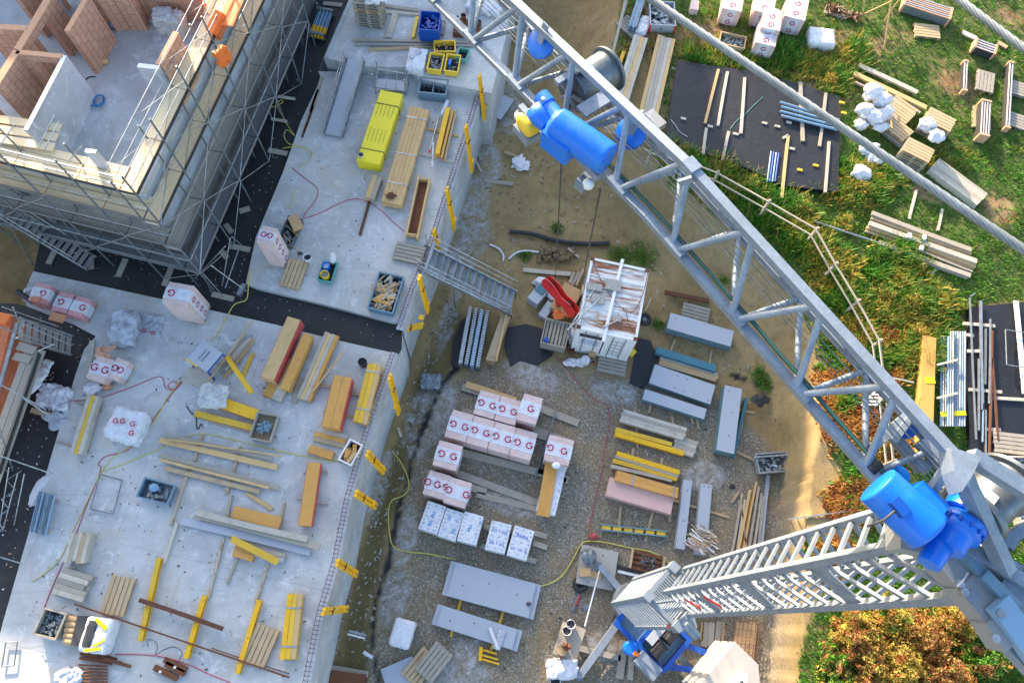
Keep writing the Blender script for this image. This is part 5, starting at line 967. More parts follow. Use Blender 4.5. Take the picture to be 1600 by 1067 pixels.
# ------------------------------------------------------------------ yard: container and what stands round it
m, nt, b = new('container_paint', .55); co = objco(nt)
mp = nd(nt, 'ShaderNodeMapping'); mp.inputs['Scale'].default_value = (.30, 2.6, 1.0); nt.links.new(co, mp.inputs[0])
rs = ramp(nt, noise(nt, mp.outputs[0], 1.15, 7, .7, .5), [(.46, (0, 0, 0)), (.575, (1, 1, 1))]); wv = nd(nt, 'ShaderNodeSeparateXYZ'); nt.links.new(co, wv.inputs[0])
tp = ramp(nt, wv.outputs[2], [(.90, (0, 0, 0)), (.95, (1, 1, 1))]); mk_ = mix(nt, 1.0, rs, tp, 'MULTIPLY')
base = mix(nt, noise(nt, co, 3, 5), (.62, .63, .64), (.80, .80, .80)); nt.links.new(mix(nt, mk_, base, mix(nt, noise(nt, co, 6, 5), (.17, .05, .02), (.36, .14, .05))), b.inputs['Base Color']); M['contw'] = m
CQ = [P(x, y, 2.55) for x, y in ((925, 402), (1016, 422), (993, 532), (900, 513))]; cc = sum(CQ, Vector()) / 4; cex = (CQ[1] - CQ[0] + CQ[2] - CQ[3]) / 2; cey = (CQ[0] - CQ[3] + CQ[1] - CQ[2]) / 2; CW, CD = cex.length, cey.length
ct = thing('site_container', 'white storage container with rust streaked ribbed roof and stickered doors', 'container', (cc.x, cc.y, 0), math.atan2(cex.y, cex.x))
mb = MB(); H_ = 2.55; n = 13
mb.box((0, 0, .12), (CW, CD, .16))
for i in range(n): mb.box((0, (i + .5) / n * (CD - .2) - (CD - .2) / 2, H_ - .05 - (.025 if i % 2 else 0)), (CW - .16, (CD - .2) / n, .05))
for s in (-1, 1):
    for i in range(n): mb.box((s * (CW / 2 - .05 - (.025 if i % 2 else 0)), (i + .5) / n * (CD - .2) - (CD - .2) / 2, 1.3), (.05, (CD - .2) / n, 2.2))
mb.box((0, CD / 2 - .06, 1.3), (CW - .16, .05, 2.2)); mb.build('shell', [M['contw']], ct)
mb = MB()
for s in (-1, 1):
    mb.box((s * (CW / 2 - .05), 0, H_ - .05), (.1, CD, .12)); mb.box((0, s * (CD / 2 - .05), H_ - .05), (CW - .2, .1, .122)); mb.box((0, s * (CD / 2 - .05), .14), (CW - .2, .1, .16))
    for r_ in (-1, 1): mb.box((s * (CW / 2 - .06), r_ * (CD / 2 - .06), 1.3), (.12, .12, 2.3))
mb.build('frame', [M['white']], ct)
for s in (-1, 1):
    mb = MB(); mb.box((s * (CW / 4 - .04), -CD / 2 + .05, 1.3), (CW / 2 - .14, .05, 2.2)); dr = mb.build('door', [M['white']], ct)
    for x in (-.25, .25): mb = MB(); mb.tube([(s * (CW / 4 - .04) + x, -CD / 2 - .01, .25), (s * (CW / 4 - .04) + x, -CD / 2 - .01, 2.4)], .018, 6); mb.build('lock_rod', [M['galvd']], dr)
mb = MB(); mb.box((-.55, -CD / 2 + .018, 1.95), (.95, .012, .3)); mb.build('sign_band', [M['blackp']], ct); textmesh('lettering', 'MARKET', .16, 'blackp', ct, (-.55, -CD / 2 + .018, 2.22), 0, math.pi / 2)
mb = MB(); mb.box((-.55, -CD / 2 + .018, 1.35), (.85, .012, .6)); mb.build('sticker', [M['whitep']], ct); mb = MB()
for i in range(18): mb.box((-.85 + (i % 6) * .12, -CD / 2 + .008, 1.15 + (i // 6) * .17), (.06, .006, .05))
mb.build('sticker_print', [M['bluedeep']], ct)
mb = MB()
for x in (.3, .52, .74): mb.box((x, -CD / 2 + .012, 1.3), (.012, .01, 1.7))
for k in range(5): mb.box((.52, -CD / 2 + .012, .6 + k * .34), (.44, .01, .012))
mb.build('drawn_grid', [M['galvd']], ct); mb = MB()
for s in (-1, 1):
    for r_ in (-1, 1): mb.box((s * (CW / 2 - .07), r_ * (CD / 2 - .07), H_ + .012), (.16, .16, .03))
mb.build('corner_casting', [M['rust']], ct); mb = MB(); mb.box((-.38, -CD * .36, H_ + .004), (.32, .07, .01)); mb.box((-.5, -CD * .28, H_ + .004), (.07, .4, .01)); mb.build('paint_mark', [M['card']], ct)
plank('long white batten lying down the middle of the container roof', (973, 405), (943, 533), .13, .06, 2.57, 'white', 'batten', 'batten')
for i, (a, b) in enumerate((((948, 435), (972, 452)), ((926, 458), (946, 472)), ((918, 441), (942, 452)), ((964, 490), (973, 500)))): box(['upper grey concrete foot plate with a stub pipe', 'middle grey concrete foot plate with a stub pipe', 'left grey concrete foot plate lying flat', 'small brownish plate low on the roof'][i] + ' on the container', [(a[0], a[1]), (b[0], a[1] + 4), (b[0] - 3, b[1] + 3), (a[0] - 3, b[1] - 1)], .09, 2.58, 'stone', 'foot_plate', 'plate', 'plates on the container roof')
for i, (a, b) in enumerate((((886, 516), (938, 466)), ((888, 515), (930, 450)), ((940, 512), (966, 500)), ((956, 446), (950, 452)))): pole(['long lower', 'long upper', 'short', 'stub'][i] + ' pale pipe lying over the container roof', a, b, .03, 2.64, 'galv', 'pipe', 'pipe', None, 'pipes on the container roof')
hose('thin lifting rope sagging along the right side of the container roof', [(1012, 424), (1006, 455), (995, 480), (985, 488), (975, 482), (960, 478)], 2.6, 'rust', .015, 'rope', 'rope'); hose('thin lifting rope running diagonally over the container roof', [(926, 406), (940, 440), (960, 470), (978, 488), (982, 505), (992, 520)], 2.6, 'rust', .015, 'rope', 'rope')
pallet('grey pallet leaning flat before the container doors', (935, 565), (978, 574), 0.02, 'palletg')
t, w, d = bin_('pale slatted crate with a blue can, left of the container', [(853, 498), (892, 505), (882, 544), (846, 534)], .75, 0, 'palletg', 'slatted_crate', 'crate', inner='palletg', ribs=True)
mb = MB()
for i in range(6): mb.box(((i - 2.5) * w / 6.5, 0, .62), (w / 9, d * .96, .03))
mb.build('slats', [M['weath']], t); mb = MB(); mb.lathe((-w * .3, -d * .36, .64), (0, 0, 1), [(0, .1), (.16, .1)], 12); mb.build('can', [M['bluedeep']], t)
HK = P(875, 462, 1.5)
hk = thing('hook_block', 'bright red crane hook block with two sheaves hanging beside the container', 'hook block', HK, math.radians(-52)); hk.scale = (1.3, 1.6, 1.3)
for s in (-1, 1): mb = MB(); mb.prism([(-.78, -.02), (-.7, .16), (-.3, .2), (.1, .12), (.5, .18), (.78, .12), (.85, -.06), (.7, -.2), (.3, -.12), (-.3, -.16), (-.7, -.18)], s * .09 - .015, s * .09 + .015); o = mb.build('side_plate', [M['red']], hk); o.rotation_euler = (math.pi / 2 - .35, 0, 0)
for x in (-.42, .45): mb = MB(); mb.lathe((x, -.06, 0), (0, 1, 0), [(0, .2), (.03, .16), (.06, .16), (.09, .2)], 20); o = mb.build('sheave', [M['blackp']], hk)
mb = MB(); mb.lathe((0, 0, -.25), (0, 0, 1), [(-.2, .06), (0, .09), (.12, .09)], 14); mb.tube([(.05, 0, -.45), (.1, 0, -.6), (.02, 0, -.7), (-.1, 0, -.66), (-.12, 0, -.55)], [.05, .05, .05, .04, .02], 8); mb.build('hook', [M['red']], hk)
for i, (q, mt, z, h) in enumerate((([(838, 442), (855, 452), (842, 478), (828, 466)], 'formgrey', 0, .5), ([(852, 468), (864, 474), (856, 500), (845, 492)], 'formgrey', 0, .3), ([(880, 442), (905, 450), (893, 500), (862, 478)], 'card', 0, .55))): box(['grey plastic case near the red hook block', 'flat grey lid below the grey plastic case', 'ochre sheet pack under the red hook block'][i], q, h, z, mt, ['plastic_case', 'flat_case', 'sheet_pack'][i], ['case', 'lid', 'sheet pack'][i])
plank('blue striped top on the grey plastic case', (840, 447), (852, 456), .4, .05, .5, 'tealdark', 'striped_case', 'case'); lump('white bag between grey case and hook block', (863, 462), (.2, .25, .2), 0, 'bagw', 71); lump('pale crumpled bag behind the grey plastic case', (845, 441), (.3, .2, .15), 0, 'bagw', 72); lump('orange brown shackle heap on the slatted crate edge', (872, 492), (.22, .16, .12), .75, 'orange', 73, .4, 'shackle', 'shackle')
for i, (a, b, w, mt) in enumerate((((906, 425), (893, 445), .16, 'weath'), ((897, 425), (890, 442), .12, 'weath'), ((912, 420), (900, 446), .1, 'dirtywood'), ((818, 421), (892, 428), .2, 'limewood'), ((905, 402), (888, 388), .1, 'weath'), ((911, 445), (902, 470), .08, 'pine'))): plank(['split grey', 'short grey', 'brownish', 'long pale', 'upper slanting', 'upright pale'][i] + ' board lying behind the red hook block', a, b, w, .06, .05 + .04 * (i % 3), mt, 'board', 'board', 'old boards by the container')
for i, (c, r, mt) in enumerate((((893, 545), .14, 'rust'), ((918, 540), .15, 'blue'), ((905, 537), .14, 'bluedeep'))): drum(['brown lidded pail by the slatted crate', 'blue ring bucket before the container', 'dark blue pail before the container'][i], c, r, .35, .05, mt, inner='rust' if i == 0 else 'white')
box('orange brown concrete core block before the container', [(922, 540), (933, 541), (931, 556), (919, 553)], .35, .05, 'card', 'core_block', 'block'); drum('pale green canister lying before the container', (915, 562), .2, .28, .05, 'bagw', 'canister', 'canister', open_=False); lump('white torn bag at the front of the container rubbish', (898, 567), (.35, .18, .12), 0, 'bagw', 74, .5); lump('white sack left of the container doors', (893, 525), (.2, .3, .3), 0, 'bagw', 75); drum('small orange cup before the container', (927, 565), .09, .15, .02, 'orange', 'cup', 'cup'); box('yellow plastic wedge right of the container corner', [(988, 545), (993, 547), (990, 560), (984, 553)], .12, 0, 'bucket_y', 'wedge', 'wedge')
mb = MB(); tt = thing('car_tyre', 'grey dusty tyre lying right of the container', 'tyre', P(1007, 500, 0)); mb.tube([(.2 * math.cos(a), .2 * math.sin(a), .1) for a in np.linspace(0, 2 * math.pi, 17)[:-1]], .1, 8, closed=True); mb.build('tyre_ring', [M['rubber']], tt); mb = MB(); mb.lathe((0, 0, .04), (0, 0, 1), [(0, .12), (.05, .11)], 14); mb.build('rim', [M['stone']], tt)
plank('thin board standing by the tyre', (1018, 465), (1008, 486), .06, .05, .3, 'weath')
# drain pipe, earth clods, loose wood at the top excavation
hose('black ribbed drain pipe along the foot of the earth bank', [(796, 362), (830, 365), (862, 374), (890, 379), (925, 381), (952, 380)], .05, 'rubber', .12, 'drain_pipe', 'pipe'); hose('white bent conduit pieces by the steel stair', [(765, 382), (778, 388), (786, 398), (786, 408)], .02, 'bagw', .05, 'conduit', 'conduit'); hose('second white conduit near the earth clods', [(795, 405), (805, 396), (820, 392), (842, 394)], .02, 'bagw', .05, 'conduit', 'conduit')
mb = MB()
for i in range(40): c = P(random.uniform(842, 898), random.uniform(388, 408), random.uniform(0, .15)); mb.blob((c.x - HK.x, c.y - HK.y, c.z), (random.uniform(.06, .16),) * 2 + (random.uniform(.05, .12),), 4, .3, i)
m2, nt, b = new('earth_clod', .95); nt.links.new(mix(nt, noise(nt, geoco(nt), 6, 5), (.13, .095, .05), (.22, .165, .09)), b.inputs['Base Color']); M['clod'] = m2
tag(mb.build('earth_clods', [m2], None, (HK.x, HK.y, 0)), 'heap of broken earth clods below the bank', 'earth', None, 'stuff')
for i, (a, b, w, mt) in enumerate((((757, 282), (802, 287), .18, 'weath'), ((816, 170), (818, 186), .12, 'weath'), ((788, 237), (812, 246), .16, 'dirtywood'), ((747, 188), (757, 208), .06, 'limewood'), ((738, 215), (752, 250), .12, 'weath'), ((738, 240), (752, 268), .1, 'limewood'))): plank(['grey timber lying across the mud', 'short timber stub by the crane lamp', 'brown timber under the white rag', 'thin stake at the deck wall', 'slanting board against the deck wall', 'second slanting board against the deck wall'][i], a, b, w, .1, gh(*P(*a, 0)[:2]), mt)
lump('white crumpled rag in the excavation', (812, 256), (.3, .35, .08), .05, 'bagw', 76, .6, 'rag', 'rag'); panelbox('perforated grey metal sheet leaning at the deck wall', [(786, 147), (802, 156), (785, 188), (765, 180)], .1, .3, 'formgrey', 'galvd', 'metal_sheet', 'sheet'); box('grey stone block at the foot of the deck wall', [(743, 186), (758, 188), (755, 200), (741, 198)], .6, 0, 'wallc', 'stone_block', 'block')
cover('dark film parcel lying in the ditch', [(659, 582), (690, 583), (687, 607), (656, 606)], .3, 0, 'galvd', 77, .08, 'film_parcel', 'parcel'); plank('short white plank end in the ditch', (622, 668), (627, 682), .12, .08, 0, 'limewood')
# mats leaning by the drain, fence panel stack
for i in range(5): plank(['leftmost', 'second', 'middle', 'fourth', 'rightmost'][i] + ' rolled grey grating mat in the row below the steel stair', (735 + i * 9, 480 + i * 2), (719 + i * 9, 568 + i * 2), .17, .5, 0, ['galv', 'galvd', 'pipe', 'galvd', 'galv'][i], 'grating_mat', 'mat', 'grating mats') if i < 4 else None
mb = MB(); o_ = P(745, 525, .5)
for i in range(4):
    for k in range(26): x = k / 26; p = P(735 + i * 9, 480 + i * 2, .52).lerp(P(719 + i * 9, 568 + i * 2, .52), x); mb.box(p - o_, (.13, .03, .03), rotz(-.2))
tag(mb.build('grating_ribs', [M['white']], None, o_), 'white ribs across the grating mats', 'ribs', None, 'stuff')
box('tall dark board case right of the grating mats', [(780, 490), (793, 494), (776, 566), (763, 562)], .6, 0, 'dirtywood', 'board_case', 'case'); plank('pale batten edge on the tall dark board case', (791, 492), (775, 564), .07, .06, .6, 'pine', 'batten', 'batten')
# ------------------------------------------------------------------ yard: wrapped packs
for i, (a, b, w) in enumerate((((722, 604), (815, 632), .3), ((845, 638), (904, 661), .3), ((722, 640), (760, 650), .2), ((832, 672), (896, 696), .42), ((722, 707), (888, 750), .3), ((712, 738), (868, 796), .28), ((667, 740), (760, 768), .28), ((745, 772), (866, 800), .24), ((840, 735), (885, 750), .2))): plank(['long grey plank behind the upper pack row', 'grey plank end at the orange spray', 'plank end behind the long pack row', 'wide grey plank right of the long pack row', 'grey plank just below the long pack row', 'grey plank leading to the blue printed pack', 'plank under the two lowest pink packs', 'lowest grey plank, cut in the middle', 'plank end under the torn pink pack'][i], a, b, w, .08, .02, 'weath', 'bearer_plank', 'plank', 'grey planks under the packs')
plank('orange plywood strip with broken end behind the upper pack row', (728, 600), (806, 626), .28, .05, .12, 'pine', 'board', 'board')
gpack('left pack of the upper pink row, partly under the plywood', (745, 627), (777, 636.5), 1.04, .95, .1, (-.28, .28), (0, 1), seed=31); gpack('middle pack of the upper pink row', (777.5, 636.7), (810, 646), 1.04, .95, .1, (-.28, .28), (0, 1), seed=32)
gpack('taller right end pack of the upper pink row', (813, 634), (843, 643), 1.12, 1.25, .1, (.05,), (1,), sidemarks=2, seed=33)
for i, x in enumerate((0, 1, 2, 3)):
    a = np.array((701, 660.)); s = np.array((33.4, 9.6)); p = a + s * i; q = p + s * .995; gpack(['left end pack, set slightly apart, in', 'second pack of', 'third pack of', 'right end pack of'][i] + ' the long pink row of four', tuple(p), tuple(q), 1.15, .98, .1, (-.28, .28), (0, 1), seed=34 + i)
gpack('single pink pack left below the long pink row', (681, 706), (718, 716), 1.0, 1.15, .1, (-.25, .25), (0, 1), sidemarks=1, seed=40); gpack('left one of the two lowest pink packs', (666, 752), (700, 762), .95, .95, .1, (-.42, .02, .42), (0, 1, 0), seed=41); gpack('right one of the two lowest pink packs', (698, 764), (732, 774), 1.0, .98, .1, (-.4, .4), (0, 1), seed=42)
gpack('torn pink pack standing alone to the right', (854, 698), (893, 708), 1.05, .95, .1, (-.35, .2), (0, 1), seed=43)
bpack('white pack with blue print under an orange board', [(855, 722), (888, 730), (865, 805), (838, 797)], .55, .1, [('fbb', -.4, .2, .14, 1.2)]); plank('orange plywood board lying on the white pack with blue print', (862, 724), (848, 806), .5, .04, .68, 'ply'); lump('round white cap on the torn pink pack', (869, 727), (.17, .13, .08), 1.05, 'white', 5, .05, 'cap', 'cap')
pole('steel rod lying from the grey planks to the orange spray', (868, 643), (836, 748), .035, .14, 'galvd', 'steel_rod', 'rod')
bpack('leftmost white pack with light blue stencil print', [(669, 782), (697, 791), (683, 835), (653, 825)], .75, .08, [('fbb', 0, .12, .2, 1.5), ('fbb', 0, -.2, .2, 1.5)], 'cyanp'); bpack('second white pack from the left, four blue stencils', [(698, 793), (725, 801), (712, 846), (683, 836)], .75, .08, [('bb', -.2, .2, .2, 1.5), ('co', .22, .18, .16, 0), ('co', -.22, -.2, .16, 0), ('bb', .22, -.2, .2, 1.5)], 'cyanp'); bpack('third white pack from the left with upright stencil', [(726, 798), (757, 807), (743, 851), (714, 844)], .8, .08, [('bbb', -.05, 0, .2, 1.5), ('co', .4, .25, .15, 1.5)], 'cyanp')
bpack('fourth white pack with dark blue lettering in two lines', [(769, 811), (800, 821), (788, 864), (757, 858)], .75, .08, [('(o) b (o)', 0, .2, .17, 0), ('bb 1 bb', 0, -.22, .18, 0)]); bpack('rightmost white pack with dark blue lettering in two lines', [(805, 820), (835, 829), (823, 876), (791, 866)], .75, .08, [('fbbfbb', 0, .2, .19, 0), ('co  co  b', 0, -.22, .17, 0)])
for i, (a, b) in enumerate((((835, 832), (855, 838)), ((833, 848), (855, 855)), ((822, 872), (838, 877)), ((752, 852), (760, 856)), ((757, 822), (768, 826)))): plank(['upper', 'middle', 'lowest', 'inner lower', 'inner upper'][i] + ' bearer end sticking out beside the white packs', a, b, .2, .08, .0, 'weath', 'bearer', 'timber', 'bearer ends by the white packs')
# big grey sheets on yellow bearers
for i, (q, lp) in enumerate((([(713, 878), (838, 911), (826, 966), (697, 930)], (-1, 1)), ([(692, 946), (809, 982), (800, 1016), (681, 976)], (-1, 1)))): panelbox(['larger upper', 'smaller lower'][i] + ' grey folded metal sheet on yellow bearers', q, .22, .12, 'formgrey', 'formgrey', 'metal_sheet', 'sheet', None, ((-.35, -.1), (-.05, .15), (.3, .05)), lp)
for i, (a, b) in enumerate((((722, 930), (704, 994)), ((788, 950), (767, 1015)), ((741, 890), (735, 915)))): plank(['left', 'right', 'upper'][i] + ' yellow bearer beneath the grey metal sheets', a, b, .1, .1, .0, 'yply', 'bearer', 'timber', 'yellow bearers under grey sheets')
pole('white cardboard tube lying on the smaller grey metal sheet', (765, 980), (778, 1014), .07, .35, 'bagw', 'roll', 'roll'); cover('clear film scrap beside the white cardboard tube', [(772, 980), (782, 988), (790, 1014), (779, 1014)], .05, .36, 'clearf', 78, .03, 'plastic_film', 'film'); lump('black cap on the larger grey metal sheet', (826, 943), (.09, .06, .05), .35, 'blackp', 3, .1, 'cap', 'cap')
cover('white film wrapped pallet load alone in the lower yard', [(620, 964), (650, 972), (637, 1016), (604, 1006)], .7, .1, 'whitep', 80, .03, 'wrapped_load', 'pallet load', .12, 12)
pallet('upper of two overlapping pallets at the bottom of the yard', (664, 1052), (692, 1016), .2, 'palletg'); pallet('lower of two overlapping pallets at the bottom of the yard', (645, 1056), (668, 1028), .04, 'palletw'); panelbox('grey steel sheet under the pallets at the bottom edge', [(610, 1042), (640, 1024), (660, 1060), (590, 1085)], .1, .0, 'formgrey', 'galvd', 'metal_sheet', 'sheet')
t = thing('hinge_bracket', 'yellow steel hinge frame lying below the grey sheets', 'frame', P(765, 1027, 0))
for dx, dy in ((0, -9), (4, 7), (2, 0)): mb = MB(); mb.bar(P(749 + dx, 1022 + dy, .1) - P(765, 1027, 0), P(776 + dx, 1030 + dy, .1) - P(765, 1027, 0), .07, .1); mb.build('bar', [M['yellow']], t)
mb = MB(); mb.bar(P(752, 1010, .14) - P(765, 1027, 0), P(750, 1032, .14) - P(765, 1027, 0), .12, .16); mb.build('hinge', [M['yellow']], t)
for i, (a, b, w, mt) in enumerate((((545, 985), (572, 992), .08, 'galv'), ((543, 990), (570, 997), .06, 'white'), ((568, 1018), (582, 1027), .12, 'bagw'), ((518, 1043), (575, 1053), .2, 'weath'))): plank(['grey rail end in the lower ditch', 'white rail end in the lower ditch', 'white film strip in the lower ditch', 'weathered board over the rusty pit cover'][i], a, b, w, .06, .3 if i < 2 else .05, mt)
box('rusty brown pit cover at the bottom of the deck wall', [(518, 1045), (572, 1055), (566, 1085), (512, 1080)], .25, 0, 'rust', 'pit_cover', 'cover')
# ------------------------------------------------------------------ yard: right column of formwork
G_ = 'grey formwork panels in the yard'
pallet('old pallet behind the uppermost grey panel stack', (1066, 484), (1108, 495), .0, 'palletg'); plank('dark brown plank across the old pallet', (1039, 456), (1108, 470), .18, .1, .15, 'rustbeam'); 
panelbox('uppermost grey panel stack with teal side', [(1049, 489), (1148, 517), (1141, 542), (1040, 512)], .5, .1, 'formgrey', 'teal', group=G_, holes=((-.4, .2),)); panelbox('dark teal steel beam above the wide grey panel', [(1027, 541), (1120, 570), (1118, 581), (1024, 552)], .3, .05, 'tealdark', 'tealdark', 'steel_beam', 'beam')
stack('row of pale boards just below the dark teal beam', (1030, 563), (1122, 590), .42, .14, .05, ['dirtywood', 'pine', 'limewood'], 3, 1, (), 'board_pile', 'boards'); panelbox('widest grey panel with rivet rows', [(1024, 568), (1119, 603), (1109, 631), (1013, 599)], .3, .1, 'formgrey', 'teal', group=G_, holes=((-.1, .3), (.05, .3), (-.1, -.3), (.05, -.3), (.45, -.35))); panelbox('narrow grey panel below the widest one', [(1008, 607), (1105, 639), (1100, 655), (1003, 624)], .3, .1, 'formgrey', 'teal', group=G_)
for i, (a, b) in enumerate((((1055, 530), (1048, 548)), ((1112, 548), (1108, 570)), ((1018, 628), (1014, 645)), ((1088, 650), (1092, 670)), ((1080, 650), (1083, 662)), ((1155, 640), (1180, 645)), ((1150, 705), (1182, 720)))): plank(['upper left', 'upper right', 'lower left', 'lower right', 'lower middle', 'right upper', 'right lower'][i] + ' bearer end beneath the grey panel group', a, b, .1, .09, 0, 'dirtywood', 'bearer', 'timber', 'bearers under the grey panels')
panelbox('upright grey panel stack standing apart to the right', [(1137, 602), (1164, 609), (1143, 708), (1114, 702)], .55, .08, 'formgrey', 'teal', group=G_, holes=((-.2, .42), (.1, .1), (.1, -.25))); plank('dark teal beam right of the upright grey panel stack', (1167, 622), (1146, 714), .12, .25, .05, 'tealdark', 'steel_beam', 'beam'); plank('orange plank edge hidden between panel stack and teal beam', (1160, 660), (1148, 706), .08, .1, .05, 'ply')
stack('top pile of bleached boards with short offcuts', (971, 648), (1072, 678), .55, .3, .1, ['limewood', 'weath', 'limewood'], 4, 2, (), 'board_pile', 'boards', None, 'board', None, .04); stack('bleached boards showing behind the yellow girder pair', (1052, 690), (1088, 702), .7, .2, .05, ['limewood', 'weath'], 4, 1, (), 'board_pile', 'boards', None, 'board', None, .05)
for i, (a, b, w, mt) in enumerate((((962, 670), (1050, 694), .17, 'yply'), ((961, 677), (1069, 708), .2, 'yellow'), ((964, 708), (1062, 738), .2, 'yellow'), ((962, 713), (1060, 744), .1, 'weath'), ((958, 719), (1058, 748), .18, 'yply'), ((955, 728), (1050, 750), .14, 'limewood'))): plank(['upper dull', 'upper bright', 'lower bright', 'grey strip between', 'lower dull', 'lowest pale'][i] + ' yellow girder of the pile in the right yard', a, b, w, .2, .1 - .01 * i, mt, 'formwork_girder', 'girder', 'yellow girder pile')
stack('orange board stack tied with two straps on the pink boards', (962, 742), (1060, 770), .42, .22, .42, ['ply'], 2, 2, (.28, .93), 'plywood_stack', 'plywood', None, 'sheet'); panelbox('pink insulation board pack under the orange boards', [(955, 741), (1052, 778), (1050, 800), (945, 778)], .40, .05, 'pinkflat', 'pinkflat', 'board_pack', 'board pack')
for i, (a, b) in enumerate((((992, 640), (996, 700)), ((1050, 650), (1052, 665)), ((990, 700), (984, 735)), ((1035, 715), (1030, 745)), ((970, 790), (966, 838)), ((1020, 800), (1008, 846)), ((1050, 780), (1046, 815)), ((1048, 780), (1140, 808)))): plank(['first', 'second', 'third', 'fourth', 'fifth', 'sixth', 'seventh', 'long slanting'][i] + ' bearer counted downwards beneath the right board piles', a, b, .1, .07, -.0, 'dirtywood', 'bearer', 'timber', 'bearers under the right board piles')
t = thing('formwork_profile', 'narrow teal formwork profile with yellow inserts near the crane base', 'profile', *[(lambda c, r, L: ((c.x, c.y, .08), r))(*LN((937, 823), (1043, 834), .2))][0]); c_, r_, L_ = LN((937, 823), (1043, 834), .2)
for s in (-1, 1): mb = MB(); mb.box((0, s * .1, .08), (L_, .05, .16)); mb.build('flange', [M['teal']], t)
for i in range(6): mb = MB(); mb.box(((i - 2.5) * L_ / 6.2, 0, .09), (L_ / 8, .15, .08)); mb.build('insert', [M['yply']], t)
panelbox('left narrow upright grey panel above the wood scraps', [(1071, 749), (1085, 752), (1067, 858), (1052, 855)], .3, .05, 'formgrey', 'formgrey', group=G_, holes=((.1, .35), (0, -.1))); panelbox('right narrow upright grey panel above the wood scraps', [(1099, 755), (1115, 758), (1102, 868), (1081, 864)], .3, .05, 'formgrey', 'formgrey', group=G_, holes=((-.2, .46), (.2, .46)))
heap('heap of broken laths and plastic on the narrow grey panels', (1100, 843), .85, .8, .35, .3, ['pine', 'weath', 'dirtywood', 'white', 'limewood', 'pink'], 70, 'lath_scraps', 'scrap heap', -.3, (.3, .8), (.02, .05), 'stuff', None, -.3)
NMF = ['leftmost', 'second', 'third', 'fourth', 'fifth', 'sixth', 'seventh', 'eighth', 'ninth']
for i, (a, b, w, mt) in enumerate((((1160, 770), (1143, 868), .09, 'weath'), ((1164, 780), (1150, 872), .08, 'limewood'), ((1172, 765), (1152, 868), .1, 'pine'), ((1175, 778), (1160, 860), .1, 'ply'), ((1182, 752), (1162, 862), .07, 'pine'), ((1186, 760), (1170, 858), .08, 'weath'), ((1190, 770), (1178, 856), .09, 'limewood'), ((1158, 778), (1168, 866), .06, 'dirtywood'), ((1193, 775), (1186, 850), .07, 'weath'))): plank(NMF[i] + ' loose batten in the fan above the crane tower', a, b, w, .06, .05 + .05 * (i % 3), mt, 'batten', 'batten', 'fan of loose battens')
plank('long pale steel profile right of the batten fan', (1201, 742), (1188, 870), .14, .14, .0, 'formgrey', 'steel_profile', 'profile'); plank('short brown block by the wood scraps', (1155, 768), (1143, 785), .1, .08, 0, 'dirtywood'); lump('small black rag on the gravel near the battens', (1144, 760), (.1, .08, .03), 0, 'rubber', 6, .4, 'rag', 'rag')
t, w, d = bin_('steel mesh bin of metal clamps at the foot of the earth bank', [(1182, 708), (1231, 707), (1232, 734), (1186, 740)], .45, .1, 'galv', 'mesh_bin', 'bin', inner='screen', ribs=True); bits('clamps', t, w, d, .25, 'galv', 60, (.05, .16)); plank('steel rail laid over the mesh bin', (1178, 714), (1240, 709), .06, .05, .56, 'galv', 'steel_rail', 'rail')
lump('black torn rag by the right earth bank', (1188, 625), (.3, .2, .06), .3, 'rubber', 85, .5, 'rag', 'rag')
# crane surroundings on the yard
t = thing('crate', 'shallow dark wooden crate of couplings above the crane base', 'crate', *[(lambda c, r, L: ((c.x, c.y, 0), r))(*LN((987, 872), (1037, 884), .25))][0]); c_, r_, L_ = LN((987, 872), (1037, 884), .25)
for s in (-1, 1): mb = MB(); mb.box((s * L_ / 2, 0, .12), (.08, .72, .24)); mb.build('end_board', [M['palletw']], t)
for y in (-.3, -.1, .1, .3): mb = MB(); mb.box((0, y, .1), (L_ - .1, .13, .05)); mb.build('slat', [M['rust']], t)
bits('couplings', t, L_ * .5, .6, .16, 'screen', 30)
for i, (a, b, w, mt) in enumerate((((955, 882), (1028, 900), .1, 'rubber'), ((965, 892), (1032, 908), .1, 'white'), ((905, 1012), (970, 1028), .2, 'limewood'), ((975, 1000), (968, 1060), .28, 'weath'), ((988, 1005), (985, 1062), .2, 'weath'), ((955, 975), (975, 980), .12, 'weath'))): plank(['dark rubber strip behind the crane foot plate', 'white strip behind the crane foot plate', 'pale timber under the lower outrigger', 'wide grey plank below the crane turntable', 'narrow grey plank below the crane turntable', 'small plank left of the crane turntable'][i], a, b, w, .08, .02, mt)
for i, (a, b, w, mt) in enumerate((((1104, 972), (1100, 1010), .24, 'weath'), ((1113, 972), (1110, 1010), .2, 'limewood'), ((1124, 970), (1120, 1008), .2, 'weath'), ((1131, 970), (1128, 1008), .12, 'dirtywood'), ((1098, 972), (1096, 1000), .1, 'pine'))): plank(['leftmost wide', 'second', 'third', 'right brown', 'thin pale'][i] + ' plank in the row under the crane tower', a, b, w, .08, .02, mt, 'plank', 'plank', 'planks under the crane tower')
t = thing('steel_mesh', 'rusty steel mesh over yellow boards behind the ballast', 'steel mesh', P(1165, 1010, .3)); o_ = P(1165, 1010, .3)
for i in range(7): mb = MB(); mb.tube([P(1150 + i * 6.5, 966, .45) - o_, P(1138 + i * 6.5, 1062, .45) - o_], .012, 5); mb.build('long_bar', [M['rust']], t)
for i in range(9): mb = MB(); mb.tube([P(1148 - i * 1.4, 970 + i * 11, .46) - o_, P(1190 - i * 1.4, 976 + i * 11, .46) - o_], .01, 5); mb.build('cross_bar', [M['rust']], t)
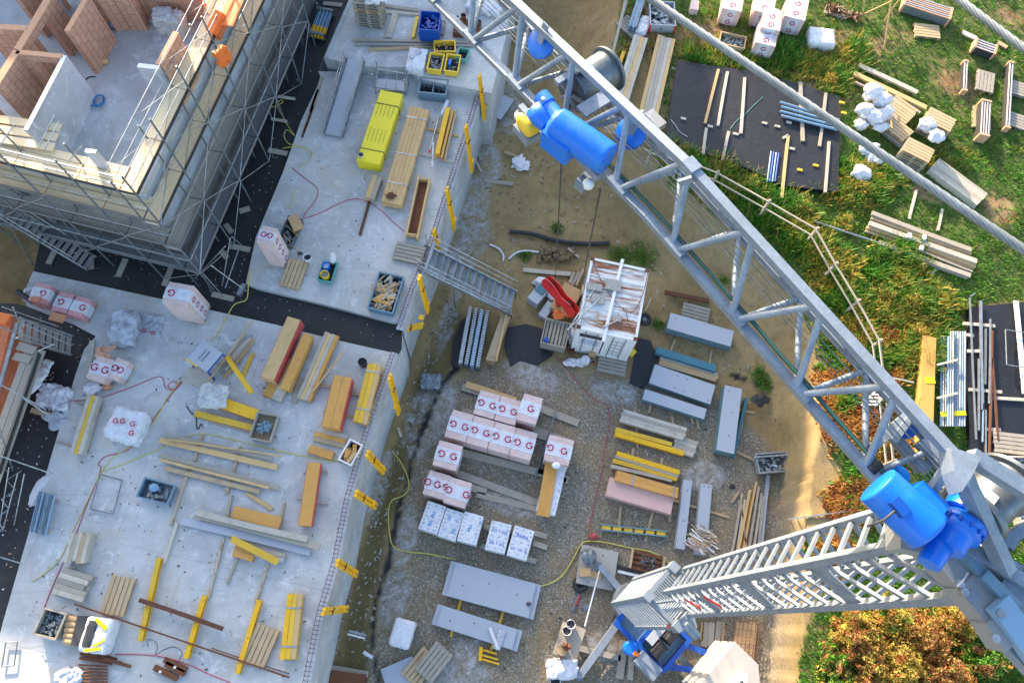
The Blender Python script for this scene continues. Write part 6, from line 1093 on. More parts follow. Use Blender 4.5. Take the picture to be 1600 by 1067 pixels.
for i in range(3): plank(['left', 'middle', 'right'][i] + ' yellow brown board under the rusty steel mesh', (1156 + i * 11, 972), (1147 + i * 11, 1058), .25, .06, .1, 'dirtywood', 'board', 'board', 'boards under the steel mesh')
hose('yellow hose looping from the grey sheets past the crane foot plate', [(845, 915), (862, 910), (880, 897), (896, 872), (908, 850), (922, 845), (950, 848), (985, 856), (1010, 860), (1030, 868), (1052, 884)], .03, 'hosey', .022); hose('yellow hose hanging from the deck wall into the ditch', [(613, 705), (625, 720), (637, 745), (638, 765), (628, 775), (612, 782), (607, 800), (609, 835), (616, 855), (640, 862), (670, 865), (712, 874)], .05, 'hosey', .02)
hose('thin red cord running from the container to the crane foot plate', [(845, 520), (855, 540), (880, 570), (905, 600), (930, 625), (948, 632), (953, 660), (945, 700), (938, 745), (928, 790), (921, 830), (926, 842)], .02, 'hoser', .012, 'cord', 'cord')
t = thing('spirit_level', 'red folding tool on a grey steel plate beside the lower grey sheets', 'tool', P(897, 940, 0)); mb = MB(); mb.bar(P(905, 928, .05) - P(897, 940, 0), P(893, 955, .05) - P(897, 940, 0), .12, .06); mb.build('plate', [M['galvd']], t); mb = MB(); mb.bar(P(906, 930, .11) - P(897, 940, 0), P(898, 947, .11) - P(897, 940, 0), .04, .04); mb.build('lever', [M['red']], t)
box('small steel angle beside the red folding tool', [(910, 946), (920, 942), (922, 950), (913, 956)], .06, 0, 'galvd', 'steel_angle', 'steel part')
t = thing('work_table', 'low wooden work table with buckets left of the crane base', 'table', P(885, 1000, 0), 0); o_ = P(885, 1000, 0)
for i in range(4): mb = MB(); mb.bar(P(884 + i * 9, 972 + i * 3, .45) - o_, P(868 + i * 9, 1022 + i * 3, .45) - o_, .22, .06); mb.build('board', [M['weath' if i > 1 else 'palletg']], t)
for a in ((880, 980), (908, 985), (872, 1018), (898, 1026)): mb = MB(); p = P(*a, 0) - o_; mb.bar(p, p + Vector((0, 0, .43)), .08, .08); mb.build('leg', [M['palletg']], t)
for i, (c, r, mt) in enumerate((((892, 975), .17, 'white'), ((886, 985), .17, 'white'), ((879, 1014), .22, 'card'))): drum(['white bucket with brown lid on the work table', 'white square pail on the work table', 'round wooden cable drum on the work table'][i], c, r, .25, .5, mt, open_=i < 2, name='bucket' if i < 2 else 'cable_drum', cat='bucket' if i < 2 else 'drum')
lump('rust brown tool on the round wooden drum', (885, 1010), (.12, .1, .08), .76, 'rust', 5, .5, 'tool', 'tool'); cover('white tarpaulin over the lower end of the work table', [(868, 1030), (908, 1034), (898, 1052), (845, 1062)], .5, .02, 'bagw', 88, .1, rad=.15); drum('white ring shaped pail at the bottom edge left of the crane', (868, 1064), .2, .3, 0, 'white')
# ------------------------------------------------------------------ tower crane
CB = P(1045, 960, 0); CB = Vector((5.77, .96, 0))
crane = thing('tower_crane', 'self erecting tower crane, galvanised lattice jib and mast with blue motors', 'crane', CB); CINV = Matrix.Translation(-CB)
def cp(name, mb, mats, par=None):
    o = mb.build(name, [M[x] for x in (mats if isinstance(mats, (list, tuple)) else [mats])]); o.parent = par or crane; o.matrix_parent_inverse = CINV if par is None else Matrix.Identity(4); return o
ZT = 21.5; T0 = P(1490, 712, ZT); T1 = P(1075, 258, ZT); JD = (T1 - T0).normalized(); JN = Vector((-JD.y, JD.x, 0)); SK = (T1 - T0).length; JH, JW = .85, .46
def K(s, l, z=0.0, droop=True):
    p = T0 + JD * s + JN * l; p.z = z - (.1215 * (s - SK) if (s > SK and droop) else 0); return p
ZB = ZT - JH
def chord(name, l, z, w, h, mat, s0=-.1, s1=13.5):
    mb = MB(); mb.bar(K(s0, l, z), K(SK, l, z), w, h); cp(name, mb, mat); mb = MB(); mb.bar(K(SK, l, z), K(s1, l, z), w, h); cp(name, mb, mat)
chord('top_chord', 0, ZT, .125, .11, 'jib', 0, 13.5); chord('bottom_chord', JW, ZB, .12, .10, 'jib'); chord('bottom_chord', -JW, ZB, .12, .10, 'jib')
AS = [.32 + 1.24 * i for i in range(-0, 11)]
for i, s in enumerate(AS):
    for l in (JW, -JW):
        for ds in (-.62, .62):
            e = s + ds
            if e < .2: continue
            mb = MB(); mb.tube([K(s + ds * .1, l, ZB + .05), K(e - ds * .1, 0, ZT - .04)], .046, 10); cp('diagonal', mb, 'jib')
    mb = MB(); mb.tube([K(s + .05, JW, ZB), K(s + .95, -JW, ZB)], .042, 8); cp('bottom_lacing', mb, 'jib'); mb = MB(); mb.tube([K(s - .29, -JW, ZB), K(s - .05, JW, ZB)], .042, 8); cp('bottom_lacing', mb, 'jib')
    mb = MB(); mb.box(K(s, JW, ZB + .085), (.34, .17, .02), rotz(math.atan2(JD.y, JD.x))); cp('gusset', mb, 'jib')
for s in (SK,):      # folding joint plates
    mb = MB(); mb.box(K(s - .05, 0, ZT + .01), (.2, .175, .15), rotz(math.atan2(JD.y, JD.x))); mb.bar(K(s - .2, .1, ZT + .02), K(s - .12, .24, ZT - .06), .04, .12); cp('joint_plate', mb, 'jib')
for l, r in ((.14, .006), (.08, .008), (.02, .006), (-.06, .009), (-.15, .011), (-.24, .007)):
    mb = MB(); mb.tube([K(-.3, l, ZB + .35), K(SK, l, ZB + .32), K(13.5, l, ZB + .3)], r, 6); cp('hoist_rope', mb, 'drumgrey')
for dl, mt, r in ((-.085, 'green', .014), (-.105, 'cable', .018), (-.065, 'cable', .01)):
    mb = MB(); mb.tube([K(s, JW + dl - .01 * (i % 2), ZB + .1) for i, s in enumerate(np.linspace(.2, 7, 16))], r, 6); cp('power_cable', mb, mt)
# trolley winch in the jib
def mot(name, a, b, z, prof, mat='blue', n=28, par=None):
    A, B = P(*a, z if not isinstance(z, tuple) else z[0]), P(*b, z if not isinstance(z, tuple) else z[1]); L = (B - A).length
    mb = MB(); mb.lathe(A, B - A, [(t * L, r) for t, r in prof], n); return cp(name, mb, mat, par)
ZM = ZB + .12
mot('winch_motor', (868, 192), (950, 250), ZM + .25, [(-.06, .10), (-.05, .17), (0, .21), (.02, .232), (.06, .236), (.5, .236), (.94, .236), (.985, .235), (1.0, .226), (1.002, .05)]); mot('winch_motor_end', (845, 150), (873, 186), ZM + .22, [(0, .08), (.02, .12), (.4, .125), (.42, .105), (.9, .115), (1, .13)])
A_, B_ = P(868, 200, ZM + .1), P(905, 232, ZM + .1); mb = MB(); mb.bar(A_ + JN * .12, B_ + JN * .1, .34, .34); cp('motor_box', mb, 'blue')
mot('winch_gear', (850, 188), (838, 172), ZM + .12, [(-.6, .12), (0, .15), (.3, .165), (1.0, .165), (1.2, .09)]); mb = MB(); p = P(848, 158, ZM + .45); mb.tube([p, p + Vector((0, 0, .06))], .03, 8); cp('eye_bolt', mb, 'galv')
mot('winch_drum', (897, 143), (952, 108), ZB - .02, [(-.06, .34), (-.02, .36), (-.02, .31), (.02, .3), (.93, .3), (.95, .36), (1.0, .36), (1.03, .34)], 'drumgrey', 32)
for i in range(5): an = i * 1.257; o_ = P(896, 144, ZB + .0); dv = (P(952, 108, ZB) - P(897, 143, ZB)).normalized(); e1 = Vector((0, 0, 1)); e2 = dv.cross(e1); mb = MB(); mb.bar(o_ - dv * .07, o_ - dv * .07 + (e1 * math.cos(an) + e2 * math.sin(an)) * .28, .05, .03); cp('drum_spoke', mb, 'galv')
mb = MB(); dv = (P(952, 108, ZB) - P(897, 143, ZB)); mb.bar(P(869, 130, ZB + .3), P(915, 103, ZB + .3), .1, .08); mb.bar(P(915, 103, ZB + .3), P(926, 112, ZB + .3), .1, .08); cp('drum_frame', mb, 'jib'); mb = MB(); mb.bar(P(908, 176, ZB + .2), P(950, 150, ZB + .2), .22, .06); cp('drum_frame', mb, 'jib')
for a in ((846, 67), (986, 208)):
    o_ = P(*a, ZB + .25); ax = (JN * .8 + Vector((0, 0, .75))).normalized(); mb = MB(); mb.lathe(o_ - ax * .03, ax, [(0, .21), (.02, .235), (.025, .19), (.045, .19), (.05, .235), (.07, .215), (.07, .05)], 28); cp('sheave', mb, 'blue'); mb = MB(); mb.bar(o_ + ax * .08 - JD * .02, o_ + ax * .08 - JD * .02 + Vector((0, 0, .3)) - JN * .1, .12, .03); cp('sheave_bracket', mb, 'jib')
mb = MB(); c = P(826, 192, ZB - .05); mb.soft((c.x, c.y, c.z), (.34, .28, .26), math.atan2(JD.y, JD.x), 6, .012, .09, 0, 2); cp('yellow_motor_cap', mb, 'bucket_y'); mb = MB(); mb.box(c - Vector((0, 0, .2)), (.36, .3, .14), rotz(math.atan2(JD.y, JD.x))); cp('motor_plate', mb, 'jib')
for a in ((813, 178), (920, 285)): mb = MB(); c = P(*a, ZB - .12); mb.lathe(c - Vector((0, 0, .1)), Vector((0, 0, 1)), [(0, .065), (.02, .085), (.08, .085), (.12, .065), (.14, .02)], 16); cp('floodlight', mb, 'white')
for s in (5.2 + .55, 6.9):
    for l in (JW + .04, -JW - .04): mb = MB(); p = K(s, l, ZB); mb.lathe(p - JN * .05 + Vector((0, 0, .08)), JN, [(0, .09), (.09, .09)], 16); mb.lathe(p - JN * .03 + JD * .25 + Vector((0, 0, .08)), JN, [(0, .07), (.06, .07)], 14); cp('trolley_roller', mb, 'galvd')
for a, b in (((813, 168), (836, 195)), ((895, 235), (936, 278))): mb = MB(); mb.bar(P(*a, ZB + .02), P(*b, ZB + .02), .09, .14); cp('trolley_frame', mb, 'jib')
mb = MB(); mb.box(P(912, 285, ZB - .25), (.22, .16, .2), rotz(.8)); cp('trolley_box', mb, 'jib'); mb = MB(); mb.bar(P(1012, 178, ZB + .1), P(1034, 200, ZB + .1), .16, .12); mb.lathe(P(1022, 200, ZB + .1), JN, [(0, .07), (.12, .07)], 12); mb.lathe(P(1005, 177, ZB + .1), JN, [(0, .05), (.12, .05)], 12); cp('trolley_frame', mb, 'galv')
for a, b in (((878, 246), (867, 440)), ((938, 296), (905, 466))): mb = MB(); mb.tube([P(*a, ZB - .1), P(*b, 1.9)], .016, 6); cp('hoist_rope', mb, 'cable')
# jib foot, main hoist and A-frame
F_ = ZB + .1
mot('hoist_motor', (1370, 757), (1452, 832), F_ + .28, [(-.002, .05), (0, .25), (.012, .261), (.05, .264), (.5, .265), (.93, .266), (.985, .265), (1.0, .25), (1.02, .1)], 'blue', 32); o_ = P(1405, 792, F_ + .5); mb = MB(); mb.box(o_, (.2, .13, .09), rotz(math.atan2(JD.y, JD.x))); cp('terminal_box', mb, 'bluedeep'); mb = MB(); mb.tube([o_, o_ + JN * .25 + Vector((0, 0, .02)), o_ + JN * .3 - Vector((0, 0, .3))], .014, 6); cp('motor_cable', mb, 'cable'); mb = MB(); mb.bar(P(1420, 765, F_ + .28), P(1462, 806, F_ + .28), .26, .32); cp('hoist_motor_box', mb, 'blue')
mot('hoist_gear', (1522, 778), (1478, 856), F_ + .12, [(0, .2), (.16, .21), (.2, .25), (.34, .25), (.36, .18), (.42, .2), (.46, .28), (.56, .29), (.58, .26), (.7, .27), (.72, .22), (.78, .2), (1.0, .19), (1.02, .1)], 'blue', 30)
A_, B_ = P(1522, 778, F_ + .12), P(1478, 856, F_ + .12); dv = (B_ - A_); e1 = Vector((0, 0, 1)); e2 = dv.normalized().cross(e1)
mb = MB()
for t_, r_ in ((.21, .235), (.57, .275)):
    for i in range(14): an = i * 2 * math.pi / 14; p = A_ + dv * t_ + (e1 * math.cos(an) + e2 * math.sin(an)) * r_; mb.lathe(p, dv, [(-.03, .016), (.04, .016)], 6)
cp('flange_bolts', mb, 'bluedeep'); mb = MB(); c = P(1462, 862, F_ + .1); mb.lathe(c, (JD * .3 - JN * 1), [(-.18, .13), (.1, .15), (.2, .1)], 18); cp('gear_end', mb, 'blue')
mot('hoist_drum', (1525, 800), (1580, 752), F_ + .02, [(-.1, .36), (-.04, .4), (-.02, .4), (0, .31), (.55, .31), (.6, .34), (.9, .35), (.92, .42), (1.0, .42), (1.04, .36)], 'drumgrey', 36); mb = MB(); o_ = P(1540, 780, F_ + .345); mb.box(o_, (.26, .2, .02), rotz(.8)); cp('name_plate', mb, 'white')
QA = [P(x, y, ZT + .12) for x, y in ((1484, 699), (1532, 714), (1517, 744), (1501, 768), (1489, 736))]; mb = MB(); mb.prism([(p.x, p.y) for p in QA], ZT - .1, ZT + .145); cp('head_plate', mb, 'jib')
for a, za, b, zb, w, h in (((1515, 712), ZT, (1640, 790), ZT - .15, .17, .15), ((1492, 718), ZT + .05, (1572, 892), ZB - .1, .15, .18), ((1486, 722), ZT - .1, (1440, 790), ZB + .1, .10, .1), ((1455, 838), ZB, (1530, 800), ZB + .3, .1, .1), ((1505, 852), ZB - .15, (1640, 935), ZB - .2, .16, .16), ((1545, 860), ZB - .3, (1640, 800), ZB - .2, .14, .16), ((1540, 868), ZB - .3, (1600, 905), ZB - .4, .26, .1), ((1540, 838), ZB + .2, (1582, 790), ZB + .2, .06, .05), ((1395, 690), ZB + .1, (1430, 640), ZB + .05, .08, .08), ((1362, 700), ZB + .05, (1420, 645), ZB + .0, .1, .12), ((1436, 690), ZB, (1475, 730), ZB, .12, .14), ((1385, 668), ZB - .1, (1440, 735), ZB - .1, .12, .12), ((1440, 735), ZB - .1, (1480, 690), ZB - .1, .12, .08), ((1468, 690), ZB + .2, (1440, 664), ZB + .3, .03, .03), ((1425, 660), ZB + .3, (1470, 695), ZB + .1, .03, .03), ((1560, 905), ZB - .3, (1640, 1000), ZB - .4, .2, .18), ((1572, 930), ZB - .3, (1640, 870), ZB - .4, .12, .14), ((1556, 985), ZB - .4, (1640, 1075), ZB - .5, .18, .18), ((1585, 1000), ZB - .35, (1640, 960), ZB - .4, .1, .1)):
    mb = MB(); mb.bar(P(*a, za), P(*b, zb), w, h); cp('frame_beam', mb, 'jib')
for a in ((1418, 665), (1405, 742)): mb = MB(); c = P(*a, ZB - .05); mb.lathe(c - Vector((0, 0, .05)) , (JN * .6 + Vector((0, 0, .8))), [(0, .14), (.1, .14)], 20); cp('guide_roller', mb, 'blue')
mb = MB(); mb.lathe(P(1368, 728, ZB + .05), JN, [(-.05, .08), (.12, .08)], 14); cp('end_stop', mb, 'rubber')
# dark grey curved arm down to the mast head
mb = MB(); cur = [(1395, 835), (1440, 842), (1468, 870), (1500, 905), (1545, 960), (1570, 1000)]
for a, b in zip(cur, cur[1:]): mb.bar(P(*a, ZB - .35), P(b[0] + 3, b[1] + 3, ZB - .4), .36, .3)
cp('head_arm', mb, 'greyarm'); mb = MB()
for a, b in (((1450, 838), (1478, 862)), ((1478, 862), (1512, 900)), ((1512, 900), (1562, 950))): mb.bar(P(a[0] + 18, a[1] - 4, ZB - .2), P(b[0] + 20, b[1] - 2, ZB - .25), .14, .2)
cp('head_arm_inner', mb, 'bin'); mb = MB(); mb.bar(P(1558, 940, ZB - .15), P(1630, 1040, ZB - .3), .3, .12); cp('head_cover', mb, 'pipe')
for a in ((1558, 958), (1550, 997), (1495, 912), (1502, 925)): mb = MB(); mb.lathe(P(*a, ZB - .15), (0, 0, 1), [(0, .05), (.08, .05)], 8); cp('pin', mb, 'galv')
hz = [P(1512, 895, ZB), P(1506, 905, ZB + .1), P(1496, 915, ZB)]; mb = MB(); mb.tube(hz, .012, 6); cp('head_cable', mb, 'bagw')
# mast: square lattice, corner turned to the camera
E1, E2 = Vector((math.cos(math.radians(-45)), math.sin(math.radians(-45)), 0)), Vector((math.cos(math.radians(45)), math.sin(math.radians(45)), 0))
CL = Vector((5.40, .83, 0))
def mast(name, side, z0, z1, w, pitch, lat, mat, flat):
    cs = [(CL if flat else CB) + E1 * a * side / 2 + E2 * b * side / 2 for a, b in ((-1, -1), (1, -1), (1, 1), (-1, 1))]
    for c in cs: mb = MB(); mb.box((c.x, c.y, (z0 + z1) / 2), (w, w, z1 - z0), rotz(math.radians(45))); cp(name + '_corner', mb, mat)
    for i in range(4):
        a, b = cs[i], cs[(i + 1) % 4]; mb = MB(); n = int((z1 - z0 - .1) / pitch)
        for k in range(n):
            z = z0 + .06 + k * pitch
            p, q = Vector((a.x, a.y, z)), Vector((b.x, b.y, z + (0 if flat else .62)))
            if flat: mb.tube([p, q], .03, 7)
            else: mb.bar(p, q, .05, lat)
        cp(name + '_lacing', mb, mat)
mast('lower_mast', 1.14, 1.25, 7.2, .14, .42, .085, 'mast', True); mast('upper_mast', .88, 7.2, ZB - .2, .125, .62, .085, 'mast', False)
for i, z in enumerate(np.arange(8.5, 19.5, .9)):
    if i % 4 == 2: mb = MB(); c = CB - E2 * .44; mb.box((c.x, c.y, z), (.8, .03, .5), rotz(math.radians(-45))); cp('face_plate', mb, 'mast')
mb = MB()
for a, b in ((-1, -1), (1, -1), (1, 1), (-1, 1)): c = CL + E1 * a * .56 + E2 * b * .56; mb.box((c.x, c.y, 7.3), (.26, .26, .5), rotz(math.radians(45)))
for s in (-1, 1): c = CL + E2 * s * .58; mb.box((c.x, c.y, 7.2), (1.1, .12, .3), rotz(math.radians(-45))); c = CL + E1 * s * .58; mb.box((c.x, c.y, 7.2), (1.0, .12, .3), rotz(math.radians(45)))
cp('collar', mb, 'mast')
for z in (8.6, 10.4): mb = MB(); c = CB - E2 * .46 + E1 * .1; mb.bar(Vector((c.x, c.y, z)) - E1 * .2, Vector((c.x, c.y, z + .55)) + E1 * .12, .03, .12); cp('red_marker', mb, 'red')
mb = MB(); c = CL - E2 * .62 + E1 * .5; mb.box((c.x, c.y, 6.9), (.18, .12, .2)); cp('warning_lamp', mb, 'red')
mb = MB(); c = CL - E2 * .2 + E1 * .85; mb.lathe((c.x, c.y, 6.4), E1, [(0, .14), (.5, .14)], 14); mb.box((c.x, c.y, 6.2), (.7, .35, .3), rotz(.2)); cp('erection_cylinder', mb, 'mast')
# slewing platform, winches, ballast, legs
def PB(u, w, z): p = CB + E1 * (u + .1) + E2 * (w - .62); return Vector((p.x, p.y, z))
for w in (-.72, .72): mb = MB(); mb.bar(PB(-.35, w, 1.1), PB(2.0, w, 1.1), .16, .34); cp('platform_beam', mb, 'bluedeep')
for u in (-.3, .75, 1.95): mb = MB(); mb.bar(PB(u, -.64, 1.12), PB(u, .64, 1.12), .16, .3); cp('platform_beam', mb, 'bluedeep')
mb = MB(); mb.bar(PB(-.35, 0, .96), PB(1.85, 0, .96), 1.26, .06); cp('platform_deck', mb, 'bin')
mb = MB(); mb.bar(PB(.8, .1, 1.35), PB(1.1, .1, 1.35), 1.0, .1); cp('cover_plate', mb, 'formgrey')
for w in (-.35, .35): mb = MB(); mb.lathe(PB(1.35, w - .28, 1.28), E2, [(0, .26), (.03, .26), (.03, .2), (.53, .2), (.53, .26), (.56, .26)], 20); cp('rope_winch', mb, 'rubber')
mb = MB(); mb.box(PB(1.4, -1.0, 1.2), (.9, .5, .7), rotz(math.radians(-45))); cp('switch_cabinet', mb, 'mast'); mb = MB(); mb.lathe(PB(.6, -1.0, 1.1), (0, 0, 1), [(0, .24), (.3, .26), (.36, .2)], 16); cp('slew_motor', mb, 'blue'); mb = MB(); mb.box(PB(.85, -1.02, 1.5), (.2, .14, .05), rotz(-.5)); cp('orange_plate', mb, 'orange')
mb = MB(); mb.lathe(PB(.55, .95, 1.0), (0, 0, 1), [(0, .2), (.45, .2), (.5, .12)], 14); cp('slew_motor', mb, 'blue'); mb = MB(); mb.lathe(Vector((CL.x, CL.y, .55)), (0, 0, 1), [(0, .75), (.4, .7)], 28); cp('slew_ring', mb, 'galvd')
BC = Vector((8.05, -1.55, 0))
for k in range(6):
    z0 = .95 + k * .43; hw = .95; q = [(-.62, -hw), (.35, -hw), (.75, -hw + .45), (.75, hw - .45), (.35, hw), (-.62, hw)]; ex = .05 if k % 2 else 0
    mb = MB(); mb.prism([tuple((BC + E1 * (u - ex) + E2 * (w * (1 - ex)))[:2]) for u, w in q], z0, z0 + .425); cp('ballast_slab', mb, 'cream')
mb = MB(); pts = [tuple((BC + E1 * u + E2 * w)[:2]) for u, w in ((.0, -.35), (.38, .02), (.12, .34))]; mb.prism(pts, 3.54, 3.9); cp('ballast_bracket', mb, 'white'); mb = MB(); c_ = BC + E1 * .17; mb.box((c_.x, c_.y, 3.905), (.1, .16, .02)); cp('bracket_hole', mb, 'blackp'); mb = MB(); mb.bar(PB(1.95, -.5, 1.0), Vector((BC.x, BC.y, 1.0)) - E1 * .6 - E2 * .4, .2, .2); mb.bar(PB(1.95, .5, 1.0), Vector((BC.x, BC.y, 1.0)) - E1 * .6 + E2 * .4, .2, .2); cp('ballast_arm', mb, 'bluedeep')
for k in range(5): mb = MB(); mb.bar(Vector((BC.x, BC.y, 1.35 + k * .43)) - E1 * .66 - E2 * .8, Vector((BC.x, BC.y, 1.35 + k * .43)) - E1 * .66 + E2 * .8, .02, .03); cp('ballast_rail', mb, 'galv')
for f0, z in (((937, 884), .45), ((905, 1056), .35), ((1150, 935), .4), ((1120, 1090), .4)):
    q = P(*f0, z); a = Vector((CL.x, CL.y, .55)); a = a.lerp(Vector((q.x, q.y, .5)), .22); mb = MB(); mb.bar(a, q, .24, .26); mb.lathe(Vector((q.x, q.y, .28)), (0, 0, 1), [(0, .16), (.04, .16), (.04, .06), (.3, .06)], 14); cp('outrigger', mb, 'mast')
panelbox('square white foot plate under the crane outrigger', [(912, 850), (970, 863), (955, 922), (897, 910)], .22, .02, 'cream', 'cream', 'foot_plate', 'plate', None, ((.1, .32), (-.2, -.42)))
lump('grey grubby sack on the crane foot plate', (921, 870), (.26, .28, .2), .25, 'galvd', 91, .3); box('orange brown cardboard scrap on the crane foot plate', [(906, 888), (922, 886), (925, 900), (905, 900)], .16, .25, 'card', 'cardboard_scrap', 'cardboard'); plank('small pale board on the crane foot plate', (922, 896), (940, 900), .24, .05, .25, 'pine'); pole('thin wooden pole crossing from foot plate to work table', (938, 886), (914, 978), .03, .5, 'bagw', 'pole', 'pole'); lump('red black tool by the red cord', (926, 838), (.14, .1, .08), 0, 'redpaint', 4, .5, 'tool', 'tool')
mb = MB(); tt = thing('car_tyre', 'black rubber tyre half under the crane foot plate', 'tyre', P(906, 913, 0)); mb.tube([(.2 * math.cos(a), .2 * math.sin(a), .1) for a in np.linspace(0, 2 * math.pi, 17)[:-1]], .1, 8, closed=True); mb.build('tyre_ring', [M['rubber']], tt); mb = MB(); mb.lathe((0, 0, .02), (0, 0, 1), [(0, .12), (.03, .11)], 14); mb.build('rim', [M['dark']], tt)
# two thick twisted steel ropes of the crane the camera hangs beside
def twist(label, a, b, za, zb, R, pitch):
    A, B = P(*a, za), P(*b, zb); ax = (B - A).normalized(); L = (B - A).length; e1 = ax.cross(Vector((0, 0, 1))).normalized(); e2 = ax.cross(e1); n = int(L / pitch * 9); r = R * .42; mb = MB()
    t = thing('steel_rope', label, 'rope', A, 0, 'thick twisted steel ropes')
    for k in range(6):
        mb = MB(); mb.tube([ax * (L * i / n) + (e1 * math.cos(2 * math.pi * (L * i / n / pitch + k / 6)) + e2 * math.sin(2 * math.pi * (L * i / n / pitch + k / 6))) * (R - r) for i in range(n + 1)], r, 6); mb.build('strand', [M['rope']], t)
twist('long thick twisted steel rope slanting across the meadow storage', (840, -120), (1780, 512), 26.3, 26.7, .0225, .30); twist('shorter thick twisted steel rope in the top right corner', (1390, -82), (1780, 212), 26.4, 26.7, .022, .30)
# ------------------------------------------------------------------ meadow: fence, stored goods
fn = thing('guard_fence', 'pale wooden two rail fence along the edge of the earth bank', 'fence', P(1275, 355, GR)); FINV = Matrix.Translation(-P(1275, 355, GR))
def fp(name, mb, m): o = mb.build(name, [M[m]]); o.parent = fn; o.matrix_parent_inverse = FINV
FP = [(985, -60), (978, 0), (951, 108), (975, 205), (1018, 226), (1062, 248), (1120, 270), (1200, 315), (1275, 358), (1305, 412), (1340, 470), (1374, 532), (1385, 620), (1396, 720)]
for i, (a, b) in enumerate(zip(FP, FP[1:])):
    for z, w in ((1.0, .13), (.5, .11)): mb = MB(); mb.bar(P(*a, GR + 1.0) + Vector((0, 0, z - 1)), P(*b, GR + 1.0) + Vector((0, 0, z - 1)), .04, w, 0, .9); fp('rail', mb, 'weath')
for i, a in enumerate(FP):
    p = P(*a, GR + 1.0); mb = MB(); g0 = gh(p.x, p.y) - .1; mb.bar(Vector((p.x, p.y, g0)) + Vector((.05, .02, 0)), p + Vector((.05, .02, .1)), .09, .09); fp('post', mb, 'weath')
pole('grey pole running from the fence corner to the timber pile', (1272, 346), (1374, 380), .045, GR + .1, 'galv', 'pole', 'pole')
plank('pale board standing at the fence by the ladder piece', (1345, 580), (1428, 597), .06, .05, GR + .6, 'weath')
t = thing('ladder', 'short pale wooden ladder lying against the fence', 'ladder', P(1366, 615, GR)); o_ = P(1366, 615, GR)
for a, b in (((1346, 634), (1380, 598)), ((1368, 634), (1396, 600))): mb = MB(); mb.bar(P(*a, GR + .5) - o_, P(*b, GR + .5) - o_, .05, .07); mb.build('side_rail', [M['white']], t)
for i in range(7): mb = MB(); mb.bar(P(1348 + i * 5.2, 632 - i * 5.4, GR + .52) - o_, P(1370 + i * 4.2, 632 - i * 5.0, GR + .52) - o_, .06, .04); mb.build('rung', [M['white']], t)
t = thing('ladder', 'aluminium ladder lying over the sunlit earth track', 'ladder', P(1285, 810, 1.5)); o_ = P(1285, 810, 0)
for dy in (0, 11): 
    mb = MB(); a, b = PG(1231, 811 + dy, .12), PG(1336, 797 + dy * 1.1, .12); mb.bar(a - P(1285, 810, 1.5), b - P(1285, 810, 1.5), .04, .07); mb.build('side_rail', [M['galv']], t)
for i in range(10): mb = MB(); u = (i + .5) / 10; mb.bar(PG(1231, 811, .12).lerp(PG(1336, 797, .12), u) - P(1285, 810, 1.5), PG(1231, 822, .12).lerp(PG(1336, 809, .12), u) - P(1285, 810, 1.5), .03, .03); mb.build('rung', [M['galv']], t)
stack('long pale timber stack behind the winch drum, left one', (1002, 56), (957, 200), .68, .4, GR, ['limewood', 'pine', 'limewood'], 4, 2, (), 'timber_stack', 'timber stack', 'timber stacks by the fence'); stack('long grey timber stack beside the black sheet, right one', (1042, 57), (1006, 208), .86, .4, GR, ['weath', 'limewood', 'pine', 'weath'], 5, 2, (), 'timber_stack', 'timber stack', 'timber stacks by the fence')
plank('yellow beam between the fence and the left timber stack', (975, 80), (962, 118), .16, .2, GR, 'yellow', 'formwork_beam', 'beam'); plank('brown beam next to the yellow one by the fence', (968, 100), (950, 130), .12, .15, GR, 'dirtywood'); plank('bearer end sticking out from the grey timber stack', (1050, 106), (1060, 110), .12, .1, GR, 'limewood', 'bearer', 'timber')
t, w, d = bin_('grey steel crate with red edges and dark rails at the top', [(1018, 2), (1056, 4), (1053, 40), (1014, 38)], .55, GR, 'formgrey', 'steel_crate', 'crate', inner='screen', ribs=False); mb = MB()
for s in (-1, 1): mb.box((s * w / 2, -d / 2, .28), (.07, .07, .5))
mb.build('corner_post', [M['red']], t); bits('rails', t, w, d, .35, 'galvd', 20, (.2, .5))
stack('blue grey steel frames stacked at the top beside the fence', (1003, -4), (988, 42), .4, .45, GR, ['pipe', 'galvd'], 4, 2, (), 'frame_stack', 'frames'); cover('white plastic sheet hanging over the blue grey frames', [(1000, 22), (1014, 26), (1012, 55), (996, 50)], .3, GR, 'bagw', 92, .08, 'plastic_film', 'film'); pallet('grey pallet on edge by the fence top', (977, 35), (992, 48), GR, 'palletg')
t, w, d = bin_('wooden crate filled with dark clamps on the dry grass', [(1127, 50), (1166, 58), (1163, 76), (1124, 67)], .4, GR, 'palletw', 'wooden_crate', 'crate', inner='screen', ribs=False); bits('clamps', t, w, d, .25, 'galvd', 50, (.05, .2))
GM = dict(group='wrapped clay block packs on the meadow')
for i, (a, b, w, h, sm_, sd) in enumerate((((1150, -20), (1144, 16), .92, 1.0, 2, 51), ((1200, -16), (1194, 20), .92, 1.0, 2, 52), ((1250, -8), (1242, 29), .98, 1.05, 2, 53), ((1209, 14), (1204, 46), .9, 1.1, 2, 54), ((1202, 38), (1196, 70), .95, .9, 2, 55))): gpack(['leftmost pink pack in the back row at the top edge', 'middle pink pack in the back row at the top edge', 'rightmost pink pack in the back row at the top edge', 'taller pack in front of the back row, behind another', 'front pack closest to the twisted rope'][i], a, b, w, h, GR, (-.1, .3), (0, 1), sidemarks=sm_, seed=sd, **GM)
cover('white film wrapped pallet load on the brown track', [(1266, 40), (1308, 46), (1304, 70), (1264, 66)], .55, GR, 'whitep', 95, .03, 'wrapped_load', 'pallet load', .12, 10); box('reddish plastic pack half hidden at the top', [(1080, 0), (1094, 2), (1090, 16), (1079, 14)], .4, GR, 'pink', 'block_pack', 'block pack')
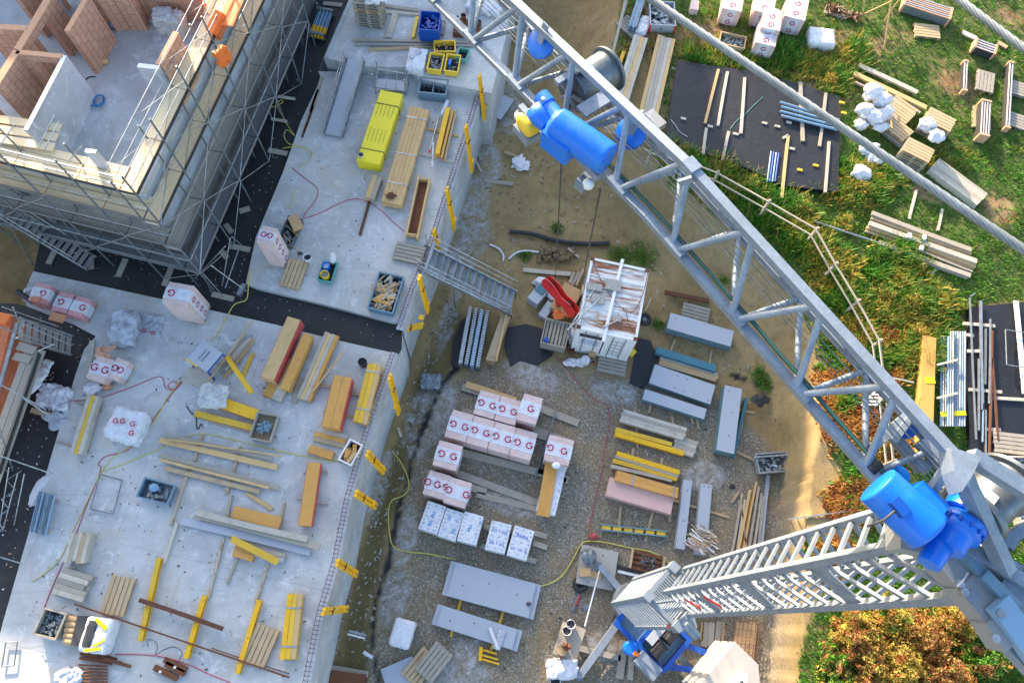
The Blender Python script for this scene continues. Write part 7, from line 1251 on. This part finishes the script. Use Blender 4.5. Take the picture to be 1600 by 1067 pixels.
heap('brown heap of old brushwood and stakes at the top', (1318, 14), 1.6, .5, .3, GR, ['rust', 'dirtywood', 'rustbeam'], 90, 'brushwood', 'brushwood', -.4, (.2, .6), (.02, .05)); plank('grey plank in front of the brushwood heap', (1288, 18), (1323, 28), .16, .06, GR, 'weath')
for i, (a, za, b, zb) in enumerate((((1381, 78), 0, (1392, 5), 1.4), ((1405, 0), 1.4, (1381, 34), 0), ((1351, 22), 0, (1394, 2), 1.3), ((1350, -4), 1.3, (1349, 20), 0), ((1388, -5), 1.3, (1395, 30), 0))): pole(['longest front', 'right back', 'low left', 'short left', 'thick middle'][i] + ' pole of the wooden pole tripod at the top', a, b, .035, GR + za, 'pine', 'pole', 'pole', GR + zb, 'wooden pole tripod')
def slats(label, a, b, w, h, n, c1='pink', c2='dark'):
    c, rz, L = LN(a, b, GR + h); t = thing('facing_pack', label, 'facing pack', (c.x, c.y, GR), rz, 'reddish slat packs on the meadow')
    mb = MB(); mb.box((0, 0, h / 2 - .02), (L - .06, w - .04, h - .04)); mb.build('inner_boards', [M[c2]], t)
    for i in range(n): mb = MB(); mb.box((0, (i + .5) / n * w - w / 2, h - .03), (L, w / n * .42, .05)); mb.build('slat', [M['formgrey' if i % 2 else c1]], t)
    for s in (-1, 1): mb = MB(); mb.box((s * (L / 2 - .05), 0, h / 2), (.1, w, h + .03)); mb.build('end_frame', [M['claytop']], t)
slats('large reddish slat pack at the top of the meadow', (1414, -2), (1488, 22), .8, .45, 6, 'claytop', 'galvd'); slats('reddish slat pack near the right rope', (1524, 66), (1558, 78), .62, .4, 4); slats('short narrow reddish pack left of the empty pallet', (1510, 94), (1508, 142), .22, .3, 2); slats('longest narrow reddish pack at the right edge', (1581, 96), (1575, 200), .24, .35, 2); slats('reddish slat pack standing on a pale pallet', (1542, 156), (1539, 212), .45, .5, 4)
for lb, a, b, mt in (('pale pallet under the large reddish slat pack', (1432, 46), (1466, 50), 'palletw'), ('weathered pallet lying free on the green meadow', (1542, 110), (1538, 144), 'palletg'), ('pallet beneath the reddish slat pack', (1535, 160), (1534, 208), 'palletw'), ('upper weathered pallet at the right edge', (1584, 136), (1612, 144), 'palletg'), ('lower weathered pallet at the right edge', (1582, 186), (1612, 196), 'palletg')): pallet(lb, a, b, GR, mt)
plank('dull red board beside the right rope', (1504, 50), (1526, 60), .26, .08, GR, 'pink'); plank('reddish board right of the slat pack near the rope', (1560, 66), (1574, 74), .2, .06, GR, 'claytop')
for i, (a, b, w, mt, z) in enumerate((((1342, 101), (1434, 144), .22, 'limewood', .1), ((1335, 114), (1448, 168), .24, 'pine', .15), ((1337, 128), (1390, 152), .1, 'weath', .1), ((1395, 148), (1438, 176), .14, 'weath', .1), ((1392, 142), (1440, 168), .1, 'limewood', .12))): plank(['rearmost pale', 'broad fresh', 'short grey', 'lower grey', 'narrow pale'][i] + ' timber of the row above the white bags', a, b, w, .1, GR + z, mt, 'timber', 'timber', 'timbers above the white bags')
plank('thin stake leaning over the leaning pallets', (1386, 136), (1394, 200), .05, .04, GR + .8, 'pine', 'stake', 'stake')
for i, (a, b, z, mt) in enumerate((((1396, 158), (1424, 178), .1, 'palletw'), ((1392, 164), (1420, 184), .26, 'palletw'), ((1388, 188), (1418, 212), .3, 'palletw'), ((1384, 196), (1414, 220), .1, 'palletg'))): pallet(['upper back', 'upper front', 'lower front', 'lower back'][i] + ' pallet of the leaning pair beside the white bags', a, b, GR + z, mt, 'leaning pallets by the white bags')
for st_, (a, b, n0, nm) in enumerate((((1452, 178), (1488, 196), 6, 'right'), ((1416, 222), (1458, 244), 6, 'front'))):
    c_, r_, _ = LN(a, b, GR + .9)
    for k in range(n0): dup(_pal['palletw' if k == n0 - 1 or k % 3 == 0 else 'palletg'], (c_.x + random.uniform(-.03, .03), c_.y + random.uniform(-.03, .03), GR + .146 * k), r_ + random.uniform(-.02, .02), 'pallet in the %s stack near the white bags, %s' % (nm, ['lowest', 'second from below', 'third from below', 'third from the top', 'second from the top', 'topmost'][k]), 'pallet stacks by the white bags')
BG = 'white film bags on the meadow'
for i, (c, r, z, sd) in enumerate((((1362, 146), (.42, .34, .36), .5, 101), ((1378, 158), (.36, .34, .32), .5, 102), ((1352, 176), (.4, .34, .32), .2, 103), ((1368, 184), (.4, .34, .3), .3, 104), ((1384, 178), (.3, .3, .28), .4, 105), ((1376, 200), (.34, .22, .2), .2, 106), ((1345, 196), (.3, .22, .22), .05, 107), ((1448, 196), (.34, .34, .26), .75, 108), ((1462, 214), (.34, .3, .22), .85, 109), ((1358, 234), (.42, .34, .2), 0, 110), ((1366, 248), (.36, .3, .18), 0, 111), ((1346, 272), (.42, .36, .22), 0, 112))):
    lump(['topmost bag of the big white bag pile', 'right upper bag of the big white bag pile', 'left middle bag of the big white bag pile', 'centre bag of the big white bag pile', 'right edge bag of the big white bag pile', 'lowest bag of the big white bag pile', 'small low left bag of the big white bag pile', 'upper white bag lying between the pallet stacks', 'lower white bag lying on the front pallet stack', 'upper half of the white bag heap below the rope', 'lower half of the white bag heap below the rope', 'single white bag lying at the corner of the black sheet'][i], c, r, GR + z, 'bagw', sd, .22, 'film_bag', 'bag', BG, 0, 1.7, 16)
stack('greenish weathered board stack under the rope, right of the pallets', (1460, 256), (1536, 312), .85, .32, GR, ['limewood', 'weath', 'limewood'], 6, 2, (), 'board_pile', 'boards')
TG = 'grey timber pile in the middle of the meadow'
for i, (a, b, w, h, z, mt) in enumerate((((1363, 332), (1518, 390), .2, .1, .2, 'weath'), ((1362, 340), (1518, 396), .14, .1, .12, 'dirtywood'), ((1359, 348), (1527, 408), .22, .12, .2, 'limewood'), ((1355, 354), (1525, 416), .14, .1, .12, 'pine'), ((1353, 360), (1522, 420), .1, .1, .06, 'dirtywood'), ((1374, 378), (1517, 430), .2, .1, .14, 'weath'), ((1376, 384), (1512, 434), .1, .1, .08, 'weath'), ((1430, 388), (1520, 424), .06, .06, .2, 'weath'))): plank(['rearmost grey', 'reddish brown', 'whitest', 'pale edged', 'dark brown', 'front wide', 'front narrow', 'thin slanting'][i] + ' beam of the timber pile in the middle of the meadow', a, b, w, h, GR + z, mt, 'beam', 'beam', TG)
for i, (a, b) in enumerate((((1433, 296), (1421, 342)), ((1473, 326), (1466, 360)), ((1462, 420), (1456, 428)))): plank(['left', 'right', 'lower'][i] + ' bearer poking out of the meadow timber pile', a, b, .1, .1, GR, 'limewood', 'bearer', 'timber')
for i, c in enumerate(((1421, 367), (1444, 370), (1440, 386))): box(['left', 'right', 'lower'][i] + ' small white wedge on the meadow timber pile', [(c[0] - 2, c[1] - 4), (c[0] + 4, c[1] - 2), (c[0] + 3, c[1] + 5), (c[0] - 2, c[1] + 3)], .1, GR + .32, 'white', 'wedge', 'wedge')
# on the black sheet
SB = GR + .22
for i, (a, b, w, mt) in enumerate((((1123, 108), (1102, 192), .12, 'pine'), ((1137, 112), (1122, 196), .12, 'limewood'), ((1164, 121), (1158, 208), .12, 'limewood'), ((1104, 200), (1099, 240), .12, 'limewood'), ((1139, 205), (1129, 250), .12, 'limewood'), ((1251, 128), (1255, 220), .16, 'weath'), ((1291, 145), (1281, 228), .12, 'weath'), ((1232, 212), (1222, 308), .12, 'pine'), ((1296, 221), (1290, 300), .11, 'limewood'), ((1223, 216), (1232, 211), .1, 'limewood'))): plank(['leftmost fresh', 'second pale', 'third pale', 'lower left short', 'lower right short', 'left pipe bearer', 'right pipe bearer', 'long fresh lower', 'right lower', 'stub crosswise'][i] + ' timber laid on the black ground sheet', a, b, w, .08, SB, mt, 'bearer', 'timber', 'timbers on the black ground sheet')
for i in range(4): pole(['uppermost', 'second', 'third', 'lowest'][i] + ' long blue pipe on the black ground sheet', (1219 + (i % 2) * 2, 160 + i * 7), (1311 - i * 1, 188 + i * 5), .055, SB + .09, 'pipe', 'pipe', 'pipe', None, 'long blue pipes')
for i in range(4): pole(['left', 'second', 'third', 'right'][i] + ' short upright blue pipe at the lower sheet edge', (1205 + i * 4, 237 + i), (1199 + i * 4, 284), .04, SB, 'bluedeep' if i % 2 else 'pipe', 'pipe', 'pipe', None, 'short blue pipes')
for i, c in enumerate(((1068, 185), (1316, 160), (1319, 176), (1110, 197), (1150, 209), (1195, 192), (1233, 191), (1215, 197), (1275, 258), (1238, 232), (1250, 265))): plank('small wooden block on the black sheet, ' + ['by the timber stacks', 'upper ochre one right', 'lower ochre one right', 'at the left timbers', 'at the third timber', 'alone in the middle', 'left of the pipes', 'nearest the long pipes', 'ochre one low right', 'beside the fresh timber', 'ochre one low left'][i], (c[0] - 4, c[1] - 1), (c[0] + 4, c[1] + 1), .1, .06, SB, 'bucket_y' if i in (1, 2, 8, 10) else 'limewood', 'wood_block', 'block', 'small blocks on the black sheet')
hose('thin green cord across the black sheet', [(1192, 152), (1178, 165), (1165, 178), (1152, 188), (1141, 202)], SB, 'bingreen', .012, 'cord', 'cord'); hose('pale cord on the black sheet', [(1048, 187), (1056, 197), (1062, 206), (1074, 214)], SB, 'bagw', .012, 'cord', 'cord')
# right edge store
c_, r_, L_ = LN((1453, 525), (1446, 712), GR + .45); stack('long orange plywood beam with a yellow band at the right', (1453, 525), (1446, 712), .52, .45, GR, ['ply'], 1, 4, (), 'plywood_stack', 'plywood', None, 'sheet'); plank('yellow tape band on the long orange plywood beam', (1446, 594), (1461, 594), .26, .01, GR + .455, 'yellowsheet', 'tape', 'tape')
t = thing('tube_bundle', 'bundle of pale steel tubes with a yellow band at the right', 'tube bundle', P(1488, 590, GR)); o_ = P(1488, 590, GR)
for i in range(11): mb = MB(); zz = .2 + (.22 if i in (3, 4, 5) else .08 * (i > 5)); mb.tube([P(1471 + i * 3.7, 526 - (i > 3) * 8, GR + zz) - o_, P(1470 + i * 3.7, 666, GR + zz) - o_], .043, 7); mb.build('tube', [M['galv' if i % 3 else 'pipe']], t)
for y in (566, 618): mb = MB(); mb.bar(P(1464, y + 4, GR + .5) - o_, P(1496, y - 4, GR + .52) - o_, .08, .06); mb.build('tie_bar', [M['limewood']], t)
mb = MB(); mb.bar(P(1470, 647, GR + .32) - o_, P(1509, 645, GR + .36) - o_, .18, .03); mb.build('yellow_band', [M['yellowsheet']], t)
for i, (a, b, w, mt) in enumerate((((1516, 465), (1526, 686), .05, 'galv'), ((1516, 463), (1524, 458), .05, 'galv'), ((1533, 470), (1536, 640), .1, 'galv'), ((1530, 560), (1530, 672), .06, 'galv'), ((1548, 498), (1546, 630), .05, 'galv'), ((1541, 513), (1540, 600), .06, 'galvd'), ((1537, 630), (1536, 690), .04, 'pipe'), ((1541, 640), (1541, 712), .04, 'galv'), ((1551, 516), (1546, 725), .07, 'rust'), ((1551, 560), (1560, 688), .07, 'rustbeam'), ((1588, 470), (1602, 615), .18, 'white'))): plank(['long thin left', 'short bent end', 'broad bright', 'middle thin', 'right short', 'dull narrow', 'lower blue', 'lowest thin', 'upright rusty', 'slanting rusty', 'wide white'][i] + ' steel profile on the right black sheet', a, b, w, .06, SB + .1, mt, 'steel_profile', 'profile', 'steel profiles on the right sheet')
for i, (a, b) in enumerate((((1506, 505), (1555, 509)), ((1515, 608), (1566, 612)), ((1552, 621), (1602, 624)), ((1541, 670), (1564, 671)), ((1506, 522), (1522, 524)), ((1512, 548), (1532, 548)))): plank(['top', 'middle', 'wide right', 'lower', 'short upper', 'short second'][i] + ' white cross timber on the right black sheet', a, b, .12, .09, SB, 'limewood', 'bearer', 'timber', 'cross timbers on the right sheet')
tframe('rusty orange tube frame at the right edge', [(1571, 515), (1604, 520), (1606, 575), (1573, 570)], GR + .5)
pallet('pale pallet at the right edge below the profiles', (1562, 690), (1596, 694), SB, 'palletg')
t, w, d = bin_('yellow edged plastic box of metal clamps at the right edge', [(1577, 714), (1620, 714), (1618, 738), (1574, 736)], .5, GR + .1, 'limewood', 'clamp_box', 'box', inner='screen', ribs=False); bits('clamps', t, w, d, .3, 'galv', 50, (.05, .16)); lump('cream sack left of the yellow edged plastic box', (1562, 730), (.2, .18, .2), GR, 'foam', 7, .15); cover('white printed sack below the crane head', [(1472, 752), (1494, 750), (1490, 770), (1468, 768)], .2, GR, 'bagw', 97, .05, 'sack', 'sack'); t, w, d = bin_('tray of grey clamps beyond the crane drum', [(1585, 775), (1630, 772), (1630, 815), (1595, 818)], .5, GR, 'limewood', 'clamp_box', 'box', inner='screen', ribs=False); bits('clamps', t, w, d, .3, 'galv', 50, (.05, .16))
# ------------------------------------------------------------------ vegetation
def leafmat(name, rough=.6):
    m, nt, b = new(name, rough); a = nd(nt, 'ShaderNodeVertexColor', layer_name='tint'); nt.links.new(a.outputs[0], b.inputs['Base Color'])
    try: b.inputs['Subsurface Weight'].default_value = 0
    except Exception: pass
    tr = nd(nt, 'ShaderNodeBsdfTranslucent'); nt.links.new(a.outputs[0], tr.inputs[0]); mx = nd(nt, 'ShaderNodeMixShader'); mx.inputs[0].default_value = .3
    nt.links.new(b.outputs[0], mx.inputs[1]); nt.links.new(tr.outputs[0], mx.inputs[2]); nt.links.new(mx.outputs[0], nt.nodes['Material Output'].inputs[0]); return m
LM = leafmat('leaf')
PAL = {'g': np.array([(.06, .20, .012), (.09, .27, .018), (.04, .13, .012), (.14, .28, .02)]), 'd': np.array([(.48, .32, .05), (.34, .29, .04), (.56, .38, .08), (.20, .24, .03)]), 'b': np.array([(.38, .15, .05), (.48, .23, .06), (.26, .11, .045), (.34, .27, .06)]), 'r': np.array([(.48, .14, .05), (.40, .19, .05), (.55, .28, .06), (.18, .20, .03)])}
def blades(name, n, box_, hfun, label, width=.02, nb=4, kind='stuff', thr=.3):
    x0, y0, x1, y1 = box_; q = np.stack([rng.uniform(x0, x1, n), rng.uniform(y0, y1, n)], 1)
    r = np.concatenate([q - np.array([800, 533.5]), np.full((n, 1), FPX)], 1) @ CR.T; t = (GR - CAMH) / r[:, 2]; w = r[:, :2] * t[:, None]
    z, tt = gz(w[:, 0], w[:, 1]); p3 = np.stack([w[:, 0], w[:, 1], z], 1); pp = PIX(p3); hh, cols, keep = hfun(w, pp, tt); k = np.where(keep)[0]; w, z, hh, cols = w[k], z[k], hh[k], cols[k]; n = len(k)
    VV = np.zeros((n, nb, 3, 3)); CC = np.zeros((n, nb, 3, 4)); CC[..., 3] = 1
    an = rng.uniform(0, 2 * np.pi, (n, nb)); lean = rng.uniform(.15, 1.0, (n, nb)); h = hh[:, None] * rng.uniform(.5, 1.2, (n, nb)); ww = width * rng.uniform(.6, 1.6, (n, nb)) * (1 + hh[:, None])
    bx, by = w[:, 0:1] + rng.normal(0, .05, (n, nb)), w[:, 1:2] + rng.normal(0, .05, (n, nb)); ca, sa = np.cos(an), np.sin(an)
    VV[..., 0, 0], VV[..., 0, 1] = bx - sa * ww, by + ca * ww; VV[..., 1, 0], VV[..., 1, 1] = bx + sa * ww, by - ca * ww; VV[..., 0, 2] = VV[..., 1, 2] = z[:, None] - .01
    VV[..., 2, 0], VV[..., 2, 1], VV[..., 2, 2] = bx + ca * h * lean, by + sa * h * lean, z[:, None] + h
    CC[..., :3] = (cols[:, None, :] * rng.uniform(.82, 1.18, (n, nb))[..., None])[:, :, None, :]
    o = npmesh(name, VV.reshape(-1, 3), np.arange(n * nb * 3).reshape(-1, 3), [LM], {'tint': np.clip(CC, 0, 1).astype(np.float32).reshape(-1, 4)}); return tag(o, label, 'grass' if kind == 'stuff' else None, None, kind)
def spotp(pp, l): return np.max([sm(0, .5, 1 - np.hypot((pp[:, 0] - x) / rx, (pp[:, 1] - y) / ry)) for x, y, rx, ry in l], 0)
SHP = [np.array(s_) for s_ in sheets]
def common(w, pp):
    PKW[0] = w
    out = psd(pp, GRASS) > -14
    for s_ in sheets: out &= psd(pp, s_) < -3
    nz = fbm(w[:, 0], w[:, 1], .8, 71); n2 = fbm(w[:, 0], w[:, 1], 2.5, 83); br = spotp(pp, [(1250, 130, 110, 55), (1330, 70, 70, 26), (1490, 130, 55, 24), (1560, 330, 45, 26), (1450, 300, 34, 18), (1100, 60, 70, 34), (1010, 60, 36, 60), (1575, 25, 45, 14)])
    return out, nz, n2, br
PKW = [None]
def pick(c, n):
    w = PKW[0]; q = fbm(w[:, 0], w[:, 1], 2.2, 133 + ord(c[0]), 3) * 1.9 - .45 + rng.normal(0, .10, n); q = np.clip(q, 0, .999) * 3; i = q.astype(int); f = (q - i)[:, None]; return PAL[c][i] * (1 - f) + PAL[c][np.minimum(i + 1, 3)] * f
def h_short(w, pp, tt):
    out, nz, n2, br = common(w, pp); n = len(w); dry = spotp(pp, [(1340, 290, 90, 60), (1480, 250, 70, 30), (1190, 250, 130, 40), (1420, 470, 70, 60), (1000, 80, 50, 130), (1110, 70, 90, 60), (1270, 110, 120, 60)])
    c = pick('g', n); d = rng.random(n) < (dry * .5 + (nz - .55) * .7); c[d] = pick('d', n)[d]; e = rng.random(n) < br * .4; c[e] = pick('b', n)[e]
    c = c * (.65 + .9 * n2)[:, None]; keep = out & (rng.random(n) > br * .6) & (n2 > .24); return .05 + .12 * nz + .10 * dry, c, keep
blades('meadow_grass', 95000, (930, -90, 1720, 1150), h_short, 'short green meadow grass with dry patches', .016)
EDGEL = [(1060, 250), (1130, 285), (1200, 325), (1265, 385), (1310, 460), (1350, 545)]
def h_tall(w, pp, tt):
    out, nz, n2, br = common(w, pp); n = len(w); d = psd(pp, EDGEL, False); s = np.maximum(sm(55, 5, d), spotp(pp, [(1330, 285, 80, 45), (1420, 480, 90, 50), (1440, 540, 50, 60), (1300, 130, 30, 40), (1140, 90, 80, 40), (1240, 100, 90, 40), (1400, 420, 60, 60), (1335, 90, 30, 40)]))
    c = pick('d', n); g = rng.random(n) < .45 + .45 * (nz > .5); c[g] = pick('g', n)[g]; c = c * (.7 + .8 * n2)[:, None]
    return .18 + .42 * nz, c, (psd(pp, GRASS) > -30) & (psd(pp, sheets[0]) < 4) & (psd(pp, sheets[1]) < 0) & (rng.random(n) < s * .75) & (n2 > .3)
blades('tall_grass', 52000, (1000, 60, 1560, 620), h_tall, 'tall dry grass and weeds along the bank edge', .02, 4)
def h_red(w, pp, tt):
    PKW[0] = w; n = len(w); nz = fbm(w[:, 0], w[:, 1], 1.1, 91); s = np.maximum(spotp(pp, [(1330, 600, 70, 130), (1370, 690, 60, 90), (1345, 780, 70, 50), (1390, 560, 40, 60), (1300, 870, 60, 40)]), 0); c = pick('r', n); g = nz > .58; c[g] = pick('g', n)[g]
    return .10 + .25 * nz, c * (.6 + .9 * fbm(w[:, 0], w[:, 1], 3, 95))[:, None], (rng.random(n) < s) & (tt > .5)
blades('red_weeds', 15000, (1230, 460, 1460, 930), h_red, 'reddish autumn weeds on the bank under the jib', .03, 4)
def shrub(label, px, r, h, pal, n=2200, seed=0, name='shrub', lw=.045):
    n = int(n * 1.7); lw = lw * .72; g0 = P(*px, GR); g0.z = gh(g0.x, g0.y); t = thing(name, label, 'shrub', g0, 0, 'autumn shrubs and weeds'); R_ = np.random.default_rng(seed)
    u = R_.normal(0, 1, (n, 3)); u /= np.linalg.norm(u, axis=1)[:, None]; u[:, 2] = np.abs(u[:, 2]); rad = R_.random(n) ** .45
    k = 1 + .5 * np.array([mnoise.noise(Vector((*(x * 2.2),)) + Vector((seed * 3.1, 0, 0))) for x in u]); c = u * (rad * k)[:, None] * np.array([r, r, h]); cl = np.array([mnoise.noise(Vector((*(x * 3.0 / r),)) + Vector((0, seed, 0))) for x in c])
    kp = cl > -.22; c, cl, u = c[kp], cl[kp], u[kp]; n = len(c); a = R_.normal(0, 1, (n, 3)); a /= np.linalg.norm(a, axis=1)[:, None]; b_ = np.cross(a, R_.normal(0, 1, (n, 3))); b_ /= np.linalg.norm(b_, axis=1)[:, None]
    s = lw * R_.uniform(.6, 1.6, n)[:, None]; VV = np.stack([c - a * s * 1.6, c - b_ * s * .6, c + a * s * 1.6, c + b_ * s * .6], 1); cols = np.concatenate([PAL[x] for x in pal]); cc = cols[np.clip((np.array([mnoise.noise(Vector((*(x * 2.6 / r),)) + Vector((seed * 2.3, 4, 9))) for x in c]) * .75 + .5) * len(cols) + R_.normal(0, .5, n), 0, len(cols) - 1).astype(int)] * (.75 + 1.0 * np.clip(cl + .25, 0, 1))[:, None]
    CC = np.ones((n, 4, 4)); CC[..., :3] = np.clip(cc * R_.uniform(.88, 1.12, n)[:, None], 0, 1)[:, None, :]
    o = npmesh('foliage', VV.reshape(-1, 3), np.arange(n * 4).reshape(-1, 4), [LM], {'tint': CC.astype(np.float32).reshape(-1, 4)}); o.parent = t
    mb = MB()
    for i in range(9): an = i * .7; mb.tube([(0, 0, -.05), (math.cos(an) * r * .25, math.sin(an) * r * .25, h * .45), (math.cos(an) * r * .6, math.sin(an) * r * .6, h * .8)], [.02, .014, .006], 5)
    mb.build('stems', [M['rust']], t); return t
for i, (px_, r, h, pl, n) in enumerate((((1330, 985), .85, .8, 'db', 3600), ((1385, 960), .8, .9, 'rdg', 3400), ((1432, 990), .95, 1.0, 'rb', 4200), ((1490, 965), .8, 1.0, 'bd', 3400), ((1350, 1040), .9, .8, 'db', 3800), ((1400, 1035), .9, 1.0, 'rd', 4000), ((1460, 1045), .95, 1.0, 'rbb', 4200), ((1520, 1020), .85, .9, 'bg', 3600), ((1300, 1030), .6, .6, 'bg', 2200), ((1545, 985), .6, .8, 'rg', 2200), ((1310, 1080), .8, .7, 'dg', 3000), ((1500, 1085), .9, .9, 'rb', 3600))):
    shrub(['ochre shrub nearest the mast, left end', 'orange green shrub just below the mast', 'large red orange shrub under the mast end', 'brown shrub under the grey crane arm', 'yellow brown shrub low in the thicket', 'orange yellow shrub in the middle of the thicket', 'broad reddish shrub at the lower right of the thicket', 'brown green shrub at the right end of the thicket', 'small dull shrub at the left thicket edge', 'small reddish shrub beside the crane arm foot', 'yellow green shrub cut by the bottom edge, left', 'reddish shrub cut by the bottom edge, right'][i], px_, r, h, pl, n, 200 + i)
for i, (px_, r, h, pl, n) in enumerate((((1252, 322), .6, .5, 'dg', 1500), ((1172, 292), .5, .45, 'dg', 1200), ((1120, 252), .45, .4, 'dgb', 1000), ((1345, 300), .6, .5, 'd', 1500), ((1385, 460), .6, .5, 'gd', 1500), ((1420, 475), .5, .5, 'd', 1300), ((1365, 400), .5, .4, 'gg', 1300), ((1320, 350), .5, .4, 'gd', 1200), ((1355, 620), .55, .4, 'rb', 1400), ((1330, 560), .5, .4, 'rg', 1300), ((1375, 690), .5, .4, 'rd', 1300), ((1430, 520), .35, .5, 'd', 800), ((1500, 480), .3, .4, 'dg', 700), ((1295, 130), .35, .5, 'd', 800), ((1330, 790), .5, .4, 'gr', 1200))):
    shrub(['golden weed clump at the sheet corner by the fence', 'green gold weed clump below the left sheet edge', 'mixed weed clump nearest the jib joint', 'tall golden grass clump beside the single white bag', 'green weed clump inside the fence bend', 'golden weed clump between fence and timber pile', 'dark green clump on the bank crest', 'low green clump at the fence corner', 'reddish weed clump under the jib middle', 'red green weed clump on the bank', 'orange weed clump beside the fence end', 'yellow weed clump left of the plywood beam', 'small yellow weed at the right sheet', 'golden weed clump under the twisted rope', 'green red weed clump by the aluminium ladder'][i], px_, r, h, pl, n, 240 + i, 'weed_clump', .028)
for i, (x, y, h0, r, h, n) in enumerate(((1000, 402, 0, .9, .5, 1800), (965, 398, 0, .5, .3, 800), (1185, 585, 0, .5, .3, 800), (1195, 600, 0, .4, .25, 600), (870, 358, 0, .35, .2, 400), (820, 400, 0, .4, .15, 400), (1028, 508, 0, .3, .25, 400), (1130, 440, 0, .35, .2, 400))):
    p = P(x, y, 0); g_ = gh(p.x, p.y); t = shrub(['large dark green weed patch behind the container', 'small dark weed tuft at the drain pipe end', 'green weed patch right of the grey panels', 'small green tuft below the bank', 'green tuft on the black drain pipe', 'flat green tuft near the conduit', 'weed tuft behind the tyre', 'thin weed on the bank under the jib'][i], (x, y), r, h, 'gg', n, 280 + i, 'weed_clump', .03); q = P(x, y, g_); t.location = (q.x, q.y, g_)
# ------------------------------------------------------------------ unseen building added to cast shade over the site (outside the frame)
nb = thing('shade_building', 'plain pale building added unseen beyond the site to shade it', 'building', (-18, 47, 0))
HS = Vector((math.cos(SUN_AZ), math.sin(SUN_AZ), 0)); YB = 42.0
def shx(p): return p.x + HS.x / HS.y * (YB - p.y)
XM, XA = shx(P(1250, 735, 1.2)), shx(P(945, 45, 1.2))
def nbp(name, mb, m): o = mb.build(name, [M[m]]); o.parent = nb; o.matrix_parent_inverse = Matrix.Translation(-nb.location)
for x0, x1, h in ((XM - 44, XM, 14.2), (XM + .01, XA, 11.0)):
    mb = MB(); mb.prism([(x0, YB), (x1, YB), (x1, YB + 10), (x0, YB + 10)], -.2, h - .4); nbp('wall', mb, 'wallc')
    mb = MB(); mb.prism([(x0 + .02, YB - .3), (x1, YB - .3), (x1, YB + 10.3), (x0 + .02, YB + 10.3)], h - .4, h); nbp('roof', mb, 'stone')
for k in range(4):
    for i in range(12): mb = MB(); mb.box((XM - 2.5 - i * 3.5, YB - .02, 2.2 + k * 3.1), (1.4, .1, 1.5)); nbp('window', mb, 'glass')
# ------------------------------------------------------------------ litter
def litter(name, label, n, polyg, h, mats, s=(.03, .12), hf=None):
    mb = MB(); xs_ = [p[0] for p in polyg]; ys_ = [p[1] for p in polyg]; k = 0
    while k < n:
        q = np.array([[random.uniform(min(xs_), max(xs_)), random.uniform(min(ys_), max(ys_))]])
        if psd(q, polyg)[0] < 3: continue
        p = P(q[0, 0], q[0, 1], h); z = h + .012
        if hf: z = gh(p.x, p.y) + .015
        a, b = random.uniform(*s), random.uniform(*s) * .45; mb.box((p.x, p.y, z), (a, b, random.uniform(.008, .03)), rotz(random.uniform(0, 3.1)) @ Matrix.Rotation(random.uniform(-.15, .15), 3, 'Y'), random.randrange(len(mats))); k += 1
    tag(mb.build(name, [M[m] for m in mats]), label, 'litter', None, 'stuff')
litter('deck_litter', 'scattered wood chips, nails and scraps on the lower deck', 420, [(120, 560), (260, 475), (600, 560), (470, 1060), (20, 1060)], SL, ['pine', 'weath', 'dark', 'rust', 'foam', 'stone'], (.02, .09))
litter('upper_deck_litter', 'scattered scraps on the upper deck', 160, [(470, 200), (520, 130), (740, 160), (620, 480), (400, 440)], SL, ['pine', 'weath', 'dark', 'stone', 'foam'], (.02, .08))
litter('yard_litter', 'trodden litter, laths and stones on the gravel yard', 520, [(700, 600), (1000, 600), (1200, 700), (1220, 1000), (1000, 1060), (600, 1060), (640, 800)], 0, ['weath', 'dirtywood', 'stone', 'stone', 'dark', 'clod'], (.03, .13), True)
litter('membrane_litter', 'pale specks and scraps on the black membrane', 170, [(60, 390), (260, 400), (400, 200), (440, 20), (520, 20), (490, 120), (390, 430), (620, 520), (600, 545), (250, 465)], BK, ['weath', 'stone', 'stone', 'dirtywood'], (.02, .08))
litter('strip_litter', 'pale specks on the left black strip', 150, [(30, 480), (110, 505), (150, 525), (110, 590), (0, 960), (-20, 800)], BK, ['weath', 'stone', 'foam', 'clay'], (.02, .1))
litter('ditch_rubble', 'grey rubble along the deck wall and ditch', 700, [(760, 180), (775, 300), (735, 460), (690, 560), (660, 660), (610, 830), (570, 1060), (510, 1060), (545, 900), (640, 600), (690, 440), (730, 280)], 0, ['stone', 'clod', 'clod', 'stone', 'clod'], (.03, .15), True)
litter('bank_stones', 'loose stones and clods in the excavation', 420, [(700, 170), (840, 10), (930, 20), (880, 200), (1000, 380), (1180, 560), (1230, 700), (1000, 480), (760, 420)], 0, ['clod', 'clod', 'clod', 'stone', 'weath'], (.04, .2), True)
